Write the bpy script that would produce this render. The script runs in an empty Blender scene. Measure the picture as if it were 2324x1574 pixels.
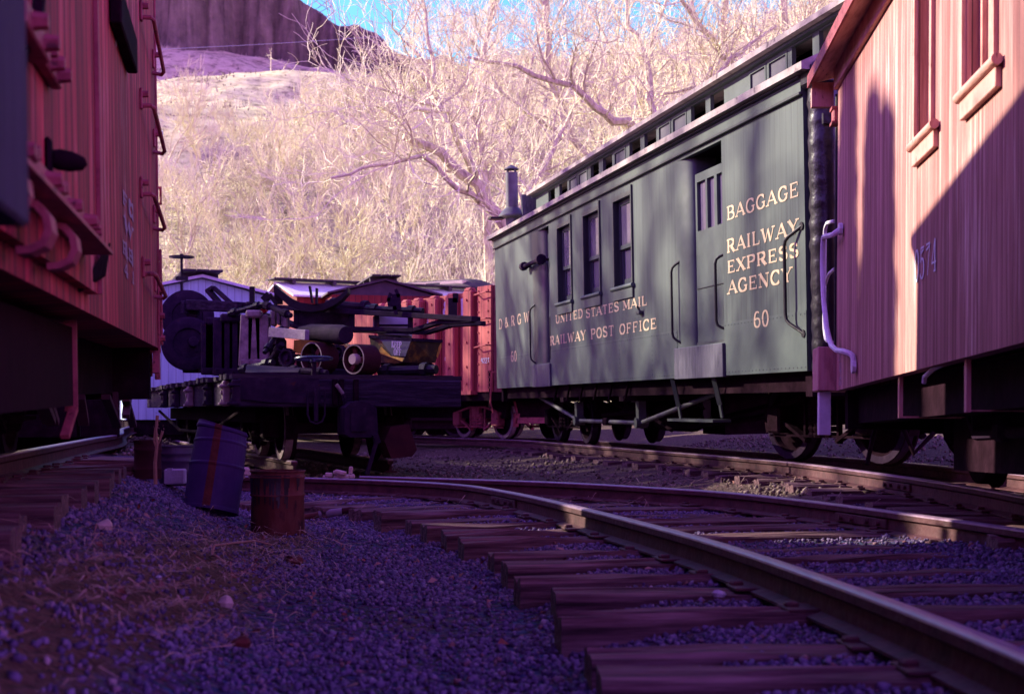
import bpy, math, random
import numpy as np
from mathutils import Vector, Matrix
R = math.radians
random.seed(7)
SC = bpy.context.scene
COL = SC.collection

# ------------------------------------------------------------------ camera
HC = 0.685
FOC = 2323 * 50 / 36.0          # focal length in photo pixels of a 2323 px wide view
cam = bpy.data.cameras.new('camera')
cam.lens = 50
cam.sensor_width = 36
cam.sensor_fit = 'HORIZONTAL'
cam.shift_y = (935 - 787) / 2323.0
cam.clip_start = 0.05
cam.clip_end = 3000
cam.dof.use_dof = True
cam.dof.focus_distance = 11.5
cam.dof.aperture_fstop = 4.5
camo = bpy.data.objects.new('camera', cam)
COL.objects.link(camo)
camo.location = (0, 0, HC)
camo.rotation_euler = (R(90), 0, 0)
SC.camera = camo

# ------------------------------------------------------------------ sky, sun, exposure
SUN_EL, SUN_AZ = 26.0, 25.0      # azimuth: degrees beyond due left (-X) towards +Y
SX = -math.cos(R(SUN_EL)) * math.cos(R(SUN_AZ))
SY = math.cos(R(SUN_EL)) * math.sin(R(SUN_AZ))
SZ = math.sin(R(SUN_EL))
w = bpy.data.worlds.new('World')
SC.world = w
w.use_nodes = True
wn = w.node_tree
wn.nodes.clear()
wo = wn.nodes.new('ShaderNodeOutputWorld')
bg = wn.nodes.new('ShaderNodeBackground')
sky = wn.nodes.new('ShaderNodeTexSky')
sky.sky_type = 'NISHITA'
sky.sun_disc = False
sky.sun_elevation = R(SUN_EL)
sky.sun_rotation = math.atan2(SX, SY)
sky.air_density = 1.0
sky.dust_density = 0.3
sky.ozone_density = 2.0
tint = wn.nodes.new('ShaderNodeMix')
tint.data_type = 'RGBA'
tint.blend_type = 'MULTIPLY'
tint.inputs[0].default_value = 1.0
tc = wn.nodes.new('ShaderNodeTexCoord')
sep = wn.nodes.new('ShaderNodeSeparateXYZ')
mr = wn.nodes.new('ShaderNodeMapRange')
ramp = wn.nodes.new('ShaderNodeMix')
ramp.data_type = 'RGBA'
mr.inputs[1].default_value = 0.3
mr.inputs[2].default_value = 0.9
ramp.inputs[6].default_value = (1.02, 0.29, 1.06, 1)      # violet tint added overhead and behind, out of view, to fill shade with purple
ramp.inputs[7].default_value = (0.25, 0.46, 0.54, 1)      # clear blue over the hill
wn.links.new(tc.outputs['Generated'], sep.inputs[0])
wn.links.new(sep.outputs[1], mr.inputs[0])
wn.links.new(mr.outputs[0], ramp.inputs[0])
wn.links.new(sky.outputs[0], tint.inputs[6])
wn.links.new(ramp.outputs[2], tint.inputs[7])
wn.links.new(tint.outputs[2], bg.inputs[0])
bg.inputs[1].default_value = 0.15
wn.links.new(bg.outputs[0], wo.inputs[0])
sl = bpy.data.lights.new('sun', 'SUN')
sl.energy = 4.0
sl.angle = R(0.55)
sl.color = (1.0, 0.90, 0.72)
slo = bpy.data.objects.new('sun', sl)
COL.objects.link(slo)
slo.location = (-30, 20, 30)
slo.rotation_euler = Vector((SX, SY, SZ)).to_track_quat('Z', 'Y').to_euler()
SC.view_settings.view_transform = 'Standard'
SC.view_settings.look = 'None'
SC.view_settings.gamma = 1.0
SC.view_settings.exposure = 1.85


def P(u, v, Y):
    """a point of the place: photo column u, row v, Y metres ahead"""
    return Vector(((u - 1161.5) / FOC * Y, Y, HC - (v - 935) / FOC * Y))


# ------------------------------------------------------------------ materials
MATS = {}


def nodes_of(name):
    m = bpy.data.materials.new(name)
    m.use_nodes = True
    nt = m.node_tree
    b = nt.nodes['Principled BSDF']
    return m, nt, b


def N(nt, t, **kw):
    n = nt.nodes.new(t)
    for k, v in kw.items():
        setattr(n, k, v)
    return n


def rampn(nt, stops):
    r = nt.nodes.new('ShaderNodeValToRGB')
    e = r.color_ramp.elements
    while len(e) < len(stops):
        e.new(0.5)
    for i, (p, c) in enumerate(stops):
        e[i].position = p
        e[i].color = (c[0], c[1], c[2], 1)
    return r


def mathn(nt, op, a, b=None):
    n = nt.nodes.new('ShaderNodeMath')
    n.operation = op
    for i, q in enumerate((a, b)):
        if q is None:
            continue
        if isinstance(q, (int, float)):
            n.inputs[i].default_value = q
        else:
            nt.links.new(q, n.inputs[i])
    return n.outputs[0]


def mixn(nt, fac, a, b, mode='MIX'):
    n = nt.nodes.new('ShaderNodeMix')
    n.data_type = 'RGBA'
    n.blend_type = mode
    for i, q in ((0, fac), (6, a), (7, b)):
        if isinstance(q, (int, float)):
            n.inputs[i].default_value = q
        elif isinstance(q, tuple):
            n.inputs[i].default_value = (q[0], q[1], q[2], 1)
        else:
            nt.links.new(q, n.inputs[i])
    return n.outputs[2]


def mat(name, cols, scale=6.0, stretch=(1, 1, 1), rough=0.8, bump=0.2, bscale=None, metal=0.0, spec=0.3, detail=6, spots=None):
    """mottled surface: noise through a ramp of colours, optional bump, optional spots (colour, scale, threshold)"""
    if name in MATS:
        return MATS[name]
    m, nt, b = nodes_of(name)
    c = N(nt, 'ShaderNodeTexCoord')
    mp = N(nt, 'ShaderNodeMapping')
    mp.inputs[3].default_value = stretch
    nt.links.new(c.outputs['Object'], mp.inputs[0])
    n = N(nt, 'ShaderNodeTexNoise')
    n.inputs['Scale'].default_value = scale
    n.inputs['Detail'].default_value = detail
    n.inputs['Roughness'].default_value = 0.62
    nt.links.new(mp.outputs[0], n.inputs['Vector'])
    k = len(cols)
    r = rampn(nt, [(0.28 + 0.44 * i / max(1, k - 1), cc) for i, cc in enumerate(cols)])
    nt.links.new(n.outputs[0], r.inputs[0])
    out = r.outputs[0]
    if spots:
        for (sc, ssc, th) in spots:
            n2 = N(nt, 'ShaderNodeTexNoise')
            n2.inputs['Scale'].default_value = ssc
            n2.inputs['Detail'].default_value = 5
            nt.links.new(mp.outputs[0], n2.inputs['Vector'])
            f = rampn(nt, [(th, (0, 0, 0)), (min(1, th + 0.07), (1, 1, 1))])
            nt.links.new(n2.outputs[0], f.inputs[0])
            out = mixn(nt, f.outputs[0], out, sc)
    nt.links.new(out, b.inputs['Base Color'])
    b.inputs['Roughness'].default_value = rough
    b.inputs['Metallic'].default_value = metal
    b.inputs['Specular IOR Level'].default_value = spec
    if bump:
        bn = N(nt, 'ShaderNodeTexNoise')
        bn.inputs['Scale'].default_value = bscale or scale * 3
        bn.inputs['Detail'].default_value = 6
        nt.links.new(mp.outputs[0], bn.inputs['Vector'])
        bb = N(nt, 'ShaderNodeBump')
        bb.inputs['Strength'].default_value = bump
        bb.inputs['Distance'].default_value = 0.02
        nt.links.new(bn.outputs[0], bb.inputs['Height'])
        nt.links.new(bb.outputs[0], b.inputs['Normal'])
    MATS[name] = m
    return m


def boards(name, light, dark, bare, pitch=0.07, groove=0.35, var=0.35, wear=0.62, streak=1.0, rough=0.75, axis=1, bump=0.5, gw=0.08, gcol=(0.012, 0.004, 0.012)):
    """painted vertical boards along the car (local y), each board its own tone, streaked and worn to bare wood"""
    m, nt, b = nodes_of(name)
    c = N(nt, 'ShaderNodeTexCoord')
    sp = N(nt, 'ShaderNodeSeparateXYZ')
    nt.links.new(c.outputs['Object'], sp.inputs[0])
    y = mathn(nt, 'ADD', mathn(nt, 'ADD', sp.outputs[axis], mathn(nt, 'MULTIPLY', sp.outputs[1 - axis], 0.997)), 100.0)
    t = mathn(nt, 'DIVIDE', y, pitch)
    idx = mathn(nt, 'FLOOR', t)
    fr = mathn(nt, 'FRACT', t)
    wn_ = N(nt, 'ShaderNodeTexWhiteNoise')
    wn_.noise_dimensions = '1D'
    nt.links.new(idx, wn_.inputs['W'])
    rnd = wn_.outputs['Value']
    # streak noise: fine along y, long along z, offset per board
    cb = N(nt, 'ShaderNodeCombineXYZ')
    nt.links.new(mathn(nt, 'MULTIPLY', y, 16.0 * streak), cb.inputs[0])
    nt.links.new(mathn(nt, 'MULTIPLY', rnd, 37.0), cb.inputs[1])
    nt.links.new(mathn(nt, 'MULTIPLY', sp.outputs[2], 1.1), cb.inputs[2])
    n1 = N(nt, 'ShaderNodeTexNoise')
    n1.inputs['Scale'].default_value = 1.0
    n1.inputs['Detail'].default_value = 7
    n1.inputs['Roughness'].default_value = 0.7
    nt.links.new(cb.outputs[0], n1.inputs['Vector'])
    n2 = N(nt, 'ShaderNodeTexNoise')
    n2.inputs['Scale'].default_value = 0.9
    n2.inputs['Detail'].default_value = 4
    nt.links.new(c.outputs['Object'], n2.inputs['Vector'])
    r1 = rampn(nt, [(0.32, dark), (0.62, light)])
    nt.links.new(n1.outputs[0], r1.inputs[0])
    col = mixn(nt, mathn(nt, 'MULTIPLY', rnd, var), r1.outputs[0], dark)
    big = rampn(nt, [(wear, (0, 0, 0)), (min(0.99, wear + 0.14), (1, 1, 1))])
    s = mathn(nt, 'ADD', mathn(nt, 'MULTIPLY', n1.outputs[0], 0.62), mathn(nt, 'MULTIPLY', n2.outputs[0], 0.42))
    nt.links.new(s, big.inputs[0])
    col = mixn(nt, big.outputs[0], col, bare)
    g1 = mathn(nt, 'LESS_THAN', fr, gw)
    g = mathn(nt, 'MULTIPLY', g1, groove)
    col = mixn(nt, g, col, gcol)
    nt.links.new(col, b.inputs['Base Color'])
    b.inputs['Roughness'].default_value = rough
    b.inputs['Specular IOR Level'].default_value = 0.25
    h = mathn(nt, 'SUBTRACT', mathn(nt, 'MULTIPLY', n1.outputs[0], 0.35), mathn(nt, 'MULTIPLY', g1, 0.8))
    bb = N(nt, 'ShaderNodeBump')
    bb.inputs['Strength'].default_value = bump
    bb.inputs['Distance'].default_value = 0.008
    nt.links.new(h, bb.inputs['Height'])
    nt.links.new(bb.outputs[0], b.inputs['Normal'])
    MATS[name] = m
    return m


M_CAB = boards('caboose_boards', (0.60, 0.30, 0.26), (0.20, 0.065, 0.062), (0.68, 0.50, 0.43), pitch=0.075, groove=0.75, var=0.62, wear=0.58, streak=1.6)
M_BOX = boards('boxcar_boards', (0.68, 0.060, 0.090), (0.105, 0.007, 0.016), (0.50, 0.23, 0.23), pitch=0.15, groove=0.95, var=0.75, wear=0.57, bump=0.9, streak=0.75, gw=0.13)
M_GRN = boards('green_boards', (0.070, 0.091, 0.083), (0.040, 0.054, 0.052), (0.025, 0.029, 0.032), pitch=0.11, groove=0.38, var=0.30, wear=0.625, streak=1.6, rough=0.5, bump=0.2)
M_RED = boards('gondola_boards', (0.50, 0.105, 0.095), (0.27, 0.045, 0.045), (0.45, 0.2, 0.18), pitch=0.2, groove=0.6, var=0.3, wear=0.72, axis=1)
M_WHT = boards('white_boards', (0.50, 0.66, 0.68), (0.36, 0.48, 0.54), (0.30, 0.22, 0.22), pitch=0.12, groove=0.5, var=0.3, wear=0.7, gcol=(0.1, 0.08, 0.12))
M_REDF = boards('far_red_boards', (0.22, 0.03, 0.025), (0.12, 0.012, 0.012), (0.3, 0.1, 0.1), pitch=0.14, groove=0.7, var=0.4, wear=0.8)
M_CABP = mat('caboose_paint', [(0.30, 0.11, 0.10), (0.52, 0.25, 0.21), (0.58, 0.32, 0.27)], scale=5, stretch=(6, 1, 1), rough=0.65, bump=0.25, spots=[((0.16, 0.05, 0.05), 9, 0.68)])
M_BOXP = mat('boxcar_iron', [(0.13, 0.018, 0.03), (0.30, 0.06, 0.075), (0.33, 0.08, 0.085)], scale=9, rough=0.6, bump=0.3, spots=[((0.08, 0.015, 0.02), 20, 0.62)])
M_GRNP = mat('green_paint', [(0.040, 0.054, 0.051), (0.058, 0.077, 0.071), (0.072, 0.094, 0.084)], scale=3, rough=0.45, bump=0.08)
M_GRND = mat('dark_green_trim', [(0.03, 0.036, 0.036), (0.055, 0.062, 0.06)], scale=5, rough=0.4, bump=0.1)
M_STEP = mat('step_plate', [(0.030, 0.027, 0.045), (0.06, 0.056, 0.08), (0.095, 0.09, 0.115)], scale=7, stretch=(4, 4, 0.6), rough=0.45, bump=0.1, spots=[((0.09, 0.08, 0.11), 14, 0.62)])
M_TAR = mat('black_tar', [(0.004, 0.002, 0.006), (0.010, 0.006, 0.014)], scale=16, rough=0.30, bump=0.30, bscale=16, detail=3, spec=0.5)
M_IRON = mat('dark_iron', [(0.008, 0.0015, 0.005), (0.012, 0.003, 0.008), (0.022, 0.007, 0.015)], scale=9, rough=0.9, spec=0.04, bump=0.25)
M_BLK = mat('black_paint', [(0.006, 0.003, 0.008), (0.016, 0.010, 0.018)], scale=8, spec=0.2, rough=0.5, bump=0.15)
M_STEEL = mat('weathered_steel', [(0.012, 0.005, 0.016), (0.024, 0.011, 0.028), (0.042, 0.022, 0.042)], scale=7, rough=0.8, spec=0.06, bump=0.25, spots=[((0.06, 0.02, 0.02), 13, 0.66)])
M_PALE = mat('pale_steel', [(0.05, 0.03, 0.04), (0.20, 0.14, 0.14), (0.34, 0.26, 0.25)], scale=8, rough=0.6, bump=0.2)
M_RIM = mat('worn_rim', [(0.18, 0.12, 0.13), (0.42, 0.31, 0.29)], scale=9, rough=0.5, bump=0.2)
M_GREYPIPE = mat('grey_pipe', [(0.035, 0.034, 0.04), (0.12, 0.12, 0.125)], scale=4, stretch=(1, 1, 1), rough=0.45, bump=0.1)
M_WHITE = mat('white_paint', [(0.55, 0.52, 0.55), (0.72, 0.70, 0.73)], scale=12, rough=0.45, bump=0.1)
M_CREAM = mat('cream_lettering', [(0.50, 0.37, 0.22), (0.60, 0.46, 0.29)], scale=30, rough=0.6, bump=0)
M_FADED = mat('faded_white_lettering', [(0.20, 0.09, 0.12), (0.44, 0.36, 0.44)], scale=30, stretch=(4, 4, .5), rough=0.8, bump=0)
M_YEL = mat('yellow_paint', [(0.20, 0.09, 0.02), (0.52, 0.28, 0.03), (0.60, 0.34, 0.05)], scale=7, rough=0.55, bump=0.2, spots=[((0.05, 0.02, 0.02), 8, 0.58)])
M_HOP = mat('hopper_paint', [(0.02, 0.012, 0.02), (0.06, 0.035, 0.02), (0.35, 0.19, 0.03)], scale=6, rough=0.55, bump=0.2)
M_BLUE = mat('blue_enamel', [(0.030, 0.012, 0.062), (0.042, 0.018, 0.082), (0.052, 0.026, 0.09)], scale=6, spec=0.1, rough=0.6, bump=0.15)
M_RUST = mat('rusty_steel', [(0.025, 0.006, 0.01), (0.10, 0.022, 0.018), (0.15, 0.055, 0.05)], scale=5, stretch=(1, 1, 0.5), rough=0.8, bump=0.4, spots=[((0.02, 0.008, 0.014), 7, 0.6)])
M_RUSTS = mat('rust_stripe', [(0.05, 0.008, 0.008), (0.11, 0.02, 0.015)], scale=12, rough=0.85, bump=0.3)
M_DRUM = mat('dark_drum', [(0.03, 0.016, 0.045), (0.055, 0.03, 0.07)], scale=6, rough=0.5, bump=0.2)
M_BROWN = mat('brown_barrel', [(0.03, 0.007, 0.013), (0.06, 0.016, 0.02)], scale=6, spec=0.08, rough=0.85, bump=0.3)
M_CONC = mat('pale_block', [(0.28, 0.24, 0.32), (0.40, 0.36, 0.44)], scale=9, rough=0.9, bump=0.4)
M_GLASS = mat('window_glass', [(0.10, 0.08, 0.13), (0.16, 0.13, 0.19)], scale=3, rough=0.06, bump=0.0, spec=0.9)
M_GLASSD = mat('dark_glass', [(0.012, 0.008, 0.016), (0.02, 0.014, 0.024)], scale=3, rough=0.12, bump=0.0, spec=0.6)
M_SCREEN = mat('window_screen', [(0.06, 0.055, 0.075), (0.085, 0.08, 0.10)], scale=5, rough=0.7, bump=0.1)
M_ROOF = mat('canvas_roof', [(0.15, 0.12, 0.12), (0.30, 0.25, 0.23), (0.40, 0.34, 0.31)], scale=5, rough=0.85, bump=0.5, spots=[((0.10, 0.07, 0.08), 7, 0.62)])
M_DROOF = mat('dark_roof', [(0.03, 0.018, 0.03), (0.07, 0.045, 0.06)], scale=4, rough=0.7, bump=0.3)
M_TIE = mat('tie_wood', [(0.018, 0.006, 0.009), (0.10, 0.046, 0.050), (0.21, 0.118, 0.118)], scale=7, stretch=(0.35, 5, 5), rough=0.9, bump=0.9, bscale=9, detail=8)
M_BEAM = mat('beam_wood', [(0.012, 0.006, 0.015), (0.028, 0.016, 0.034), (0.06, 0.038, 0.07)], scale=6, stretch=(0.5, 3, 6), rough=0.9, spec=0.08, bump=0.8)
M_PLANK = mat('deck_plank', [(0.015, 0.007, 0.015), (0.05, 0.03, 0.042)], scale=6, stretch=(0.6, 6, 6), rough=0.9, bump=0.7)
M_RAIL = mat('rail_steel', [(0.030, 0.007, 0.010), (0.065, 0.017, 0.022), (0.09, 0.03, 0.034)], scale=9, rough=0.72, bump=0.3)
M_RHEAD = mat('polished_rail_head', [(0.17, 0.10, 0.16), (0.25, 0.155, 0.23), (0.31, 0.20, 0.27)], scale=14, stretch=(3, .5, 1), rough=0.36, bump=0.15, metal=0.15, spec=0.5)
M_BARK = mat('cottonwood_bark', [(0.24, 0.19, 0.12), (0.54, 0.49, 0.30), (0.70, 0.65, 0.42)], scale=4, stretch=(3, 3, 0.7), rough=0.9, bump=0.8)
M_TWIG = mat('pale_twigs', [(0.66, 0.63, 0.37), (0.84, 0.82, 0.52)], scale=1.2, rough=0.85, bump=0)
M_BRUSH = mat('brush_twigs', [(0.62, 0.60, 0.35), (0.82, 0.80, 0.49)], scale=0.25, rough=0.9, bump=0)
M_BRUSHD = mat('dark_brush_twigs', [(0.36, 0.32, 0.20), (0.60, 0.57, 0.37)], scale=0.3, rough=0.9, bump=0)
M_NEEDLE = mat('evergreen_needles', [(0.02, 0.035, 0.02), (0.05, 0.08, 0.04)], scale=2, rough=0.8, bump=0)
M_WEED = mat('dry_weed', [(0.22, 0.11, 0.07), (0.34, 0.2, 0.13)], scale=9, rough=0.9, bump=0)
M_PYLON = mat('pylon_steel', [(0.30, 0.30, 0.38), (0.36, 0.36, 0.44)], scale=2, rough=0.6, bump=0)


# ------------------------------------------------------------------ mesh building
class MB:
    def __init__(s):
        s.v = []
        s.f = []

    def add(s, vs, fs):
        o = len(s.v)
        s.v += [tuple(q) for q in vs]
        s.f += [tuple(i + o for i in f) for f in fs]

    def box(s, c, d, rot=None, bev=0.0):
        cx, cy, cz = c
        x, y, z = d[0] / 2, d[1] / 2, d[2] / 2
        if bev:
            b = min(bev, x * .9, y * .9, z * .9)
            vs = []
            # chamfered box: 24 vertices
            for sx in (-1, 1):
                for sy in (-1, 1):
                    for sz in (-1, 1):
                        vs += [(sx * x, sy * (y - b), sz * (z - b)), (sx * (x - b), sy * y, sz * (z - b)), (sx * (x - b), sy * (y - b), sz * z)]
            idx = {}
            k = 0
            for sx in (-1, 1):
                for sy in (-1, 1):
                    for sz in (-1, 1):
                        idx[(sx, sy, sz)] = k
                        k += 3
            fs = []
            for sg in (-1, 1):
                q = [(sg, -1, -1), (sg, 1, -1), (sg, 1, 1), (sg, -1, 1)]
                fs.append([idx[a] for a in (q if sg > 0 else q[::-1])])
                q = [(-1, sg, -1), (-1, sg, 1), (1, sg, 1), (1, sg, -1)]
                fs.append([idx[a] + 1 for a in (q if sg > 0 else q[::-1])])
                q = [(-1, -1, sg), (1, -1, sg), (1, 1, sg), (-1, 1, sg)]
                fs.append([idx[a] + 2 for a in (q if sg > 0 else q[::-1])])
            for a in (-1, 1):
                for bq in (-1, 1):
                    fs.append([idx[(a, bq, -1)] + 0, idx[(a, bq, -1)] + 1, idx[(a, bq, 1)] + 1, idx[(a, bq, 1)] + 0])
                    fs.append([idx[(a, -1, bq)] + 0, idx[(a, 1, bq)] + 0, idx[(a, 1, bq)] + 2, idx[(a, -1, bq)] + 2])
                    fs.append([idx[(-1, a, bq)] + 1, idx[(-1, a, bq)] + 2, idx[(1, a, bq)] + 2, idx[(1, a, bq)] + 1])
            for kx in idx.values():
                fs.append([kx, kx + 1, kx + 2])
        else:
            vs = [(-x, -y, -z), (x, -y, -z), (x, y, -z), (-x, y, -z), (-x, -y, z), (x, -y, z), (x, y, z), (-x, y, z)]
            fs = [(0, 3, 2, 1), (4, 5, 6, 7), (0, 1, 5, 4), (1, 2, 6, 5), (2, 3, 7, 6), (3, 0, 4, 7)]
        if rot is not None:
            vs = [rot @ Vector(q) for q in vs]
        s.add([(q[0] + cx, q[1] + cy, q[2] + cz) for q in vs], fs)
        return s

    def b2(s, lo, hi, bev=0.0):
        return s.box([(a + b) / 2 for a, b in zip(lo, hi)], [abs(b - a) for a, b in zip(lo, hi)], None, bev)

    def bar(s, p, q, w_, h_, up=(0, 0, 1), bev=0.0):
        p, q = Vector(p), Vector(q)
        d = q - p
        L = d.length
        if L < 1e-6:
            return s
        y = d / L
        u = Vector(up)
        if abs(u.dot(y)) > 0.98:
            u = Vector((1, 0, 0))
        x = y.cross(u).normalized()
        z = x.cross(y)
        rot = Matrix((x, y, z)).transposed()
        return s.box((p + q) / 2, (w_, L, h_), rot, bev)

    def tube(s, pts, r, n=8, caps=True):
        pts = [Vector(q) for q in pts]
        rr = r if isinstance(r, (list, tuple)) else [r] * len(pts)
        o = len(s.v)
        ux = None
        for i, p in enumerate(pts):
            if i == 0:
                t = pts[1] - pts[0]
            elif i == len(pts) - 1:
                t = pts[-1] - pts[-2]
            else:
                t = (pts[i + 1] - p).normalized() + (p - pts[i - 1]).normalized()
            if t.length < 1e-9:
                t = Vector((0, 0, 1))
            t.normalize()
            if ux is None:
                ux = t.orthogonal().normalized()
            else:
                ux = (ux - t * ux.dot(t))
                if ux.length < 1e-6:
                    ux = t.orthogonal()
                ux.normalize()
            uy = t.cross(ux)
            for k in range(n):
                a = 2 * math.pi * k / n
                s.v.append(tuple(p + (ux * math.cos(a) + uy * math.sin(a)) * rr[i]))
        for i in range(len(pts) - 1):
            for k in range(n):
                a, b = o + i * n + k, o + i * n + (k + 1) % n
                s.f.append((a, b, b + n, a + n))
        if caps:
            s.f.append(tuple(o + k for k in range(n))[::-1])
            s.f.append(tuple(o + (len(pts) - 1) * n + k for k in range(n)))
        return s

    def lathe(s, prof, c, axis=(0, 0, 1), n=24, a0=0.0, a1=2 * math.pi):
        """profile [(radius, height)] turned about axis through c"""
        ax = Vector(axis).normalized()
        ux = ax.orthogonal().normalized()
        uy = ax.cross(ux)
        c = Vector(c)
        o = len(s.v)
        full = abs(a1 - a0 - 2 * math.pi) < 1e-6
        m = n if full else n + 1
        for (r_, h) in prof:
            for k in range(m):
                a = a0 + (a1 - a0) * k / n
                s.v.append(tuple(c + ax * h + (ux * math.cos(a) + uy * math.sin(a)) * r_))
        for i in range(len(prof) - 1):
            for k in range(n):
                a, b = o + i * m + k, o + i * m + (k + 1) % m
                s.f.append((a, b, b + m, a + m))
        return s

    def prism(s, poly, ext):
        """flat polygon (3-d points) extruded by vector ext"""
        n = len(poly)
        e = Vector(ext)
        vs = [Vector(q) for q in poly] + [Vector(q) + e for q in poly]
        fs = [tuple(range(n))[::-1], tuple(range(n, 2 * n))]
        fs += [(i, (i + 1) % n, n + (i + 1) % n, n + i) for i in range(n)]
        s.add(vs, fs)
        return s

    def sweep(s, sections):
        """closed cross-sections (lists of points) joined along"""
        o = len(s.v)
        n = len(sections[0])
        for sec in sections:
            s.v += [tuple(q) for q in sec]
        for i in range(len(sections) - 1):
            for k in range(n):
                a, b = o + i * n + k, o + i * n + (k + 1) % n
                s.f.append((a, b, b + n, a + n))
        s.f.append(tuple(o + k for k in range(n))[::-1])
        s.f.append(tuple(o + (len(sections) - 1) * n + k for k in range(n)))
        return s

    def build(s, name, m, parent=None, smooth=False, label=None, ang=40):
        me = bpy.data.meshes.new(name)
        me.from_pydata(s.v, [], s.f)
        if m is not None:
            for q in (m if isinstance(m, (list, tuple)) else [m]):
                me.materials.append(q)
        if smooth:
            me.shade_smooth()
            try:
                me.set_sharp_from_angle(angle=R(ang))
            except Exception:
                pass
        me.validate()
        o = bpy.data.objects.new(name, me)
        COL.objects.link(o)
        if parent is not None:
            o.parent = parent
        if label:
            o['label'] = label
        return o


def tag(o, label=None, cat=None, group=None, kind=None):
    if label:
        o['label'] = label
    if cat:
        o['category'] = cat
    if group:
        o['group'] = group
    if kind:
        o['kind'] = kind
    return o


def empty(name, M=None, label=None, cat=None, group=None):
    o = bpy.data.objects.new(name, None)
    o.empty_display_size = 0.2
    COL.objects.link(o)
    if M is not None:
        o.matrix_world = M
    return tag(o, label, cat, group)


def kids(o):
    return [c for c in bpy.data.objects if c.parent == o]


def dup(o, M, label=None):
    c = o.copy()
    COL.objects.link(c)
    c.matrix_world = M
    if label:
        c['label'] = label
    for ch in list(o.children):
        d = ch.copy()
        COL.objects.link(d)
        d.parent = c
        d.matrix_parent_inverse = ch.matrix_parent_inverse.copy()
        for g in list(ch.children):
            e = g.copy()
            COL.objects.link(e)
            e.parent = d
            e.matrix_parent_inverse = g.matrix_parent_inverse.copy()
    return c


def pose(loc, yaw, pitch=0.0, roll=0.0):
    Rz = Matrix.Rotation(yaw, 4, 'Z')
    Rx = Matrix.Rotation(pitch, 4, 'X')
    Ry = Matrix.Rotation(roll, 4, 'Y')
    return Matrix.Translation(loc) @ Rz @ Rx @ Ry


class Frame:
    """a vehicle's own axes: x right, y away along its length, z up"""

    def __init__(s, loc, yaw, pitch=0.0, roll=0.0):
        s.M = pose(loc, yaw, pitch, roll)
        s.I = s.M.inverted()

    def at(s, u, v, x=0.0):
        o = s.I @ Vector((0, 0, HC))
        d = (s.I.to_3x3() @ Vector(((u - 1161.5) / FOC, 1.0, (935 - v) / FOC)))
        t = (x - o.x) / d.x
        q = o + d * t
        return q.y, q.z

    def aty(s, u, v, y=0.0):
        o = s.I @ Vector((0, 0, HC))
        d = (s.I.to_3x3() @ Vector(((u - 1161.5) / FOC, 1.0, (935 - v) / FOC)))
        t = (y - o.y) / d.y
        q = o + d * t
        return q.x, q.z

    def loc(s, p):
        return s.I @ Vector(p)


# ------------------------------------------------------------------ lettering (roman capitals drawn as broad-pen strokes)
def _el(cx, cy, rx, ry, a0, a1, n=14):
    return [(cx + rx * math.cos(R(a0 + (a1 - a0) * i / n)), cy + ry * math.sin(R(a0 + (a1 - a0) * i / n))) for i in range(n + 1)]


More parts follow.
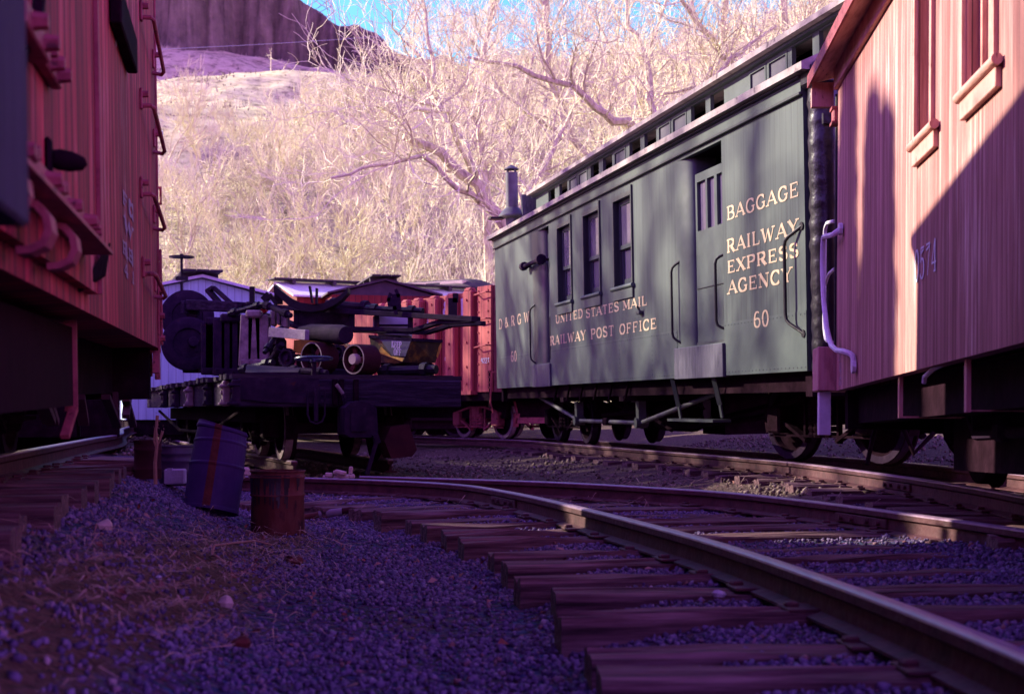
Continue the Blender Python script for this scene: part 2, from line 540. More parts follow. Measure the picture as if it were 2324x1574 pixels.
# glyph: width, strokes ('s' straight, 'c' curved, 'n' thin) and serif points
GL = {
    'A': (5.4, [('s', [(0.4, 0), (2.7, 7)]), ('s', [(2.7, 7), (5.0, 0)]), ('n', [(1.2, 2.3), (4.2, 2.3)])], [(0.4, 0), (5.0, 0)]),
    'B': (4.8, [('s', [(1, 0), (1, 7)]), ('c', [(0.6, 7)] + _el(2.4, 5.3, 1.6, 1.7, 90, -90) + [(1, 3.6)]), ('c', [(1, 3.6)] + _el(2.5, 1.8, 1.9, 1.8, 90, -90) + [(0.6, 0)])], [(1, 0), (1, 7)]),
    'C': (4.9, [('c', _el(2.7, 3.5, 2.2, 3.5, 40, 320, 20)), ('n', [(4.4, 4.8), (4.4, 6.9)])], []),
    'D': (5.1, [('s', [(1, 0), (1, 7)]), ('c', [(0.6, 7)] + _el(2.2, 3.5, 2.4, 3.5, 90, -90) + [(0.6, 0)])], [(1, 0), (1, 7)]),
    'E': (4.6, [('s', [(1, 0), (1, 7)]), ('n', [(0.4, 6.8), (4.1, 6.8)]), ('n', [(1, 3.6), (3.2, 3.6)]), ('n', [(0.4, 0.2), (4.3, 0.2)]), ('n', [(4.0, 6.9), (4.0, 5.3)]), ('n', [(4.2, 0.1), (4.2, 1.8)]), ('n', [(3.2, 2.8), (3.2, 4.4)])], []),
    'F': (4.4, [('s', [(1, 0), (1, 7)]), ('n', [(0.4, 6.8), (4.0, 6.8)]), ('n', [(1, 3.5), (3.1, 3.5)]), ('n', [(3.9, 6.9), (3.9, 5.2)]), ('n', [(3.1, 2.7), (3.1, 4.3)])], [(1, 0)]),
    'G': (5.2, [('c', _el(2.7, 3.5, 2.2, 3.5, 40, 330, 20)), ('s', [(4.4, 0.4), (4.4, 3.0)]), ('n', [(3.3, 3.0), (5.1, 3.0)]), ('n', [(4.4, 4.9), (4.4, 6.8)])], []),
    'I': (2.4, [('s', [(1.2, 0), (1.2, 7)])], [(1.2, 0), (1.2, 7)]),
    'K': (5.0, [('s', [(1, 0), (1, 7)]), ('s', [(1, 2.6), (4.2, 7)]), ('s', [(2.1, 4.1), (4.5, 0)])], [(1, 0), (1, 7), (4.2, 7), (4.5, 0)]),
    'L': (4.4, [('s', [(1, 0), (1, 7)]), ('n', [(0.4, 0.2), (4.1, 0.2)]), ('n', [(4.0, 0.1), (4.0, 1.9)])], [(1, 7)]),
    'M': (6.2, [('n', [(0.9, 0), (0.9, 7)]), ('s', [(0.9, 7), (3.1, 1.2)]), ('s', [(3.1, 1.2), (5.3, 7)]), ('s', [(5.3, 7), (5.3, 0)])], [(0.9, 0), (0.9, 7), (5.3, 0), (5.3, 7)]),
    'N': (5.5, [('n', [(0.9, 0), (0.9, 7)]), ('s', [(0.9, 7), (4.6, 0)]), ('n', [(4.6, 0), (4.6, 7)])], [(0.9, 0), (0.9, 7), (4.6, 7)]),
    'O': (5.2, [('c', _el(2.6, 3.5, 2.1, 3.5, 0, 360, 26))], []),
    'P': (4.7, [('s', [(1, 0), (1, 7)]), ('c', [(0.6, 7)] + _el(2.4, 5.2, 1.8, 1.8, 90, -90) + [(1, 3.4)])], [(1, 0), (1, 7)]),
    'R': (5.1, [('s', [(1, 0), (1, 7)]), ('c', [(0.6, 7)] + _el(2.4, 5.2, 1.7, 1.8, 90, -90) + [(1, 3.4)]), ('s', [(2.5, 3.4), (4.5, 0)])], [(1, 0), (1, 7), (4.5, 0)]),
    'S': (4.4, [('c', _el(2.2, 5.2, 1.6, 1.8, 35, 200, 10) + [(1.5, 4.0), (2.9, 3.2)] + _el(2.2, 1.8, 1.7, 1.8, 25, -150, 10)), ('n', [(3.7, 5.2), (3.7, 6.8)]), ('n', [(0.5, 0.2), (0.5, 1.9)])], []),
    'T': (4.9, [('s', [(2.45, 0), (2.45, 7)]), ('n', [(0.4, 6.8), (4.5, 6.8)]), ('n', [(0.5, 6.9), (0.5, 5.2)]), ('n', [(4.4, 6.9), (4.4, 5.2)])], [(2.45, 0)]),
    'U': (5.3, [('c', [(1, 7), (1, 2.4)] + _el(2.7, 2.4, 1.7, 2.4, 180, 360, 12) + [(4.4, 7)])], [(1, 7), (4.4, 7)]),
    'W': (7.4, [('s', [(0.7, 7), (2.3, 0)]), ('s', [(2.3, 0), (3.7, 6.4)]), ('s', [(3.7, 6.4), (5.1, 0)]), ('s', [(5.1, 0), (6.7, 7)])], [(0.7, 7), (6.7, 7)]),
    'X': (5.0, [('s', [(0.7, 7), (4.3, 0)]), ('s', [(0.7, 0), (4.3, 7)])], [(0.7, 7), (4.3, 0), (0.7, 0), (4.3, 7)]),
    'Y': (5.2, [('s', [(0.6, 7), (2.6, 3.2)]), ('s', [(2.6, 3.2), (4.6, 7)]), ('s', [(2.6, 0), (2.6, 3.3)])], [(0.6, 7), (4.6, 7), (2.6, 0)]),
    '&': (5.6, [('c', [(5.0, 0.1), (1.6, 5.0)] + _el(2.3, 5.7, 0.9, 1.2, 200, -60, 10) + [(1.6, 3.6)] + _el(2.0, 1.8, 1.5, 1.8, 120, 300, 10) + [(4.2, 2.4), (4.6, 3.6)])], []),
    '0': (4.6, [('c', _el(2.3, 3.5, 1.7, 3.5, 0, 360, 26))], []),
    '6': (4.6, [('c', [(3.6, 6.6)] + _el(2.4, 3.5, 1.8, 3.5, 80, 180, 8) + _el(2.3, 2.0, 1.7, 2.0, 180, 500, 18))], []),
    '5': (4.6, [('n', [(1.0, 6.8), (3.8, 6.8)]), ('n', [(1.0, 6.8), (0.9, 3.8)]), ('c', [(0.9, 3.6)] + _el(2.1, 2.2, 1.8, 2.2, 110, -150, 14)), ('s', [(1.0, 5.6), (3.7, 6.3)])], []),
    '7': (4.6, [('s', [(0.9, 5.6), (3.9, 6.2)]), ('n', [(0.7, 6.8), (4.0, 6.8)]), ('s', [(4.0, 6.8), (1.9, 0)])], []),
    '4': (4.8, [('s', [(3.2, 0), (3.2, 7)]), ('n', [(3.2, 7), (0.5, 2.0)]), ('n', [(0.5, 2.0), (4.4, 2.0)])], [(3.2, 0)]),
    '2': (4.4, [('c', _el(2.2, 5.2, 1.5, 1.8, 170, -30, 10) + [(0.7, 0.3)]), ('n', [(0.6, 0.2), (3.9, 0.2)])], []),
    '1': (2.4, [('s', [(1.2, 0), (1.2, 7)])], [(1.2, 0)]),
    '3': (4.4, [('c', _el(2.1, 5.3, 1.4, 1.7, 150, -80, 10) + _el(2.1, 1.8, 1.7, 1.8, 80, -150, 12))], []),
    '8': (4.4, [('c', _el(2.2, 5.3, 1.4, 1.6, 0, 360, 14)), ('c', _el(2.2, 1.9, 1.7, 1.9, 0, 360, 16))], []),
    '9': (4.4, [('c', _el(2.2, 5.0, 1.6, 2.0, -20, 340, 16) + _el(1.6, 3.0, 2.1, 3.0, 10, -70, 6))], []),
}


def ribbon(mb, pts, ws, o3, ex, ez, en, off):
    """flat ribbon of varying width through 2-d points; o3 origin, ex/ez writing axes, en outwards"""
    n = len(pts)
    L, Rr = [], []
    for i in range(n):
        a = pts[max(0, i - 1)]
        b = pts[min(n - 1, i + 1)]
        dx, dy = b[0] - a[0], b[1] - a[1]
        l = math.hypot(dx, dy) or 1
        nx, ny = -dy / l, dx / l
        h = ws[i] / 2
        L.append((pts[i][0] + nx * h, pts[i][1] + ny * h))
        Rr.append((pts[i][0] - nx * h, pts[i][1] - ny * h))
    vs = [o3 + ex * p[0] + ez * p[1] + en * off for p in L + Rr]
    mb.add(vs, [(i, i + 1, n + i + 1, n + i) for i in range(n - 1)])


def lettering(mb, text, o3, ex, ez, en, width, height, bold=1.15, thin=0.42, space=0.7, off=0.004, raggedness=0):
    """text set on a baseline from o3 along ex, fitted to width x height"""
    tot = sum((GL[ch][0] + space) if ch != ' ' else 3.2 for ch in text) - space
    sx, sy = width / tot, height / 7.0
    x = 0.0
    k = 0
    for ch in text:
        if ch == ' ':
            x += 3.2
            continue
        gw, strokes, serifs = GL[ch]
        allst = list(strokes) + [('n', [(px - 0.85, 0.17 if py < 3 else 6.83), (px + 0.85, 0.17 if py < 3 else 6.83)]) for (px, py) in serifs]
        for kind, pts in allst:
            ws = []
            for i in range(len(pts)):
                a = pts[max(0, i - 1)]
                b = pts[min(len(pts) - 1, i + 1)]
                dx, dy = b[0] - a[0], b[1] - a[1]
                l = math.hypot(dx, dy) or 1
                c = abs(dy) / l
                if kind == 'n':
                    q = thin
                elif kind == 's':
                    q = bold if (dx * dy <= 0 or c > 0.985) else thin * 1.15
                else:
                    q = thin + (bold - thin) * c ** 1.4
                ws.append(q)
            p2 = [((x + px) * sx, py * sy) for px, py in pts]
            ribbon(mb, p2, [q * (sx * .5 + sy * .5) for q in ws], o3, ex, ez, en, off + (k % 6) * 0.0002)
            k += 1
        x += gw + space


# ------------------------------------------------------------------ tracks and ground
def smooth_line(pts, n=10):
    """Catmull-Rom through plan points"""
    out = []
    P_ = [np.array(p, float) for p in pts]
    P_ = [2 * P_[0] - P_[1]] + P_ + [2 * P_[-1] - P_[-2]]
    for i in range(1, len(P_) - 2):
        a, b, c, d = P_[i - 1:i + 3]
        for k in range(n):
            t = k / n
            out.append(.5 * ((2 * b) + (-a + c) * t + (2 * a - 5 * b + 4 * c - d) * t * t + (-a + 3 * b - 3 * c + d) * t ** 3))
    out.append(P_[-2])
    return np.array(out)


def offset_line(L, d):
    t = np.gradient(L, axis=0)
    t /= np.linalg.norm(t, axis=1)[:, None]
    return L + np.stack([t[:, 1], -t[:, 0]], 1) * d      # d to the right of travel


LA = smooth_line([(1.12, 0.6), (1.09, 2.2), (1.075, 2.99), (1.047, 3.52), (0.994, 4.146), (0.865, 5.31), (0.679, 6.455), (0.243, 8.58), (-0.10, 9.9), (-0.42, 10.75), (-0.98, 11.42), (-1.71, 11.94), (-2.4, 12.3)])
LB = smooth_line([(2.75, 3.2), (2.52, 5.0), (2.287, 6.36), (1.932, 8.06), (1.53, 9.4), (1.066, 10.2), (0.316, 11.14), (-0.79, 11.95), (-1.3, 12.25)])
LG = smooth_line([(2.35, 2.5), (2.58, 5), (2.73, 7.5), (2.75, 9), (2.66, 11), (2.42, 13.3), (1.56, 17), (0.62, 21), (0.10, 23), (-1.06, 25), (-2.95, 28), (-4.9, 31), (-9, 37)])
LGR = offset_line(LG, 0.97)
LX = smooth_line([(-1.21 - 0.1935 * y, y) for y in (-6, -2, 2, 6, 9, 12)] + [(-4.0, 14.5), (-5.2, 19), (-6.6, 25)])
LXL = offset_line(LX, -1.2)
FYAW = math.atan2(0.33, 0.945)
FORG = P(540, 856, 13.0)
fd = Vector((-math.sin(FYAW), math.cos(FYAW)))
fr_ = Vector((math.cos(FYAW), math.sin(FYAW)))
LF = smooth_line([tuple(Vector((FORG.x, FORG.y)) + fr_ * 0.6 + fd * q) for q in (0.45, 3, 7, 12, 20)])
LFR = offset_line(LF, 0.95)


def dist_to(L, X, Y):
    best = np.full(X.shape, 1e9)
    for i in range(len(L) - 1):
        ax, ay = L[i]
        bx, by = L[i + 1]
        dx, dy = bx - ax, by - ay
        l2 = dx * dx + dy * dy
        t = np.clip(((X - ax) * dx + (Y - ay) * dy) / l2, 0, 1)
        best = np.minimum(best, np.hypot(X - ax - t * dx, Y - ay - t * dy))
    return best


def sstep(a, b, x):
    t = np.clip((x - a) / (b - a), 0, 1)
    return t * t * (3 - 2 * t)


_rng = np.random.RandomState(3)
_wv = [(_rng.uniform(0.3, 2.6), _rng.uniform(0, 6.28), _rng.uniform(0, 6.28)) for _ in range(26)]


def wavy(X, Y, f=1.0):
    z = 0 * X
    for k, a, p in _wv:
        z = z + np.sin((X * math.cos(a) + Y * math.sin(a)) * k * f + p) / (1 + k)
    return z / 6


CFG = smooth_line([(1.9, 0.6), (1.85, 2.2), (1.8, 3.5), (1.69, 5.0), (1.48, 6.4), (1.10, 8.3), (0.70, 9.6), (0.33, 10.45), (-0.33, 11.3), (-1.2, 11.95), (-2.2, 12.5)])


def ztie(Y):
    return 0.058 - 0.0046 * Y


def ground(X, Y):
    X = np.asarray(X, float)
    Y = np.asarray(Y, float)
    base = -0.115 + 0.10 * sstep(11, 16, Y) + 0.018 * wavy(X, Y)
    base = base + 0.10 * sstep(2.0, 5.0, X)
    q_ = X + 0.24 * Y - 6.9
    base = base + sstep(0.4, 3.4, q_) * (0.26 + 0.10 * wavy(X * 1.3, Y * 1.3)) * sstep(6, 10, Y)
    # foreground track: ballast between the ties, shoulder falling away on the left
    d1 = dist_to(CFG, X, Y)
    z1 = ztie(Y) - 0.004 - 0.155 * sstep(1.05, 1.95, d1) + 0.010 * wavy(X, Y, 3)
    # mail-car track on a low bank
    d2 = dist_to((LG + LGR) / 2, X, Y)
    z2 = 0.085 - 0.19 * sstep(0.72, 2.0, d2) + 0.014 * wavy(X, Y, 2)
    # boxcar track on a higher bank
    d3 = dist_to((LX + LXL) / 2, X, Y)
    z3 = 0.30 - 0.42 * sstep(0.85, 2.15, d3) + 0.016 * wavy(X, Y, 2)
    d4 = dist_to((LF + LFR) / 2, X, Y)
    z4 = 0.06 - 0.2 * sstep(0.9, 2.3, d4) + 0.014 * wavy(X, Y, 2)
    k = 0.03
    zs = np.stack([base, z1, z2, z3, z4])
    m = zs.max(0)
    return m + k * np.log(np.exp((zs - m) / k).sum(0)) - 0.01


def axis_pts(lo, hi, fine_lo, fine_hi, fine, grow=1.25):
    a = list(np.arange(fine_lo, fine_hi + 1e-6, fine))
    s = fine
    x = fine_hi
    while x < hi:
        s *= grow
        x += s
        a.append(min(x, hi))
    s = fine
    x = fine_lo
    while x > lo:
        s *= grow
        x -= s
        a.insert(0, max(x, lo))
    return np.array(a)


def grid_mesh(name, xs, ys, zf, m, smooth=True):
    X, Y = np.meshgrid(xs, ys)
    Z = zf(X, Y)
    nx, ny = len(xs), len(ys)
    me = bpy.data.meshes.new(name)
    co = np.stack([X, Y, Z], -1).reshape(-1, 3)
    i = np.arange(nx - 1)
    j = np.arange(ny - 1)
    I, J = np.meshgrid(i, j)
    a = (J * nx + I).ravel()
    q = np.stack([a, a + 1, a + nx + 1, a + nx], 1)
    fast_mesh(me, co, q)
    me.materials.append(m)
    if smooth:
        me.shade_smooth()
    o = bpy.data.objects.new(name, me)
    COL.objects.link(o)
    return o


def fast_mesh(me, co, faces):
    nv, nf, k = len(co), len(faces), faces.shape[1]
    me.vertices.add(nv)
    me.vertices.foreach_set('co', np.ascontiguousarray(co, dtype=np.float32).ravel())
    me.loops.add(nf * k)
    me.loops.foreach_set('vertex_index', np.ascontiguousarray(faces, dtype=np.int32).ravel())
    me.polygons.add(nf)
    me.polygons.foreach_set('loop_start', np.arange(0, nf * k, k, dtype=np.int32))
    me.update(calc_edges=True)
    me.validate()


def ground_material():
    m, nt, b = nodes_of('ground_gravel_and_dirt')
    c = N(nt, 'ShaderNodeTexCoord')
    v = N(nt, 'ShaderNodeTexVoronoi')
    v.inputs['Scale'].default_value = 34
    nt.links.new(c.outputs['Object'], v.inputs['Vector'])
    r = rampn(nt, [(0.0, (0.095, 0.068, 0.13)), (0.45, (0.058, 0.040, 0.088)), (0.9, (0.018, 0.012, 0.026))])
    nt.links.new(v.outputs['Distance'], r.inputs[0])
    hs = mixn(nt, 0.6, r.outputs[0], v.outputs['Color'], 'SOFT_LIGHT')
    n = N(nt, 'ShaderNodeTexNoise')
    n.inputs['Scale'].default_value = 1.3
    n.inputs['Detail'].default_value = 9
    n.inputs['Roughness'].default_value = 0.72
    nt.links.new(c.outputs['Object'], n.inputs['Vector'])
    n3 = N(nt, 'ShaderNodeTexNoise')
    n3.inputs['Scale'].default_value = 26
    n3.inputs['Detail'].default_value = 8
    nt.links.new(c.outputs['Object'], n3.inputs['Vector'])
    dr = rampn(nt, [(0.3, (0.055, 0.030, 0.030)), (0.55, (0.11, 0.078, 0.058)), (0.75, (0.21, 0.16, 0.115))])
    nt.links.new(n3.outputs[0], dr.inputs[0])
    # dirt beyond the foreground track and here and there in the gravel
    sp = N(nt, 'ShaderNodeSeparateXYZ')
    nt.links.new(c.outputs['Object'], sp.inputs[0])
    y2 = mathn(nt, 'ADD', sp.outputs[1], mathn(nt, 'MULTIPLY', sp.outputs[0], 0.62))
    mr_ = N(nt, 'ShaderNodeMapRange')
    mr_.inputs[1].default_value = 10.2
    mr_.inputs[2].default_value = 11.4
    nt.links.new(y2, mr_.inputs[0])
    f2 = rampn(nt, [(0.56, (0, 0, 0)), (0.66, (0.7, 0.7, 0.7))])
    nt.links.new(n.outputs[0], f2.inputs[0])
    fac = mathn(nt, 'MAXIMUM', mr_.outputs[0], f2.outputs[0])
    col = mixn(nt, fac, hs, dr.outputs[0])
    # a trodden strip of reddish dirt left of the foreground track
    xs_ = mathn(nt, 'ADD', mathn(nt, 'ADD', sp.outputs[0], 1.0), mathn(nt, 'MULTIPLY', sp.outputs[1], 0.05))
    xs_ = mathn(nt, 'ADD', mathn(nt, 'ABSOLUTE', xs_), mathn(nt, 'MULTIPLY', n3.outputs[0], 0.35))
    m3 = N(nt, 'ShaderNodeMapRange')
    m3.inputs[1].default_value = 0.52
    m3.inputs[2].default_value = 0.36
    nt.links.new(xs_, m3.inputs[0])
    rdirt = rampn(nt, [(0.3, (0.05, 0.022, 0.016)), (0.6, (0.11, 0.056, 0.04))])
    nt.links.new(n3.outputs[0], rdirt.inputs[0])
    m4 = mathn(nt, 'MULTIPLY', m3.outputs[0], mathn(nt, 'LESS_THAN', sp.outputs[1], 10.0))
    col = mixn(nt, m4, col, rdirt.outputs[0])
    nt.links.new(col, b.inputs['Base Color'])
    b.inputs['Roughness'].default_value = 0.95
    b.inputs['Specular IOR Level'].default_value = 0.1
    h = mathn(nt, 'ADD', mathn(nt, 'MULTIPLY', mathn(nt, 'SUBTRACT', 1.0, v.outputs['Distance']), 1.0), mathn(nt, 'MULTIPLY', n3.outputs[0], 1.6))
    bb = N(nt, 'ShaderNodeBump')
    bb.inputs['Strength'].default_value = 0.9
    bb.inputs['Distance'].default_value = 0.02
    nt.links.new(h, bb.inputs['Height'])
    nt.links.new(bb.outputs[0], b.inputs['Normal'])
    return m


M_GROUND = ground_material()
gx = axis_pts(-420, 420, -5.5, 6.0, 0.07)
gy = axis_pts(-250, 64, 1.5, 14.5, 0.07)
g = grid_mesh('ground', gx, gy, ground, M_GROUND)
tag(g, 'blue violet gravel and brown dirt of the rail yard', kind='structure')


# ------------------------------------------------------------------ hill with its rimrock cliff
def hill_z(X, Y):
    X = np.asarray(X, float)
    Y = np.asarray(Y, float)
    Ye = Y + 0.6 * (np.clip(X, -160, 90) + 50) * sstep(60, 115, Y) * (1 - sstep(225, 292, Y))
    base = np.interp(Ye, [58, 66, 100, 255, 272, 300, 306, 420, 700], [-0.4, 0.6, 10, 62, 66, 79, 80, 90, 96])
    # the mesa sinks towards the right and its rim wanders
    fall = np.interp(X, [-260, -110, -74, -38, -24, -6, 14, 60, 260], [1.12, 1.05, 1.0, 0.92, 0.895, 0.875, 0.86, 0.82, 0.7])
    z = base * fall
    rim = 302 + 5 * np.sin(X * 0.11) + 3 * np.sin(X * 0.31 + 1) + 1.5 * np.sin(X * 0.83)
    ch = np.interp(X, [-260, -90, -60, -38, -24, -6, 14, 260], [28, 24, 19.5, 12.5, 6.5, 3.5, 3, 2])
    ch = ch + 0.8 * np.sin(X * 0.35) + 0.5 * np.sin(X * 0.9 + 2)
    col = 1.6 * np.abs(np.sin(X * 0.55 + 0.6 * np.sin(X * 0.21))) + 0.9 * np.abs(np.sin(X * 1.3 + 1))
    z = z + ch * sstep(-1.5, 1.5, Y - rim - col)
    z = z + 1.6 * wavy(X * 0.08, Y * 0.08) * 6 * sstep(70, 130, Y) * (1 - sstep(280, 300, Y))
    z = z + 0.55 * wavy(X * 0.5, Y * 0.5) * sstep(90, 140, Y)
    return z


def hill_material():
    m, nt, b = nodes_of('dry_hillside')
    c = N(nt, 'ShaderNodeTexCoord')
    gnode = N(nt, 'ShaderNodeNewGeometry')
    n = N(nt, 'ShaderNodeTexNoise')
    n.inputs['Scale'].default_value = 0.35
    n.inputs['Detail'].default_value = 12
    n.inputs['Roughness'].default_value = 0.75
    nt.links.new(c.outputs['Object'], n.inputs['Vector'])
    r = rampn(nt, [(0.38, (0.26, 0.23, 0.13)), (0.47, (0.62, 0.60, 0.32)), (0.64, (0.84, 0.83, 0.46))])
    nt.links.new(n.outputs[0], r.inputs[0])
    mp = N(nt, 'ShaderNodeMapping')
    mp.inputs[3].default_value = (0.6, 0.6, 0.05)
    nt.links.new(c.outputs['Object'], mp.inputs[0])
    n2 = N(nt, 'ShaderNodeTexNoise')
    n2.inputs['Scale'].default_value = 1.0
    n2.inputs['Detail'].default_value = 9
    nt.links.new(mp.outputs[0], n2.inputs['Vector'])
    rk = rampn(nt, [(0.35, (0.09, 0.075, 0.06)), (0.55, (0.23, 0.19, 0.145)), (0.7, (0.42, 0.35, 0.26))])
    n4 = N(nt, 'ShaderNodeTexVoronoi')
    n4.inputs['Scale'].default_value = 0.28
    mp4 = N(nt, 'ShaderNodeMapping')
    mp4.inputs[3].default_value = (1.6, 1.6, 0.55)
    nt.links.new(c.outputs['Object'], mp4.inputs[0])
    nt.links.new(mp4.outputs[0], n4.inputs['Vector'])
    sm4 = mathn(nt, 'ADD', mathn(nt, 'MULTIPLY', n2.outputs[0], 0.40), mathn(nt, 'ADD', mathn(nt, 'MULTIPLY', n.outputs[0], 0.42), mathn(nt, 'MULTIPLY', n4.outputs['Distance'], 0.14)))
    nt.links.new(sm4, rk.inputs[0])
    sp = N(nt, 'ShaderNodeSeparateXYZ')
    nt.links.new(gnode.outputs['Normal'], sp.inputs[0])
    steep = rampn(nt, [(0.60, (1, 1, 1)), (0.84, (0, 0, 0))])
    nt.links.new(sp.outputs[2], steep.inputs[0])
    col = mixn(nt, steep.outputs[0], r.outputs[0], rk.outputs[0])
    nt.links.new(col, b.inputs['Base Color'])
    b.inputs['Roughness'].default_value = 1.0
    b.inputs['Specular IOR Level'].default_value = 0.0
    bb = N(nt, 'ShaderNodeBump')
    bb.inputs['Strength'].default_value = 1.0
    bb.inputs['Distance'].default_value = 0.9
    nt.links.new(n.outputs[0], bb.inputs['Height'])
    nt.links.new(bb.outputs[0], b.inputs['Normal'])
    return m


hx = axis_pts(-600, 600, -150, 60, 0.55, 1.15)
hy = np.concatenate([np.linspace(58, 130, 60), np.linspace(131, 294, 150), np.linspace(294.6, 316, 50), np.linspace(318, 700, 50)])
h = grid_mesh('hillside', hx, hy, hill_z, hill_material())
tag(h, 'dry grassy hill with a dark rimrock cliff along its top', kind='structure')

# ------------------------------------------------------------------ trees
def perp(d, rng):
    v = Vector((rng.gauss(0, 1), rng.gauss(0, 1), rng.gauss(0, 1)))
    v = v - d * v.dot(d)
    return v.normalized() if v.length > 1e-6 else d.orthogonal().normalized()


RMIN = 0.0058


def grow(big, fine, p, d, length, r, lev, rng, maxlev, spread=0.75, up=0.12, kidsn=(3, 5), sub=0.62, thick=0.02):
    """one bending branch and, from along it, its own branches"""
    n = 5 if lev < 2 else (4 if lev < maxlev else 3)
    pts, rad = [Vector(p)], [r]
    q = Vector(p)
    dd = Vector(d).normalized()
    for i in range(n):
        dd = (dd + perp(dd, rng) * (0.16 + 0.05 * lev) + Vector((0, 0, up * (0.6 if lev < 2 else 1.0)))).normalized()
        q = q + dd * (length / n)
        pts.append(q.copy())
        rad.append(max(r * (1 - 0.72 * (i + 1) / n), RMIN if lev == maxlev else RMIN * 1.3))
    tgt = big if r > thick else fine
    tgt.tube(pts, rad, 7 if r > 0.12 else (5 if r > thick else 3), caps=False)
    if lev >= maxlev:
        return
    kn = rng.randint(*kidsn) + (1 if lev < maxlev - 1 else 2)
    for k in range(kn):
        t = rng.uniform(0.28, 1.0) if k else 1.0
        i = min(n - 1, int(t * n))
        pp = pts[i].lerp(pts[i + 1], t * n - i) if i < n else pts[-1]
        rr = rad[i] * 0.66 if k else rad[-1] * 1.6
        ddk = ((pts[i + 1] - pts[i]).normalized() + perp(dd, rng) * rng.uniform(spread * 0.6, spread * 1.35)).normalized()
        grow(big, fine, pp, ddk, length * sub * rng.uniform(0.7, 1.2), min(rr, r * 0.7), lev + 1, rng, maxlev, spread, up, kidsn, sub, thick)


def make_tree(seed, height, r, maxlev, trunk_frac=0.28, limbs=5, spread=0.75, up=0.12, kidsn=(3, 5), thick=0.02, mt=None, mc=None, name='cottonwood_tree', lean=0.1):
    rng = random.Random(seed)
    big, fine = MB(), MB()
    th = height * trunk_frac
    top = Vector((rng.uniform(-lean, lean) * th, rng.uniform(-lean, lean) * th, th))
    big.tube([(0, 0, -0.3), top * 0.35 + Vector((rng.uniform(-.1, .1), 0, 0)), top * 0.7, top], [r * 1.35, r, r * 0.9, r * 0.85], 9, caps=False)
    for k in range(limbs):
        a = 2 * math.pi * (k + rng.uniform(-.3, .3)) / limbs
        d = Vector((math.cos(a) * 0.62, math.sin(a) * 0.62, rng.uniform(0.6, 1.3))).normalized()
        grow(big, fine, top * rng.uniform(0.75, 1.0), d, height * 0.42 * rng.uniform(0.75, 1.1), r * 0.55, 1, rng, maxlev, spread, up, kidsn, 0.6, thick)
    t = empty(name)
    big.build('trunk', mt or M_BARK, t, smooth=True)
    fine.build('crown', mc or M_TWIG, t)
    return t


def limb_tree(name, limbs, seed, maxlev, label, dens=1.0, group=None, base=None, tw=None):
    """a tree whose main limbs follow given paths: [(points, r0, r1)], the rest grown from them"""
    rng = random.Random(seed)
    big, fine = MB(), MB()
    if base is None:
        base = limbs[0][0][0]
    base = Vector(base)
    for pts, r0, r1 in limbs:
        pts = [Vector(q) - base for q in pts]
        # resample with a little wander
        sm = []
        for i in range(len(pts) - 1):
            for k in range(3):
                sm.append(pts[i].lerp(pts[i + 1], k / 3) + (Vector((rng.gauss(0, .04), rng.gauss(0, .04), rng.gauss(0, .04))) if (i or k) else Vector((0, 0, 0))))
        sm.append(pts[-1])
        n = len(sm)
        rad = [r0 + (r1 - r0) * i / (n - 1) for i in range(n)]
        big.tube(sm, rad, 8, caps=True)
        L = sum((sm[i + 1] - sm[i]).length for i in range(n - 1))
        cnt = int(L * 2.4 * dens)
        for k in range(cnt):
            t = rng.uniform(0.12, 1.0)
            i = min(n - 2, int(t * (n - 1)))
            pp = sm[i].lerp(sm[i + 1], t * (n - 1) - i)
            d0 = (sm[i + 1] - sm[i]).normalized()
            d = (d0 * rng.uniform(0.2, 0.9) + perp(d0, rng) * rng.uniform(0.5, 1.0) + Vector((0, 0, rng.uniform(0, 0.6)))).normalized()
            rr = min(rad[i] * 0.5, rng.uniform(0.02, 0.05))
            grow(big, fine, pp, d, rng.uniform(0.9, 2.4), rr, 2, rng, maxlev, 0.8, 0.10, (3, 4), 0.62, 0.03)
    t = empty(name, Matrix.Translation(base), label, 'tree', group)
    big.build('trunk', M_BARK, t, smooth=True)
    fine.build('crown', tw or M_TWIG, t)
    return t


def tp(pts, Y, dY=0.0):
    n = len(pts)
    return [P(u, v, Y + dY * i / max(1, n - 1)) for i, (u, v) in enumerate(pts)]


TREES = 'bare cottonwoods beyond the mail car'
YT = 36.0
limb_tree('cottonwood_tree', [
    (tp([(1580, 930), (1572, 760), (1560, 560), (1530, 450), (1495, 350)], YT), 0.231, 0.149),
    (tp([(1495, 350), (1440, 300), (1370, 262), (1300, 195), (1180, 150), (1060, 130)], YT, -3), 0.150, 0.031),
    (tp([(1495, 350), (1478, 240), (1470, 150), (1430, 60), (1400, -60)], YT, 2), 0.136, 0.043),
    (tp([(1495, 350), (1560, 260), (1610, 190), (1680, 120), (1760, 60)], YT, 2), 0.116, 0.037),
    (tp([(1560, 560), (1480, 520), (1420, 460), (1330, 440), (1240, 470)], YT, -4), 0.116, 0.031),
    (tp([(1530, 450), (1500, 380), (1440, 200), (1380, 100), (1330, 10)], YT, 3), 0.102, 0.031),
], 11, 4, 'large bare cottonwood forking behind the middle of the green mail car', base=P(1580, 930, YT))
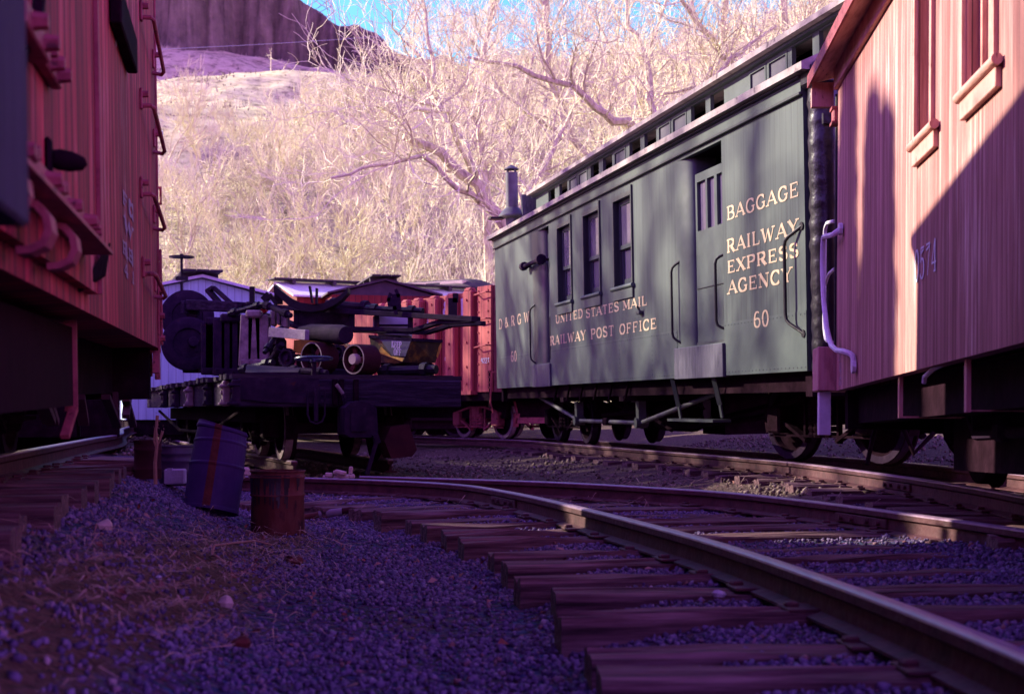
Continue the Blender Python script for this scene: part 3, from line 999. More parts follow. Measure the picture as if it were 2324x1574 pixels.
limb_tree('cottonwood_tree', [
    (tp([(1240, 930), (1215, 720), (1150, 520), (1080, 420), (1000, 345), (915, 310)], 33, -2), 0.204, 0.081),
    (tp([(1190, 640), (1120, 470), (1040, 430), (960, 352), (850, 384), (750, 404)], 33, -4), 0.088, 0.025),
    (tp([(1080, 420), (1050, 330), (1000, 250), (985, 160), (965, 60), (955, -40)], 33, 3), 0.095, 0.031),
    (tp([(985, 160), (930, 110), (890, 60), (870, -20)], 35, 1), 0.041, 0.012),
    (tp([(1000, 250), (930, 215), (840, 200), (770, 165)], 34, -2), 0.048, 0.012),
    (tp([(1150, 520), (1230, 380), (1290, 270), (1330, 160)], 33, 3), 0.095, 0.031),
    (tp([(1080, 420), (1010, 255), (900, 262), (850, 240)], 33, -3), 0.061, 0.019),
], 23, 4, 'leaning cottonwood with a broken limb left of the chimney', base=P(1240, 930, 33))
limb_tree('cottonwood_tree', [
    (tp([(1960, 930), (1890, 500), (1860, 300), (1790, 130), (1770, -60)], 40, 0), 0.245, 0.099),
    (tp([(1860, 300), (1760, 210), (1640, 120), (1560, 20), (1500, -60)], 40, -3), 0.122, 0.037),
    (tp([(1790, 130), (1850, 40), (1900, -60)], 40, 0), 0.082, 0.037),
    (tp([(1890, 500), (1800, 330), (1700, 230), (1600, 200), (1500, 215)], 40, -3), 0.109, 0.031),
], 37, 4, 'tall bare cottonwood behind the near end of the mail car roof', base=P(1960, 930, 40))
limb_tree('cottonwood_tree', [
    (tp([(1400, 930), (1400, 600), (1385, 420), (1300, 320), (1250, 180), (1235, 40), (1240, -60)], 46, 0), 0.218, 0.074),
    (tp([(1385, 420), (1440, 260), (1480, 120), (1520, -20)], 46, 1), 0.109, 0.037),
    (tp([(1300, 320), (1200, 260), (1120, 190), (1070, 90)], 46, -1), 0.082, 0.025),
], 41, 4, 'slender bare cottonwood seen above the chimney', base=P(1400, 930, 46))

limb_tree('cottonwood_tree', [
    (tp([(1720, 930), (1700, 500), (1660, 260), (1640, 100), (1650, -60)], 52, 0), 0.26, 0.08),
    (tp([(1660, 260), (1590, 120), (1560, -40)], 52, 1), 0.12, 0.04),
    (tp([(1700, 500), (1760, 240), (1830, 90), (1860, -50)], 52, 1), 0.14, 0.05),
], 59, 4, 'far bare cottonwood crown rising over the clerestory roof, between nearer trees', base=P(1720, 930, 52), dens=1.3)
limb_tree('cottonwood_tree', [
    (tp([(1120, 930), (1110, 600), (1090, 300), (1100, 120), (1130, -40)], 58, 0), 0.22, 0.07),
    (tp([(1090, 300), (1030, 180), (1010, 60)], 58, 0), 0.10, 0.03),
    (tp([(1100, 420), (1180, 260), (1220, 90), (1250, -40)], 58, 0), 0.12, 0.04),
], 61, 4, 'far slender cottonwood against the sky right of the mesa', base=P(1120, 930, 58), dens=1.3)

RMIN = 0.013
# smaller bare trees on the slope: five kinds, copied
KINDS = []
for s_, hgt, rr, ml, lm in ((101, 7.5, 0.13, 4, 5), (102, 6.0, 0.10, 4, 6), (103, 8.5, 0.15, 4, 5), (104, 5.0, 0.09, 4, 6)):
    KINDS.append(make_tree(s_, hgt, rr, ml, 0.22, lm, 0.7, 0.16, (3, 4), 0.03, M_BARK if s_ != 103 else M_BARK, M_BRUSH if s_ % 2 else M_BRUSHD, 'bare_tree'))


def slope_z(x, y):
    return float(hill_z(np.array([x]), np.array([y]))[0]) if y > 60 else float(ground(np.array([x]), np.array([y]))[0])


rt = random.Random(5)
spots = [(455, 52), (590, 60), (1110, 56), (860, 58), (700, 66), (1010, 62), (380, 62), (520, 74), (640, 80), (770, 74), (930, 76), (1060, 72),
         (420, 88), (560, 96), (690, 92), (820, 90), (960, 94), (1090, 88), (370, 104), (480, 106), (610, 108), (740, 112), (880, 106), (1010, 108), (1140, 104),
         (680, 126), (800, 124), (930, 128), (1060, 122), (1190, 70), (1300, 64), (1420, 76), (1540, 84), (1680, 72), (1820, 80), (1250, 96), (1380, 104), (1520, 110), (1650, 98), (1780, 112), (1600, 124), (1200, 124),
         (870, 142), (980, 146), (1100, 150), (1250, 150), (1400, 154), (1020, 160), (1180, 168), (1330, 172), (1560, 160), (1700, 150), (480, 66), (545, 58), (650, 60), (735, 56), (800, 64), (900, 66), (975, 54), (1035, 68), (1075, 62), (620, 72), (710, 78), (850, 72), (1000, 80), (905, 100), (790, 98), (660, 98), (1060, 98), (600, 84), (500, 92)]
ORD = ['first', 'second', 'third', 'fourth', 'fifth', 'sixth', 'seventh', 'eighth', 'ninth', 'tenth', 'eleventh', 'twelfth', 'thirteenth', 'fourteenth', 'fifteenth', 'sixteenth', 'seventeenth', 'eighteenth', 'nineteenth', 'twentieth']


def nth(i):
    if i < 20:
        return ORD[i]
    t, u = divmod(i + 1, 10)
    tens = {2: 'twenty', 3: 'thirty', 4: 'forty', 5: 'fifty', 6: 'sixty', 7: 'seventy'}[t]
    if u == 0:
        return {20: 'twentieth', 30: 'thirtieth', 40: 'fortieth', 50: 'fiftieth', 60: 'sixtieth', 70: 'seventieth'}[t * 10]
    return tens + '-' + ORD[u - 1]


spots.sort(key=lambda q: q[0])
used = set()
for i, (u, Y) in enumerate(spots):
    k = rt.randrange(len(KINDS)) if (u, Y) != (455, 52) else 2
    x = (u - 1161.5) / FOC * Y
    z = slope_z(x, Y)
    sc = rt.uniform(0.85, 1.35) if Y > 70 else rt.uniform(0.75, 1.0)
    if (u, Y) == (455, 52):
        sc = 0.75
    Mx = Matrix.Translation((x, Y, z - 0.1)) @ Matrix.Rotation(rt.uniform(0, 6.28), 4, 'Z') @ Matrix.Diagonal((sc, sc, sc * rt.uniform(0.9, 1.15), 1))
    where = 'low on the slope' if Y < 70 else ('halfway up the slope' if Y < 110 else 'high on the slope')
    lab = 'bare tree %s, %s from the left among the slope trees' % (where, nth(i))
    if k not in used:
        used.add(k)
        o = KINDS[k]
        o.matrix_world = Mx
    else:
        o = dup(KINDS[k], Mx)
    tag(o, lab, 'tree', 'bare trees on the slope behind the train')

# bare trees and two evergreens left of the view, whose shadows reach the cars
for i, (x, Y, k, sc) in enumerate(((-26, 24.0, 0, 2.7), (-30, 28.5, 2, 2.5), (-27, 32.0, 1, 3.4), (-31, 35.0, 0, 3.0))):
    o = dup(KINDS[k], Matrix.Translation((x, Y, -0.2)) @ Matrix.Rotation(i * 1.3, 4, 'Z') @ Matrix.Diagonal((sc, sc, sc, 1)))
    tag(o, 'bare tree standing left of the yard, %s from the boxcar outwards' % nth(i), 'tree', 'bare trees left of the yard')


def evergreen(seed, hgt, rad):
    rng = random.Random(seed)
    t = empty('evergreen_tree')
    MB().tube([(0, 0, -0.2), (0, 0, hgt * .5), (0, 0, hgt)], [0.2, 0.13, 0.02], 8).build('trunk', M_BARK, t, True)
    mb = MB()
    for k in range(9000):
        zz = hgt * (0.08 + 0.92 * rng.random() ** 1.2)
        rr = rad * (1 - zz / hgt) ** 0.9 * math.sqrt(rng.random()) * (0.85 + 0.15 * math.sin(zz * 5))
        a = rng.uniform(0, 6.283)
        c = Vector((rr * math.cos(a), rr * math.sin(a), zz))
        d = Vector((math.cos(a), math.sin(a), -0.35)) * rng.uniform(0.15, 0.3)
        sd = Vector((-math.sin(a), math.cos(a), rng.uniform(-.5, .5))) * 0.07
        mb.add([c - sd, c + sd, c + d + sd * .3, c + d - sd * .3], [(0, 1, 2, 3)])
    mb.build('crown', M_NEEDLE, t)
    return t


for i, (x, Y, hg, rd) in enumerate(((-12.0, 14.45, 10.1, 1.15), (-12.6, 15.15, 10.6, 2.1), (-12.1, 15.9, 11.0, 2.3), (-12.5, 16.8, 10.7, 2.3))):
    o = evergreen(50 + i, hg, rd)
    o.location = (x, Y, -0.1)
    tag(o, 'dark evergreen left of the boxcar, %s of the row from the camera' % nth(i), 'tree', 'evergreens left of the boxcar')


# brush: the thicket that covers the foot of the hill, nobody could count it
def brush_mass(name, n, seed, m, ymin, ymax, hmin, hmax, label, pf):
    rs = np.random.RandomState(seed)
    k = 0
    cos, fcs = [], []
    Y = ymin + (ymax - ymin) * rs.rand(n) ** 0.9
    U = rs.uniform(-0.30, 0.36, n)
    X = U * Y
    keep = rs.rand(n) < pf(X, Y)
    X, Y = X[keep], Y[keep]
    n = len(X)
    Z = np.where(Y > 60, hill_z(X, Y), ground(X, Y)) - 0.1
    hh = rs.uniform(hmin, hmax, n) * (1 + 0.8 * np.clip(wavy(X * 0.3, Y * 0.3) * 3, -0.6, 1))
    hh = np.clip(hh, 0.25, 9)
    lx = rs.normal(0, 0.32, n) * hh
    ly = rs.normal(0, 0.32, n) * hh
    w0 = (0.010 + 0.00035 * Y) * rs.uniform(0.6, 1.6, n)
    # each stem: a bent three-sided needle of two segments, with two side twigs
    segs = []
    p0 = np.stack([X, Y, Z], 1)
    p1 = p0 + np.stack([lx * .35, ly * .35, hh * .5], 1)
    p2 = p0 + np.stack([lx, ly, hh], 1)
    segs += [(p0, p1, w0, w0 * .75), (p1, p2, w0 * .75, w0 * .2)]
    for t in range(5):
        f = rs.uniform(0.2, 0.95, n)[:, None]
        a = np.where(f < .5, p0 + (p1 - p0) * f * 2, p1 + (p2 - p1) * (f - .5) * 2)
        e = a + np.stack([rs.normal(0, .26, n) * hh, rs.normal(0, .26, n) * hh, rs.uniform(-0.02, .34, n) * hh], 1)
        segs.append((a, e, w0 * .55, w0 * .15))
    base = 0
    for a, b_, wa, wb in segs:
        d = b_ - a
        d /= np.linalg.norm(d, axis=1)[:, None] + 1e-9
        ux = np.cross(d, np.array([0.31, 0.2, 0.93]))
        ux /= np.linalg.norm(ux, axis=1)[:, None] + 1e-9
        uy = np.cross(d, ux)
        ring = []
        for p, wv in ((a, wa), (b_, wb)):
            for q in range(3):
                an = 2.094 * q
                ring.append(p + (ux * math.cos(an) + uy * math.sin(an)) * wv[:, None])
        co = np.stack(ring, 1)                     # n,6,3
        cos.append(co.reshape(-1, 3))
        idx = np.arange(n)[:, None] * 6 + base
        for q in range(3):
            r_ = (q + 1) % 3
            fcs.append(np.stack([idx[:, 0] + q, idx[:, 0] + r_, idx[:, 0] + 3 + r_, idx[:, 0] + 3 + q], 1))
        base += n * 6
    me = bpy.data.meshes.new(name)
    fast_mesh(me, np.concatenate(cos), np.concatenate(fcs))
    me.materials.append(m)
    o = bpy.data.objects.new(name, me)
    COL.objects.link(o)
    tag(o, label, kind='stuff')
    return o


def pf1(X, Y):
    u = X / Y * FOC + 1161
    top = np.interp(u, [300, 480, 640, 760, 900, 1100, 1400, 2400], [125, 132, 150, 185, 225, 262, 270, 270])
    return np.where(Y < top, 1.0, 0.012)


brush_mass('brush', 23000, 1, M_BRUSH, 42, 265, 0.9, 2.8, 'pale bare brush thick over the foot of the hill', pf1)
brush_mass('undergrowth', 8000, 2, M_BRUSHD, 42, 265, 0.8, 2.6, 'darker bare undergrowth between the pale brush', pf1)
brush_mass('hill_tufts', 7000, 3, mat('scrub_tufts', [(0.14, 0.11, 0.08), (0.26, 0.21, 0.15)], bump=0), 105, 285, 0.18, 0.5, 'low tufts of scrub dotting the grass slope', lambda X, Y: np.where(wavy(X * .35, Y * .35, 2) > 0.02, 0.8, 0.12))


# ------------------------------------------------------------------ gravel stones
def stones(name, n, seed, ybounds, sizes, m, label, filt, sink=0.35):
    rs = np.random.RandomState(seed)
    y0, y1 = ybounds
    Y = np.sqrt(rs.uniform(y0 * y0, y1 * y1, n))
    X = rs.uniform(-0.40, 0.40, n) * Y
    kp = filt(X, Y, rs)
    X, Y = X[kp], Y[kp]
    n = len(X)
    Z = ground(X, Y)
    s = sizes[0] + (sizes[1] - sizes[0]) * rs.rand(n) ** 2.2
    basev = np.array([[1, 0, 0], [-1, 0, 0], [0, 1, 0], [0, -1, 0], [0, 0, 1], [0, 0, -1], [.6, .6, .5], [-.6, .6, .4], [-.6, -.6, .5], [.6, -.6, .4]], float)
    tri = np.array([[0, 6, 4], [6, 2, 4], [2, 7, 4], [7, 1, 4], [1, 8, 4], [8, 3, 4], [3, 9, 4], [9, 0, 4], [6, 0, 5], [2, 6, 5], [7, 2, 5], [1, 7, 5], [8, 1, 5], [3, 8, 5], [9, 3, 5], [0, 9, 5]])
    co = basev[None] * rs.uniform(0.65, 1.25, (n, 10, 1)) * rs.uniform(0.55, 1.2, (n, 1, 3))
    q = rs.normal(size=(n, 4))
    q /= np.linalg.norm(q, axis=1)[:, None]
    w_, x_, y_, z_ = q.T
    Rm = np.stack([np.stack([1 - 2 * (y_ * y_ + z_ * z_), 2 * (x_ * y_ - z_ * w_), 2 * (x_ * z_ + y_ * w_)], -1),
                   np.stack([2 * (x_ * y_ + z_ * w_), 1 - 2 * (x_ * x_ + z_ * z_), 2 * (y_ * z_ - x_ * w_)], -1),
                   np.stack([2 * (x_ * z_ - y_ * w_), 2 * (y_ * z_ + x_ * w_), 1 - 2 * (x_ * x_ + y_ * y_)], -1)], 1)
    co = np.einsum('nij,nkj->nki', Rm, co) * s[:, None, None]
    co += np.stack([X, Y, Z + s * sink], 1)[:, None, :]
    fc = tri[None] + (np.arange(n) * 10)[:, None, None]
    me = bpy.data.meshes.new(name)
    fast_mesh(me, co.reshape(-1, 3), fc.reshape(-1, 3))
    me.materials.append(m)
    o = bpy.data.objects.new(name, me)
    COL.objects.link(o)
    tag(o, label, kind='stuff')
    return o


def stone_mat(name, cols, rough=0.8):
    m, nt, b = nodes_of(name)
    g_ = N(nt, 'ShaderNodeNewGeometry')
    r = rampn(nt, cols)
    nt.links.new(g_.outputs['Random Per Island'], r.inputs[0])
    nt.links.new(r.outputs[0], b.inputs['Base Color'])
    b.inputs['Roughness'].default_value = rough
    b.inputs['Specular IOR Level'].default_value = 0.3
    return m


M_STONE = stone_mat('gravel_stone', [(0.0, (0.048, 0.030, 0.075)), (0.35, (0.088, 0.057, 0.128)), (0.7, (0.135, 0.09, 0.178)), (0.93, (0.18, 0.13, 0.22)), (0.98, (0.18, 0.07, 0.07)), (1.0, (0.25, 0.19, 0.23))])
M_RUBBLE = stone_mat('loose_litter', [(0.0, (0.16, 0.05, 0.04)), (0.3, (0.24, 0.10, 0.075)), (0.55, (0.10, 0.03, 0.035)), (0.8, (0.28, 0.20, 0.22)), (1.0, (0.40, 0.33, 0.36))])
M_CLOD = stone_mat('dirt_clod', [(0.0, (0.06, 0.038, 0.03)), (0.5, (0.12, 0.085, 0.065)), (1.0, (0.24, 0.18, 0.14))], 0.95)


def gravel_ok(X, Y, rs):
    d = X + 0.0 * Y
    k = (Y + 0.62 * X) < 10.9
    dens = np.where(Y < 7, 1.0, 0.85)
    strip = np.abs(X + 1.0 + 0.05 * Y + 0.12 * np.sin(Y * 2.1)) < 0.18 + 0.1 * np.sin(Y * 5 + X * 7)
    dens = np.where(strip, 0.3, dens)
    patch = wavy(X * 1.2, Y * 1.2, 2) < 0.10
    return k & (rs.rand(len(X)) < dens) & (patch | (rs.rand(len(X)) < 0.35))


stones('gravel', 120000, 4, (2.6, 12.5), (0.0075, 0.0175), M_STONE, 'blue violet crushed stone ballast over the yard', gravel_ok)
stones('bank_stones', 26000, 14, (9.5, 24.0), (0.010, 0.034), M_CLOD, 'brown clods and cinders on the dirt bank by the mail car track', lambda X, Y, rs: ((Y + 0.62 * X) > 10.9) & (rs.rand(len(X)) < 0.25 + 0.75 * (wavy(X * 1.5, Y * 1.5) > 0)))
stones('stone_scatter', 420, 5, (3.0, 18.0), (0.010, 0.024), M_RUBBLE, 'reddish and pale stones lying on the gravel', lambda X, Y, rs: rs.rand(len(X)) < 0.9)


def litter(name, n, seed, m, label, cx, cy, sx, sy, ln, wd, flat=0.15):
    """dry leaves / straw: thin bent slips lying on the ground"""
    rs = random.Random(seed)
    mb = MB()
    for k in range(n):
        x, y = rs.gauss(cx, sx), rs.gauss(cy, sy)
        if y < 2.5:
            continue
        mb_z = float(GZ(x, y)) + 0.02
        a = rs.uniform(0, 6.283)
        l = rs.uniform(*ln)
        w_ = rs.uniform(*wd)
        d = Vector((math.cos(a), math.sin(a), rs.gauss(0, flat)))
        s_ = Vector((-math.sin(a), math.cos(a), rs.gauss(0, flat * 2))) * w_
        c = Vector((x, y, mb_z))
        bend = Vector((rs.gauss(0, .15) * l, rs.gauss(0, .15) * l, rs.uniform(0.0, 0.3) * l))
        p0, p1, p2 = c - d * l / 2, c + bend, c + d * l / 2
        mb.add([p0, p1 - s_, p2, p1 + s_], [(0, 1, 3), (1, 2, 3)])
    o = mb.build(name, m)
    tag(o, label, kind='stuff')
    return o


_gxs = np.arange(-6, 6.01, 0.1)
_gys = np.arange(1, 20.01, 0.1)
_GZ = ground(*np.meshgrid(_gxs, _gys))


def GZ(x, y):
    i = int(min(max((x + 6) / 0.1, 0), len(_gxs) - 1))
    j = int(min(max((y - 1) / 0.1, 0), len(_gys) - 1))
    return _GZ[j, i]


M_STRAW = stone_mat('straw', [(0.0, (0.20, 0.10, 0.075)), (0.6, (0.30, 0.18, 0.13)), (1.0, (0.38, 0.26, 0.2))])
M_LEAF = stone_mat('dead_leaf', [(0.0, (0.10, 0.022, 0.02)), (0.6, (0.20, 0.05, 0.04)), (1.0, (0.33, 0.20, 0.17))])
litter('straw', 1000, 8, M_STRAW, 'dry straw strewn in the dip left of the track', -1.3, 6.6, 0.24, 1.6, (0.05, 0.22), (0.0015, 0.003))
litter('straw', 800, 18, M_STRAW, 'dry straw strewn at the bottom left of the gravel', -1.15, 4.3, 0.2, 0.6, (0.04, 0.16), (0.0012, 0.0025))
litter('dead_leaves', 260, 9, M_LEAF, 'curled dead leaves scattered over the gravel', -0.9, 6.5, 0.9, 2.2, (0.02, 0.05), (0.005, 0.012), 0.35)
litter('bank_straw', 1500, 10, M_STRAW, 'dry grass lying on the dirt bank by the mail car track', 0.9, 12.6, 0.9, 1.3, (0.06, 0.25), (0.002, 0.004))


# ------------------------------------------------------------------ rails and ties
def rail(name, L, ztop, label, cat='rail', spikes=None, side=1):
    if callable(ztop):
        zt = np.array([ztop(y) for _, y in L])
    else:
        zt = np.full(len(L), ztop)
    t = np.gradient(L, axis=0)
    t /= np.linalg.norm(t, axis=1)[:, None]
    nrm = np.stack([t[:, 1], -t[:, 0]], 1)
    prof = [(-0.06, -0.125), (0.06, -0.125), (0.06, -0.116), (0.012, -0.103), (0.010, -0.048), (0.030, -0.036), (0.030, -0.010), (-0.030, -0.010), (-0.030, -0.036), (-0.010, -0.048), (-0.012, -0.103), (-0.06, -0.116)]
    head = [(-0.0305, -0.0105), (0.0305, -0.0105), (0.029, -0.004), (0.022, 0.0), (-0.022, 0.0), (-0.029, -0.004)]
    e = empty(name, Matrix.Translation((L[0][0], L[0][1], 0)), label, cat)
    for nm, pr, m in (('rail_body', prof, M_RAIL), ('rail_head', head, M_RHEAD)):
        mb = MB()
        secs = []
        for i in range(len(L)):
            secs.append([(L[i][0] + nrm[i][0] * a - L[0][0], L[i][1] + nrm[i][1] * a - L[0][1], zt[i] + b) for a, b in pr])
        mb.sweep(secs)
        mb.build(nm, m, e, smooth=True, ang=30)
    return e


def joint_bar(e, L, s, ztop, side=-1):
    """bolted joint bar on the rail web at arc length s"""
    q = at_len(L, s)
    p, d, nn = q
    zt = ztop(p[1]) if callable(ztop) else ztop
    mb = MB()
    c = Vector((p[0], p[1], zt - 0.072)) + Vector((nn[0], nn[1], 0)) * side * 0.018
    a = c - Vector((d[0], d[1], 0)) * 0.3 - Vector(e.location)
    b_ = c + Vector((d[0], d[1], 0)) * 0.3 - Vector(e.location)
    mb.bar(a, b_, 0.02, 0.05, bev=0.004)
    for k in (-0.22, -0.09, 0.09, 0.22):
        o = (a + b_) / 2 + Vector((d[0], d[1], 0)) * k
        mb.lathe([(0.0, 0.03), (0.014, 0.03), (0.014, 0.0)], o, Vector((nn[0], nn[1], 0)) * side, 8)
    mb.build('joint_bar', M_RAIL, e)


def at_len(L, s):
    seg = np.linalg.norm(np.diff(L, axis=0), axis=1)
    cum = np.concatenate([[0], np.cumsum(seg)])
    s = min(max(s, 0), cum[-1] - 1e-6)
    i = int(np.searchsorted(cum, s, 'right') - 1)
    t = (s - cum[i]) / seg[i]
    p = L[i] + (L[i + 1] - L[i]) * t
    d = (L[i + 1] - L[i]) / seg[i]
    return p, d, np.array([d[1], -d[0]])


def total(L):
    return float(np.linalg.norm(np.diff(L, axis=0), axis=1).sum())


ZFG = lambda y: 0.193 - 0.0046 * y
rA = rail('rail', LA, ZFG, 'curved worn rail sweeping across the foreground, nearest the camera')
rB = rail('rail', LB, ZFG, 'curved rail of the foreground track, the farther one')
joint_bar(rA, LA, 9.2, ZFG)
joint_bar(rB, LB, 4.8, ZFG)
rC = rail('rail', LG, 0.24, 'sunlit rail under the near wheels of the green mail car')
rD = rail('rail', LGR, 0.24, 'far rail beneath the green mail car and red caboose')
joint_bar(rC, LG, 7.5, 0.24)
rail('rail', LX, 0.47, 'rail under the near wheels of the left boxcar')
rail('rail', LXL, 0.47, 'far rail under the left boxcar, deep in shade')
rail('rail', LF, 0.22, 'left rail under the flatcar')
rail('rail', LFR, 0.22, 'right rail under the flatcar')


def tie_mesh(seed, l, wd, hh, plates):
    """squared timber with split ends, its length along local x, top at z = 0"""
    rs = random.Random(seed)
    mb = MB()
    n = 9
    secs = []
    for i in range(n):
        x = -l / 2 + l * i / (n - 1)
        j = lambda: rs.gauss(0, 0.007)
        a = wd / 2
        secs.append([(x, -a + j(), -hh), (x, a + j(), -hh), (x, a + j(), -0.012), (x, a - 0.014 + j(), j()), (x, 0.02 + j(), j() - .002), (x, 0.004, -0.012 - abs(j()) * 2), (x, -0.012 + j(), j() - .002), (x, -a + 0.014 + j(), j()), (x, -a + j(), -0.012)])
    mb.sweep(secs)
    me = mb
    return me


def ties(name, C, s0, s1, step, ztop, left, right, wd, hh, label, group, seed, plate_at=(), jit=0.03):
    """a row of ties across line C: each tie a thing with its tie plates and spikes as parts"""
    rs = random.Random(seed)
    protos = []
    s = s0
    i = 0
    while s < s1:
        p, d, nn = at_len(C, s + rs.gauss(0, jit))
        z = ztop(p[1]) if callable(ztop) else ztop
        yaw = math.atan2(nn[1], nn[0]) + rs.gauss(0, 0.02)
        l = left + right + rs.uniform(-.05, .05)
        ctr = Vector((p[0], p[1], z + rs.gauss(0, 0.006))) + Vector((nn[0], nn[1], 0)) * ((right - left) / 2 + rs.gauss(0, 0.03))
        e = empty(name, Matrix.Translation(ctr) @ Matrix.Rotation(yaw, 4, 'Z'))
        if len(protos) < 5:
            o = tie_mesh(seed * 10 + len(protos), left + right, wd, hh, None).build('timber', M_TIE, e)
            protos.append(o.data)
        else:
            o = bpy.data.objects.new('timber', protos[rs.randrange(5)])
            COL.objects.link(o)
            o.parent = e
            if rs.random() < .5:
                o.rotation_euler = (0, 0, math.pi)
            o.scale = (1, rs.uniform(.9, 1.12), 1)
        tag(e, label % nth(i), 'railroad tie', group)
        TIEOBJ.append((e, ctr, yaw))
        for (Lr,) in plate_at:
            # nearest point of the rail to this tie's line
            q = Lr - np.array([ctr.x, ctr.y])
            ax = np.array([math.cos(yaw), math.sin(yaw)])
            perp_ = np.abs(-q[:, 0] * ax[1] + q[:, 1] * ax[0])
            perp_[np.abs(q @ ax) > l / 2] = 9
            j = int(np.argmin(perp_))
            if perp_[j] > 0.25:
                continue
            x = float(q[j] @ ax)
            mb = MB()
            mb.box((x, 0, 0.006), (0.22, 0.15, 0.012), bev=0.003)
            mb.build('tie_plate', M_RAIL, e)
            for sx in (-1, 1):
                mb2 = MB()
                mb2.box((x + sx * 0.083, rs.uniform(-.03, .03), 0.016), (0.045, 0.035, 0.022), Matrix.Rotation(rs.uniform(-.4, .4), 3, 'Z'), bev=0.006)
                mb2.build('spike', M_RAIL, e)
        s += step + rs.gauss(0, 0.02)
        i += 1


TIEOBJ = []
ties('railroad_tie', CFG, 2.2, total(CFG) - 1.2, 0.58, lambda y: ztie(y) + 0.012, 1.58, 1.25, 0.172, 0.17, 'dark split foreground tie, %s from the bottom of the photo', 'ties of the foreground track', 3, ((LA,), (LB,)))
CG = (LG + LGR) / 2
ties('railroad_tie', CG, 4.0, 20.5, 0.52, 0.113, 0.98, 0.98, 0.19, 0.17, 'tie end showing below the mail car rail, %s counted from the right', 'ties of the mail car track', 4, ((LG,),))
CX_ = (LX + LXL) / 2
ties('railroad_tie', CX_, 9.2, 17.0, 0.55, 0.342, 1.15, 1.12, 0.2, 0.19, 'dark tie in shade under the left boxcar, %s from the camera', 'ties of the boxcar track', 5, ((LX,),))


# ------------------------------------------------------------------ common railway parts
def panel_with_holes(mb, x, y0, y1, z0, z1, holes, th):
    """side wall in the plane x with rectangular openings (ya, yb, za, zb); th = thickness towards +x"""
    ys = sorted(set([y0, y1] + [q for h_ in holes for q in h_[:2]]))
    zs = sorted(set([z0, z1] + [q for h_ in holes for q in h_[2:]]))

    def hole(ya, yb, za, zb):
        for h_ in holes:
            if ya >= h_[0] - 1e-6 and yb <= h_[1] + 1e-6 and za >= h_[2] - 1e-6 and zb <= h_[3] + 1e-6:
                return True
        return False
    n = [[not hole(ys[i], ys[i + 1], zs[j], zs[j + 1]) for j in range(len(zs) - 1)] for i in range(len(ys) - 1)]
    for i in range(len(ys) - 1):
        for j in range(len(zs) - 1):
            if not n[i][j]:
                continue
            a, b, c, d = ys[i], ys[i + 1], zs[j], zs[j + 1]
            for xx, fl in ((x, 0), (x + th, 1)):
                q = [(xx, a, c), (xx, b, c), (xx, b, d), (xx, a, d)]
                mb.add(q if fl else q[::-1], [(0, 1, 2, 3)])
            if i == 0 or not n[i - 1][j]:
                mb.add([(x, a, c), (x + th, a, c), (x + th, a, d), (x, a, d)], [(0, 1, 2, 3)])
            if i == len(ys) - 2 or not n[i + 1][j]:
                mb.add([(x, b, c), (x + th, b, c), (x + th, b, d), (x, b, d)], [(3, 2, 1, 0)])
            if j == 0 or not n[i][j - 1]:
                mb.add([(x, a, c), (x + th, a, c), (x + th, b, c), (x, b, c)], [(3, 2, 1, 0)])
            if j == len(zs) - 2 or not n[i][j + 1]:
                mb.add([(x, a, d), (x + th, a, d), (x + th, b, d), (x, b, d)], [(0, 1, 2, 3)])
    return mb


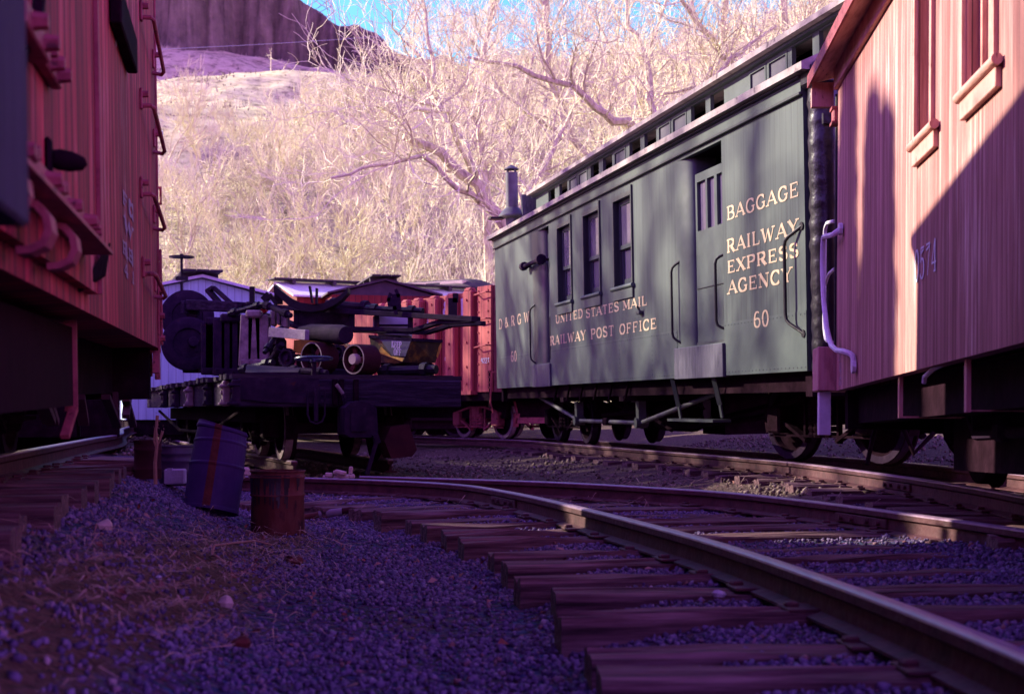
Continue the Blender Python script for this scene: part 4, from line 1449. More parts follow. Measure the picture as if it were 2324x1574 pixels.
def truck(parent, c, yaw, gauge=0.97, wb=1.35, rw=0.36, zrail=None, frame_m=None, label=None, rim_m=None):
    """four-wheel bogie under a car; c = centre at rail height in the car's axes"""
    fm = frame_m or M_IRON
    mb = MB()
    c = Vector(c)
    rz = Matrix.Rotation(yaw, 3, 'Z')
    W = lambda q: c + rz @ Vector(q)
    g2 = gauge / 2
    for sx in (-1, 1):
        x = sx * (g2 + 0.14)
        # arch bars, pedestal tie bar, journal boxes, spring plank
        mb.bar(W((x, -wb / 2 - .12, rw + .10)), W((x, -.25, rw + .20)), .07, .03)
        mb.bar(W((x, wb / 2 + .12, rw + .10)), W((x, .25, rw + .20)), .07, .03)
        mb.bar(W((x, -.27, rw + .20)), W((x, .27, rw + .20)), .07, .03)
        mb.bar(W((x, -wb / 2 - .12, rw + .08)), W((x, -.22, rw - .18)), .07, .03)
        mb.bar(W((x, wb / 2 + .12, rw + .08)), W((x, .22, rw - .18)), .07, .03)
        mb.bar(W((x, -wb / 2 - .12, rw - .14)), W((x, wb / 2 + .12, rw - .14)), .06, .02)
        for sy in (-1, 1):
            mb.box(W((x, sy * wb / 2, rw)), (.17, .2, .24), rz, .02)
            mb.bar(W((x, sy * .24, rw - .2)), W((x, sy * .24, rw + .22)), .04, .04)
        for k in range(5):
            mb.lathe([(.0, 0), (.075, 0), (.085, .025), (.075, .045), (0, .045)], W((x, .0, rw - .15 + .052 * k)), (0, 0, 1), 10)
            for sy in (-.12, .12):
                mb.lathe([(.0, 0), (.05, 0), (.06, .025), (.05, .045), (0, .045)], W((x, sy, rw - .15 + .052 * k)), (0, 0, 1), 8)
    mb.bar(W((-g2 - .2, 0, rw + .12)), W((g2 + .2, 0, rw + .12)), .26, .16)
    mb.bar(W((-g2, -wb / 2 - .35, rw - .02)), W((g2, -wb / 2 - .35, rw - .02)), .08, .1)
    mb.bar(W((-g2, wb / 2 + .35, rw - .02)), W((g2, wb / 2 + .35, rw - .02)), .08, .1)
    for sx in (-1, 1):
        for sy in (-1, 1):
            # brake shoes and hangers
            y = sy * (wb / 2 + rw + .04)
            mb.bar(W((sx * g2, y, rw + .1)), W((sx * g2, y - sy * .05, rw - .12)), .09, .05)
            mb.bar(W((sx * g2, y, rw + .1)), W((sx * g2, y - sy * .12, rw + .38)), .03, .03)
    t = mb.build('truck', fm, parent, label=label)
    for sy in (-1, 1):
        MB().tube([W((-g2 - .1, sy * wb / 2, rw)), W((g2 + .1, sy * wb / 2, rw))], .06, 10).build('axle', fm, t)
        for sx in (-1, 1):
            ax = rz @ Vector((sx, 0, 0))
            m = MB()
            m.lathe([(0, .02), (.09, .05), (.10, .03), (rw - .09, .0), (rw - .075, .045), (rw, .045), (rw + .002, -.035), (rw + .025, -.05), (rw + .022, -.07), (rw - .07, -.07), (rw - .10, -.03), (.1, -.05), (0, -.05)], W((sx * g2, sy * wb / 2, rw)), ax, 28)
            wobj = m.build('wheel', M_IRON, t, smooth=True)
            m2 = MB()
            m2.lathe([(rw - .062, .047), (rw - .003, .047), (rw - .003, .044), (rw - .062, .044)], W((sx * g2, sy * wb / 2, rw)), ax, 28)
            m2.lathe([(rw + .003, .04), (rw + .004, -.034), (rw + .001, -.034), (rw + .001, .04)], W((sx * g2, sy * wb / 2, rw)), ax, 28)
            m2.build('rim', rim_m or M_STEEL, t)
    return t


def handrail(e, pts, r=0.012, m=None, name='handrail', feet=True):
    mb = MB()
    # round the corners a little
    q = [Vector(pts[0])]
    for i in range(1, len(pts) - 1):
        a, b, c = Vector(pts[i - 1]), Vector(pts[i]), Vector(pts[i + 1])
        d1, d2 = (a - b), (c - b)
        k = min(.05, d1.length * .4, d2.length * .4)
        p1, p2 = b + d1.normalized() * k, b + d2.normalized() * k
        q += [p1, (p1 + p2) / 4 + b / 2, p2]
    q.append(Vector(pts[-1]))
    mb.tube(q, r, 8)
    if feet:
        for p in (pts[0], pts[-1]):
            mb.lathe([(0, -.012), (r * 2.3, -.012), (r * 2.3, .012), (0, .012)], p, (1, 0, 0), 8)
    return mb.build(name, m or M_BLK, e, smooth=True)


# ------------------------------------------------------------------ the green mail and baggage car
GF = Frame((2.296, 11.047, 1.0066), 0.227, 0.0042, -0.021)
GL_, GW, GH = 11.213, 2.5, 2.15
car = empty('mail_car', GF.M, 'long green wooden mail and baggage car with cream lettering and clerestory roof', 'rail car')


def rect_px(F, ul, vtl, vbl, ur, vtr, vbr, x=0.0):
    """a rectangle of a car's side from its left and right edges in the photo: (y_right, y_left, z_bottom, z_top)"""
    yl, ztl = F.at(ul, vtl, x)
    _, zbl = F.at(ul, vbl, x)
    yr, ztr = F.at(ur, vtr, x)
    _, zbr = F.at(ur, vbr, x)
    a, b = sorted((yl, yr))
    return a, b, (zbl + zbr) / 2, (ztl + ztr) / 2


W1 = rect_px(GF, 1265, 519, 688, 1294.5, 508, 680)
W2 = rect_px(GF, 1324, 488, 673, 1359, 476, 664)
W3 = rect_px(GF, 1392.5, 459, 655, 1431.7, 444, 645)
zt = (W1[3] + W2[3] + W3[3]) / 3
zb = (W1[2] + W2[2] + W3[2]) / 3
WINS = [(q[0], q[1], zb, zt) for q in (W1, W2, W3)]
yA, zA = GF.at(1534, 600)       # left edge of the post beside the near door
yB, zB = GF.at(1641, 600)       # right edge of the near door
_, zD0 = GF.at(1641, 795)
_, zD1 = GF.at(1641, 305)
yC, _ = GF.at(1209, 650)
yD, _ = GF.at(1247, 650)
zD1 = GH - 0.05
D1 = (yB, yA, 0.30, zD1)
D2 = (yD, yC, 0.30, zD1)
wall = MB()
panel_with_holes(wall, 0.0, 0.0, GL_, 0.0, GH, WINS + [D1, D2], 0.06)
wall.b2((GW - .06, 0, 0), (GW, GL_, GH))
wall.b2((0.06, 0.06, 0.0), (GW - .06, GL_ - .06, 0.06))
wall.build('side_wall', M_GRN, car)
MB().b2((0.07, 0.07, 0.5), (0.9, 0.11, GH)).build('inner_partition', M_IRON, car)
inn = MB()
inn.b2((1.2, 0.1, 0.07), (1.24, GL_ - .1, GH + .6))
inn.b2((0.08, yB - .3, 0.07), (1.2, yB - .27, GH))
inn.build('interior', M_IRON, car)
# letterboard, mouldings, sheet-metal seam, rivets
MB().b2((-0.018, -0.0, GH), (GW + .018, GL_, GH + .115)).build('letterboard', M_GRNP, car)
m_ = MB()
m_.b2((-0.034, -0.005, GH - 0.012), (-0.0005, GL_ + .005, GH + 0.012), .004)
m_.b2((-0.045, -0.01, GH + .115), (0.02, GL_ + .01, GH + .14), .006)
m_.build('moulding', M_GRND, car)
zs_ = 0.47
segs_ = [(0.0, yB), (yA, yD), (yC, GL_)]
sm_ = MB()
for a, b in segs_:
    sm_.b2((-0.003, a + .002, 0.0), (-0.0003, b - .002, zs_))
sm_.build('metal_skirt', M_GRNP, car)
rv = MB()
for a, b in segs_:
    nn_ = int((b - a) / .075)
    for k in range(nn_ + 1):
        y = a + .025 + (b - a - .05) * k / max(1, nn_)
        for z in (zs_ - .025, 0.03):
            rv.add([(-.003, y - .007, z - .007), (-.003, y + .007, z - .007), (-.003, y + .007, z + .007), (-.003, y - .007, z + .007), (-.008, y, z)], [(0, 1, 4), (1, 2, 4), (2, 3, 4), (3, 0, 4)])
for y in (yA + .012, yA - 0.0 + 1.9, yD - .012, GF.at(1480, 800)[0]):
    for k in range(9):
        z = .05 + k * .05
        rv.add([(-.003, y - .007, z - .007), (-.003, y + .007, z - .007), (-.003, y + .007, z + .007), (-.003, y - .007, z + .007), (-.008, y, z)], [(0, 1, 4), (1, 2, 4), (2, 3, 4), (3, 0, 4)])
tag(rv.build('rivet_rows', M_GRND, car), kind='stuff')
# end wall, black tarred corner post
MB().b2((0.16, -0.05, 0.0), (GW, -0.002, GH + .1)).build('end_wall', M_BLK, car)
cp = MB()
prof_ = []
for k in range(40):
    z = -0.02 + (GH + .1) * k / 39
    prof_.append((0.125 + 0.006 * math.sin(k * 2.3) + random.uniform(-.003, .003), z))
cp.lathe(prof_, (0.128, -0.10, 0), (0, 0, 1), 22)
cp.build('corner_post', M_TAR, car, smooth=True)
ct = MB()
ct.b2((-.03, -.26, GH + .02), (.34, 0.0, GH + .20), .03)
ct.build('post_cap', M_TAR, car)
MB().b2((0.05, -.25, GH - .28), (.13, -.222, GH - .20)).build('post_bracket', M_TAR, car)
# a gold letter on the end
lm = MB()
o3 = Vector((0.42, -0.055, 0.62))
lettering(lm, 'A', o3, Vector((1, 0, 0)), Vector((0, 0, 1)), Vector((0, -1, 0)), .05, .07)
lm.build('lettering', M_CREAM, car)
# lower roof
rf = MB()
secs = []
pr = [(-.10, GH + .14), (-.10, GH + .20), (0.08, GH + .28), (0.3, GH + .345), (0.52, GH + .37)]
top = pr + [(GW - q[0], q[1]) for q in pr[::-1]]
bot = [(GW - .3, GH + .26), (GW + .05, GH + .14), (-.05, GH + .14), (.3, GH + .26)]
for y in (-.2, GL_ + .12):
    secs.append([(a, y, b) for a, b in top] + [(GW + .10 - .001, y, GH + .139)] + [(GW / 2, y, GH + .26), (.0, y, GH + .139)])
rf.sweep(secs)
rf.build('lower_roof', M_ROOF, car)
# clerestory
CX0, CX1 = 0.50, GW - .5
CZ0, CZ1 = GH + .33, GH + .74
yEnd = GF.at(1216, 440, CX0)[0]
wl = []
# window bays, read off the photo: (left u, right u, kind) ; d = dark opening, s = screened
bays = [(1243, 1258, 'd'), (1268, 1286, 'd'), (1290, 1309, 's'), (1311, 1332, 's'), (1339, 1358, 'd'), (1367, 1388, 'd'), (1393, 1419, 's'),
        (1427, 1452, 'd'), (1461, 1488, 'd'), (1493, 1521, 's'), (1525, 1557, 's'), (1567, 1600, 'd'), (1611, 1642, 'd'), (1700, 1738, 's'), (1742, 1786, 's'), (1796, 1843, 'd'), (1858, 1905, 'd'), (1925, 1978, 'd')]
holes = []
for a, b, k in bays:
    ya = GF.at(a, 400 - (a - 1240) * .52, CX0)[0]
    yb = GF.at(b, 400 - (b - 1240) * .52, CX0)[0]
    holes.append((min(ya, yb), max(ya, yb), CZ0 + .05, CZ1 - .05, k))
holes = [q for q in holes if q[1] < yEnd - .02 and q[0] > 0.12]
cl = MB()
panel_with_holes(cl, CX0, -0.12, yEnd, CZ0, CZ1, [q[:4] for q in holes], 0.04)
cl.b2((CX1 - .04, -.12, CZ0), (CX1, yEnd, CZ1))
cl.b2((CX0 + .04, -.12, CZ0), (CX1 - .04, -.08, CZ1))
cl.b2((CX0 + .04, yEnd - .04, CZ0), (CX1 - .04, yEnd, CZ1))
cl.build('clerestory', M_GRNP, car)
MB().b2((CX0 + .3, -.05, CZ0), (CX0 + .32, yEnd - .06, CZ1)).build('clerestory_interior', M_IRON, car)
for q in holes:
    if q[4] == 's':
        fm_ = MB()
        a, b, c, d = q[:4]
        for lo, hi in (((a, c), (a + .03, d)), ((b - .03, c), (b, d)), ((a + .03, c), (b - .03, c + .03)), ((a + .03, d - .03), (b - .03, d))):
            fm_.b2((CX0 - .006, lo[0], lo[1]), (CX0 + .03, hi[0], hi[1]))
        f_ = fm_.build('clerestory_window', M_GRNP, car)
        MB().b2((CX0 + .012, a + .028, c + .028), (CX0 + .018, b - .028, d - .028)).build('screen', M_SCREEN, f_)
ur = MB()
secs = []
pr = [(CX0 - .12, CZ1), (CX0 - .12, CZ1 + .05), (CX0 + .2, CZ1 + .13), (GW / 2, CZ1 + .2)]
top = pr + [(GW - q[0], q[1]) for q in pr[-2::-1]]
for y in (-.32, yEnd + .12):
    secs.append([(a, y, b) for a, b in top])
ur.sweep(secs)
ur.build('upper_roof', M_ROOF, car)
MB().b2((CX0 - .05, -.3, CZ1 - .03), (CX0 - .002, yEnd + .1, CZ1 - .002)).build('roof_moulding', M_GRNP, car)
# curved hood at the far end of the clerestory
hd = MB()
pts_ = []
for k in range(8):
    t = k / 7
    pts_.append((0, yEnd + .16 + .10 * math.sin(t * 1.6), CZ0 - .05 + .50 * t))
for k in range(7):
    a, b = pts_[k], pts_[k + 1]
    hd.add([(CX0 - .16, a[1], a[2]), (CX0 + .1, a[1], a[2]), (CX0 + .1, b[1], b[2]), (CX0 - .16, b[1], b[2]), (CX0 - .16, a[1] + .06, a[2]), (CX0 + .1, a[1] + .06, a[2]), (CX0 + .1, b[1] + .06, b[2]), (CX0 - .16, b[1] + .06, b[2])],
           [(0, 1, 2, 3), (7, 6, 5, 4), (0, 3, 7, 4), (1, 5, 6, 2)])
hd.build('roof_hood', M_STEP, car)
# stove chimney
cy = GL_ - .22
cx_ = 0.24
ch = MB()
ch.lathe([(.10, GH + .25), (.10, GH + .44), (.21, GH + .47), (.21, GH + .49), (.115, GH + .60), (.095, GH + .61), (.095, GH + 1.14), (.085, GH + 1.14), (.085, GH + .65)], (cx_, cy, 0), (0, 0, 1), 20)
cho = ch.build('chimney', M_GREYPIPE, car, smooth=True)
cc = MB()
for k in range(4):
    a = k * 1.571 + .4
    cc.bar((cx_ + .085 * math.cos(a), cy + .085 * math.sin(a), GH + 1.12), (cx_ + .085 * math.cos(a), cy + .085 * math.sin(a), GH + 1.20), .016, .016)
cc.lathe([(.115, GH + 1.19), (.115, GH + 1.20), (.02, GH + 1.26), (0, GH + 1.26)], (cx_, cy, 0), (0, 0, 1), 16)
cc.build('cowl', M_GREYPIPE, cho)
sb = MB()
sb.b2((cx_ - .34, cy + .0, GH + .44), (cx_ - .12, cy + .2, GH + .47))
sb.build('flashing', M_BLK, cho)
# windows
for wv in WINS:
    a, b, c, d = wv
    fr = MB()
    x0, x1 = -.014, .10
    for lo, hi in (((a - .03, c), (a, d + .045)), ((b, c), (b + .03, d + .045)), ((a, d), (b, d + .045))):
        fr.b2((x0, lo[0], lo[1]), (x1, hi[0], hi[1]))
    f_ = fr.build('window', M_GRND, car)
    zm = c + (d - c) * .46
    for nm, (za, zc_), xo in (('upper_sash', (zm - .02, d), .055), ('lower_sash', (c, zm + .02), .085)):
        s_ = MB()
        ww = .055
        for lo, hi in (((a, za), (a + ww, zc_)), ((b - ww, za), (b, zc_)), ((a + ww, za), (b - ww, za + (.09 if nm == 'lower_sash' else .045))), ((a + ww, zc_ - .05), (b - ww, zc_))):
            s_.b2((xo, lo[0], lo[1]), (xo + .026, hi[0], hi[1]))
        s_.build(nm, M_GRNP, f_)
        MB().b2((xo + .012, a + ww - .002, za + .04), (xo + .016, b - ww + .002, zc_ - .045)).build('pane', M_GLASS, f_)
    g_ = MB()
    for k in range(5):
        z = c + .12 + k * .09
        g_.tube([(.125, a + .02, z), (.125, b - .02, z)], .006, 6)
    g_.build('guard_bars', M_PALE, f_)
    si = MB()
    si.tube([(-.022, a - .07, c - .018), (-.022, b + .07, c - .018)], .024, 10)
    si.b2((-.022, a - .035, c - .15), (-.0005, b + .035, c - .03), .003)
    si.build('sill', M_GRNP, f_)
    st = MB()
    st.b2((-.02, a - .045, c - .15), (-.001, a - .032, d + .10))
    st.build('drip_strip', M_GRND, f_)
# near baggage door: rounded post, recessed door with three panes
for (dd, nm, big) in ((D1, 'baggage_door', True), (D2, 'mail_door', False)):
    ya, yb, za, zb_ = dd
    pw = (yb - GF.at(1573, 600, .05)[0]) if big else (yb - ya) * 0.55
    po = MB()
    rp = min(.26, pw * .8)
    rx = .11
    arc = [(0.0, yb)] + [(rx - rx * math.cos(R(t)), yb - pw + rp - rp * math.sin(R(t))) for t in range(0, 91, 10)] + [(.30, yb - pw), (.30, yb)]
    arc[1] = (0.0, yb - pw + rp)
    po.prism([(x, y, za) for x, y in arc], (0, 0, zb_ - za))
    po.build('door_post', M_GRNP if big else M_GRND, car, smooth=True)
    yd0, yd1 = ya, yb - pw
    lintel = MB()
    lintel.b2((.06, ya, zb_ + .001), (.34, yb, zb_ + .05))
    lintel.build('door_lintel', M_IRON, car)
    MB().b2((.06, ya, za - .06), (.34, yb, za - .001)).build('door_sill', M_IRON, car)
    dr = MB()
    X = .075 if big else .09
    H_ = zb_ - za - .17 if big else zb_ - za - .06
    if big:
        u3 = [(1581, 1600), (1604, 1620), (1626, 1640)]
        hs = []
        for a, b in u3:
            p = sorted((GF.at(a, 430, X)[0], GF.at(b, 430, X)[0]))
            hs.append((max(p[0], yd0 + .03), p[1], za + H_ * .665, za + H_ * .95))
        panel_with_holes(dr, X, yd0 + .002, yd1 - .02, za, za + H_, hs, .05)
        d_ = dr.build(nm, M_GRNP, car)
        for q in hs:
            MB().b2((X + .03, q[0], q[2]), (X + .034, q[1], q[3])).build('pane', M_GLASS, d_)
        tr = MB()
        tr.b2((X - .012, yd0 + .01, za + .005), (X - .001, yd1 - .03, za + .03))
        tr.b2((X - .01, yd0 + .01, za + H_ * .33), (X - .001, yd1 - .03, za + H_ * .335))
        tr.build('door_seam', M_GRND, d_)
        hz0, hz1 = GF.at(1626, 576)[1], GF.at(1626, 750)[1]
        yh = yd0 + .33
        handrail(d_, [(X, yh - .26, hz1), (X - .09, yh - .17, hz1 + .04), (X - .09, yh - .17, hz0 - .04), (X, yh - .26, hz0)], .013)
        lt = MB()
        lt.b2((X - .03, yd0 + .04, za + H_ * .47), (X - .001, yd0 + .07, za + H_ * .54), .005)
        lt.build('latch', M_IRON, d_)
    else:
        dr.b2((X, yd0 + .002, za), (X + .05, yd1 - .02, za + H_))
        d_ = dr.build(nm, M_GRNP, car)
        MB().b2((X - .004, yd0 + .05, za + H_ * .62), (X - .001, yd1 - .07, za + H_ * .93)).build('pane', M_GLASSD, d_)
        handrail(d_, [(X, yd0 + .12, .95), (X - .06, yd0 + .12, .92), (X - .06, yd0 + .12, .34), (X, yd0 + .12, .31)], .011)
# kick plates under the doors
for dd in (D1, D2):
    q = MB()
    q.b2((-.03, dd[0] - .015, -.012), (.04, dd[1] + .03, .29), .004)
    q.build('step_plate', M_STEP, car)
# handrails
z0, z1 = GF.at(1545, 780)[1], GF.at(1545, 590)[1]
handrail(car, [(0.02, yA - .10, z1), (-.06, yA - .02, z1 - .06), (-.06, yA - .02, z0 + .06), (.02, yA - .10, z0)], .013)
y_, z1 = GF.at(1822, 512)
_, z0 = GF.at(1822, 757)
handrail(car, [(0.0, 0.05, z1), (-.07, 0.24, z1 - .09), (-.07, 0.24, z0 + .11), (0.0, 0.05, z0)], .014)
_, z1 = GF.at(1210, 690)
handrail(car, [(0.02, yC - .12, z1), (-.06, yC - .03, z1 - .07), (-.06, yC - .03, 0.36), (.02, yC - .12, .30)], .012)
ya_, za_ = GF.at(1201, 603)
yb2, zb2 = GF.at(1240, 590)
zz = (za_ + zb2) / 2
mb = MB()
mb.tube([(-.08, ya_, zz), (-.08, yb2 - .05, zz)], .028, 10)
mb.tube([(0, ya_ - .02, zz), (-.08, ya_ - .02, zz)], .02, 8)
mb.tube([(.1, yb2, zz), (-.08, yb2, zz)], .02, 8)
mb.lathe([(0, -.05), (.06, -.05), (.06, .05), (0, .05)], (-.08, ya_, zz), (0, 1, 0), 10)
mb.lathe([(0, -.04), (.07, -.04), (.07, .04), (0, .04)], (-.08, yb2, zz), (0, 1, 0), 10)
mb.build('mail_hook', M_STEEL, car, smooth=True)
mb = MB()
yq, zq = GF.at(1553, 795)
yq, zq = GF.at(1555, 800)
yq, zq = GF.at(1552, 790)
yq, zq = GF.at(1553, 791)
yk, zk = GF.at(1456, 705)
mb.b2((-.05, yk - .05, zk - .04), (-.0005, yk + .05, zk + .0), .006)
mb.tube([(-.03, yk - .03, zk - .01), (-.06, yk - .03, zk + .05)], .012, 6)
mb.build('bracket', M_GRND, car)


def car_text(F, e, text, ul, vb, vt, ur, vbr, vtr, m=None, x=0.0, out=-1, bold=1.15, name='lettering', cond=None):
    yl, zl = F.at(ul, vb, x)
    yr, zr = F.at(ur, vbr, x)
    zt_ = (F.at(ul, vt, x)[1] + F.at(ur, vtr, x)[1]) / 2
    z0_ = (zl + zr) / 2
    mb = MB()
    sgn = -1 if yr < yl else 1
    lettering(mb, text, Vector((x, yl, z0_)), Vector((0, sgn, 0)), Vector((0, 0, 1)), Vector((out, 0, 0)), abs(yr - yl), zt_ - z0_, bold, off=.0042)
    return mb.build(name, m or M_CREAM, e)


car_text(GF, car, 'BAGGAGE', 1650, 496, 465, 1813, 448, 417.5)
car_text(GF, car, 'RAILWAY', 1650, 569, 540, 1813, 534, 501.5, bold=1.35)
car_text(GF, car, 'EXPRESS', 1651, 616, 588.6, 1813, 585.5, 555.7, bold=1.35)
car_text(GF, car, 'AGENCY', 1652, 664, 635, 1799, 641, 610, bold=1.3)
car_text(GF, car, '60', 1711, 742, 708, 1745.6, 739.4, 704)
car_text(GF, car, 'UNITED', 1261, 735, 716.8, 1323, 718.5, 699.5)
car_text(GF, car, 'STATES', 1330, 719, 699.5, 1405, 706.5, 687)
car_text(GF, car, 'MAIL', 1414, 704, 684, 1469, 690.5, 669.5, bold=1.35)
car_text(GF, car, 'RAILWAY', 1249, 783, 764, 1330, 770, 749, bold=1.3)
car_text(GF, car, 'POST', 1341, 769, 747, 1394, 760, 738)
car_text(GF, car, 'OFFICE', 1406, 759, 737, 1490.6, 744, 721)
car_text(GF, car, 'D & R G W', 1133, 747.6, 728, 1202, 727.5, 703.7)
car_text(GF, car, '60', 1160, 820, 799, 1173, 818, 796)
# underframe: sills, truss rods, needle beams, tanks, steps
u = MB()
for x in (.18, .9, 1.6, 2.3):
    u.b2((x - .06, .1, -.16), (x + .06, GL_ - .1, -.002))
for y in (.05, GL_ - .15):
    u.b2((.06, y, -.2), (GW - .06, y + .12, -.003))
yn1, _ = GF.at(1458, 930, .3)
yn2, _ = GF.at(1317, 930, .3)
for y in (yn1, yn2):
    u.b2((.05, y - .08, -.22), (GW - .05, y + .08, -.162))
u.build('underframe', M_IRON, car)
zlow = GF.at(1400, 957, .28)[1]
for x in (.28, 1.05, 1.5, GW - .28):
    tr = MB()
    ya, za = GF.at(1197, 884, x) if x < 1 else (GL_ - .6, -.02)
    yb, zb_ = GF.at(1668, 862, x) if x < 1 else (1.2, -.02)
    tr.tube([(x, ya, max(za, -.10)), (x, yn2, zlow), (x, yn1, zlow), (x, yb, -.09), (x, yb - .5, -.03)], .026, 10)
    o_ = tr.build('truss_rod', M_GREYPIPE if x < 1 else M_IRON, car, smooth=True)
    tb = MB()
    ym = (yn1 + yn2) / 2
    tb.b2((x - .05, ym - .09, zlow - .045), (x + .05, ym + .09, zlow + .045), .015)
    tb.build('turnbuckle', M_IRON, o_)
    for y in (yn1, yn2):
        qp = MB()
        qp.b2((x - .045, y - .05, zlow + .02), (x + .045, y + .05, -.222))
        qp.lathe([(0, -.07), (.06, -.07), (.06, .07), (0, .07)], (x, y, zlow), (1, 0, 0), 10)
        qp.build('queen_post', M_GRND, o_)
bt = MB()
bt.lathe([(0, -.5), (.17, -.5), (.19, -.46), (.19, .46), (.17, .5), (0, .5)], (.95, yn1 + .6, -.40), (0, 1, 0), 18)
bt.lathe([(0, -.3), (.12, -.3), (.12, .3), (0, .3)], (.7, yn2 - 1.2, -.36), (0, 1, 0), 14)
bt.b2((1.2, yn1 - .2, -.62), (1.9, yn1 + .5, -.18))
bt.build('air_tank', M_IRON, car, smooth=True)
br = MB()
for k in range(6):
    y = yn2 + .4 - k * .62
    br.bar((.10, y, -.005), (.07, y + .05, -.20), .03, .015)
    br.bar((.5, y - .2, -.1), (1.3, y + .25, -.45), .025, .02)
br.tube([(.5, yn1 - .4, -.55), (.5, yn1 + .6, -.35), (.6, yn2, -.40)], .022, 8)
br.tube([(.7, 1.6, -.35), (.8, yn1 - .2, -.52)], .02, 8)
br.build('brake_rigging', M_IRON, car)
for (uu, v0, v1) in ((1527, 858, 950), (1620, 858, 948)):
    yy, zz0 = GF.at(uu, v1, .02)
    stp = MB()
    stp.bar((.02, yy, 0.0), (.10, yy + .05, zz0 + .12), .05, .016)
    stp.bar((.10, yy + .05, zz0 + .12), (.12, yy + .05, zz0), .05, .016)
    stp.build('step_hanger', M_GRND, car)
ys0, zs0 = GF.at(1535, 951, .12)
ys1, zs1 = GF.at(1640, 949, .12)
stp = MB()
stp.b2((.02, ys1, zs0 - .015), (.2, ys0, zs0 + .01))
stp.build('step', M_GRND, car)
ZR = -(1.0066 - 0.24)
truck(car, (GW / 2, 1.2, ZR - .0), R(10), wb=1.3)
truck(car, (GW / 2, GL_ - 1.65, ZR - .04), R(0), wb=1.55)
cp_ = MB()
cp_.b2((GW / 2 - .12, -.5, -.28), (GW / 2 + .12, 0, -.05), .03)
cp_.build('coupler', M_IRON, car)
MB().tube([(.6, -.1, -.1), (.62, -.3, -.4), (.7, -.35, -.65), (.9, -.3, -.5)], .02, 8).build('hose', M_IRON, car)

# ------------------------------------------------------------------ the faded red caboose at right
CF = Frame((2.1957, 9.6317, 0.831), -0.0778, -0.0236, 0.0096)
CH, CL, CW = 2.05, 6.6, 2.4
cab = empty('caboose', CF.M, 'faded pinkish red boarded caboose with two tall windows, numbered 0574', 'rail car')
# car extends towards the camera: y from -CL to 0
def cab_win(ul, vl, ur, vr):
    yl, zl = CF.at(ul, vl)
    yr, zr = CF.at(ur, vr)
    return yr, yl, (zl + zr) / 2


wa = cab_win(2077, 338, 2133, 270)
wb_ = cab_win(2187, 215, 2278, 122)
zsill = (wa[2] + wb_[2]) / 2
ww1 = (CF.at(2116, 255)[0], CF.at(2083, 255)[0])
ww2 = (CF.at(2258, 110)[0], CF.at(2193, 110)[0])
CWIN = [(ww1[0], ww1[1], zsill, zsill + .82), (ww2[0], ww2[1], zsill, zsill + .82)]
CTOP = CH + .02
wl = MB()
panel_with_holes(wl, 0, -CL, 0, 0, CTOP, CWIN, .07)
wl.b2((.07, -.07, 0), (CW - .07, 0, CTOP + .2))
wl.b2((.07, -CL, 0), (CW - .07, -CL + .07, CTOP + .2))
wl.b2((CW - .07, -CL, 0), (CW, 0, CTOP))
wl.build('side_wall', M_CAB, cab)
MB().b2((.5, -CL + .1, .1), (.53, -.1, CTOP)).build('interior', M_IRON, cab)
MB().b2((-.028, -CL, CH), (-.0005, 0.02, CH + .16), .003).build('fascia', M_CABP, cab)
rfm = MB()
sec = []
for y in (-CL - .2, .26):
    sec.append([(-.16, y, CH + .10), (-.16, y, CH + .155), (.3, y, CH + .36), (CW / 2, y, CH + .52), (CW - .3, y, CH + .36), (CW + .16, y, CH + .155), (CW + .16, y, CH + .10), (CW / 2, y, CH + .44)])
rfm.sweep(sec)
rfo = rfm.build('roof', M_CABP, cab)
eb = MB()
eb.b2((-.175, -CL - .2, CH + .075), (-.161, .265, CH + .16))
eb.build('roof_edge', M_BOXP, rfo)
# roof end board with its notch, at the far end
rb = MB()
rb.b2((-.15, .20, CH - .07), (.0, .258, CH + .10))
rb.b2((.05, .20, CH + .02), (.9, .258, CH + .16))
rb.build('roof_end_board', M_CABP, cab)
for wv in CWIN:
    a, b, c, d = wv
    f = MB()
    for lo, hi in (((a, c), (a + .035, d)), ((b - .05, c), (b, d)), ((a + .035, d - .06), (b - .05, d))):
        f.b2((.052, lo[0], lo[1]), (.115, hi[0], hi[1]))
    fo = f.build('window', M_CABP, cab)
    sa = MB()
    for lo, hi in (((a + .035, c), (a + .085, d)), ((b - .10, c), (b - .05, d)), ((a + .085, c), (b - .10, c + .07)), ((a + .085, c + .4), (b - .10, c + .44)), ((a + .085, d - .11), (b - .10, d - .06))):
        sa.b2((.075, lo[0], lo[1]), (.10, hi[0], hi[1]))
    sa.build('sash', M_CABP, fo)
    MB().b2((.088, a + .08, c + .06), (.092, b - .098, d - .08)).build('pane', M_GLASS, fo)
    s_ = MB()
    yr_, yl_ = (wa[0], wa[1]) if wv is CWIN[0] else (wb_[0], wb_[1])
    s_.tube([(-.026, yr_, c - .014), (-.026, yl_, c - .014)], .023, 12)
    s_.build('sill', M_CABP, fo, smooth=True)
    ap = MB()
    ap.b2((-.026, yr_ + .03, c - .115), (-.0005, yl_ - .03, c - .035), .003)
    ap.build('sill_apron', M_CABP, fo)
    tm = MB()
    for ys in (a - .05, b + .005):
        tm.b2((-.02, ys, c), (-.0005, ys + .045, d + .08))
    tm.b2((-.02, a - .005, d + .002), (-.0005, b + .005, d + .08))
    tm.build('window_trim', M_CABP, fo)
car_text(CF, cab, '0574', 2076, 641, 569, 2127, 613, 541, m=mat('pale_grey_lettering', [(0.62, 0.64, 0.66), (0.80, 0.82, 0.82)], scale=30, bump=0), bold=.95)
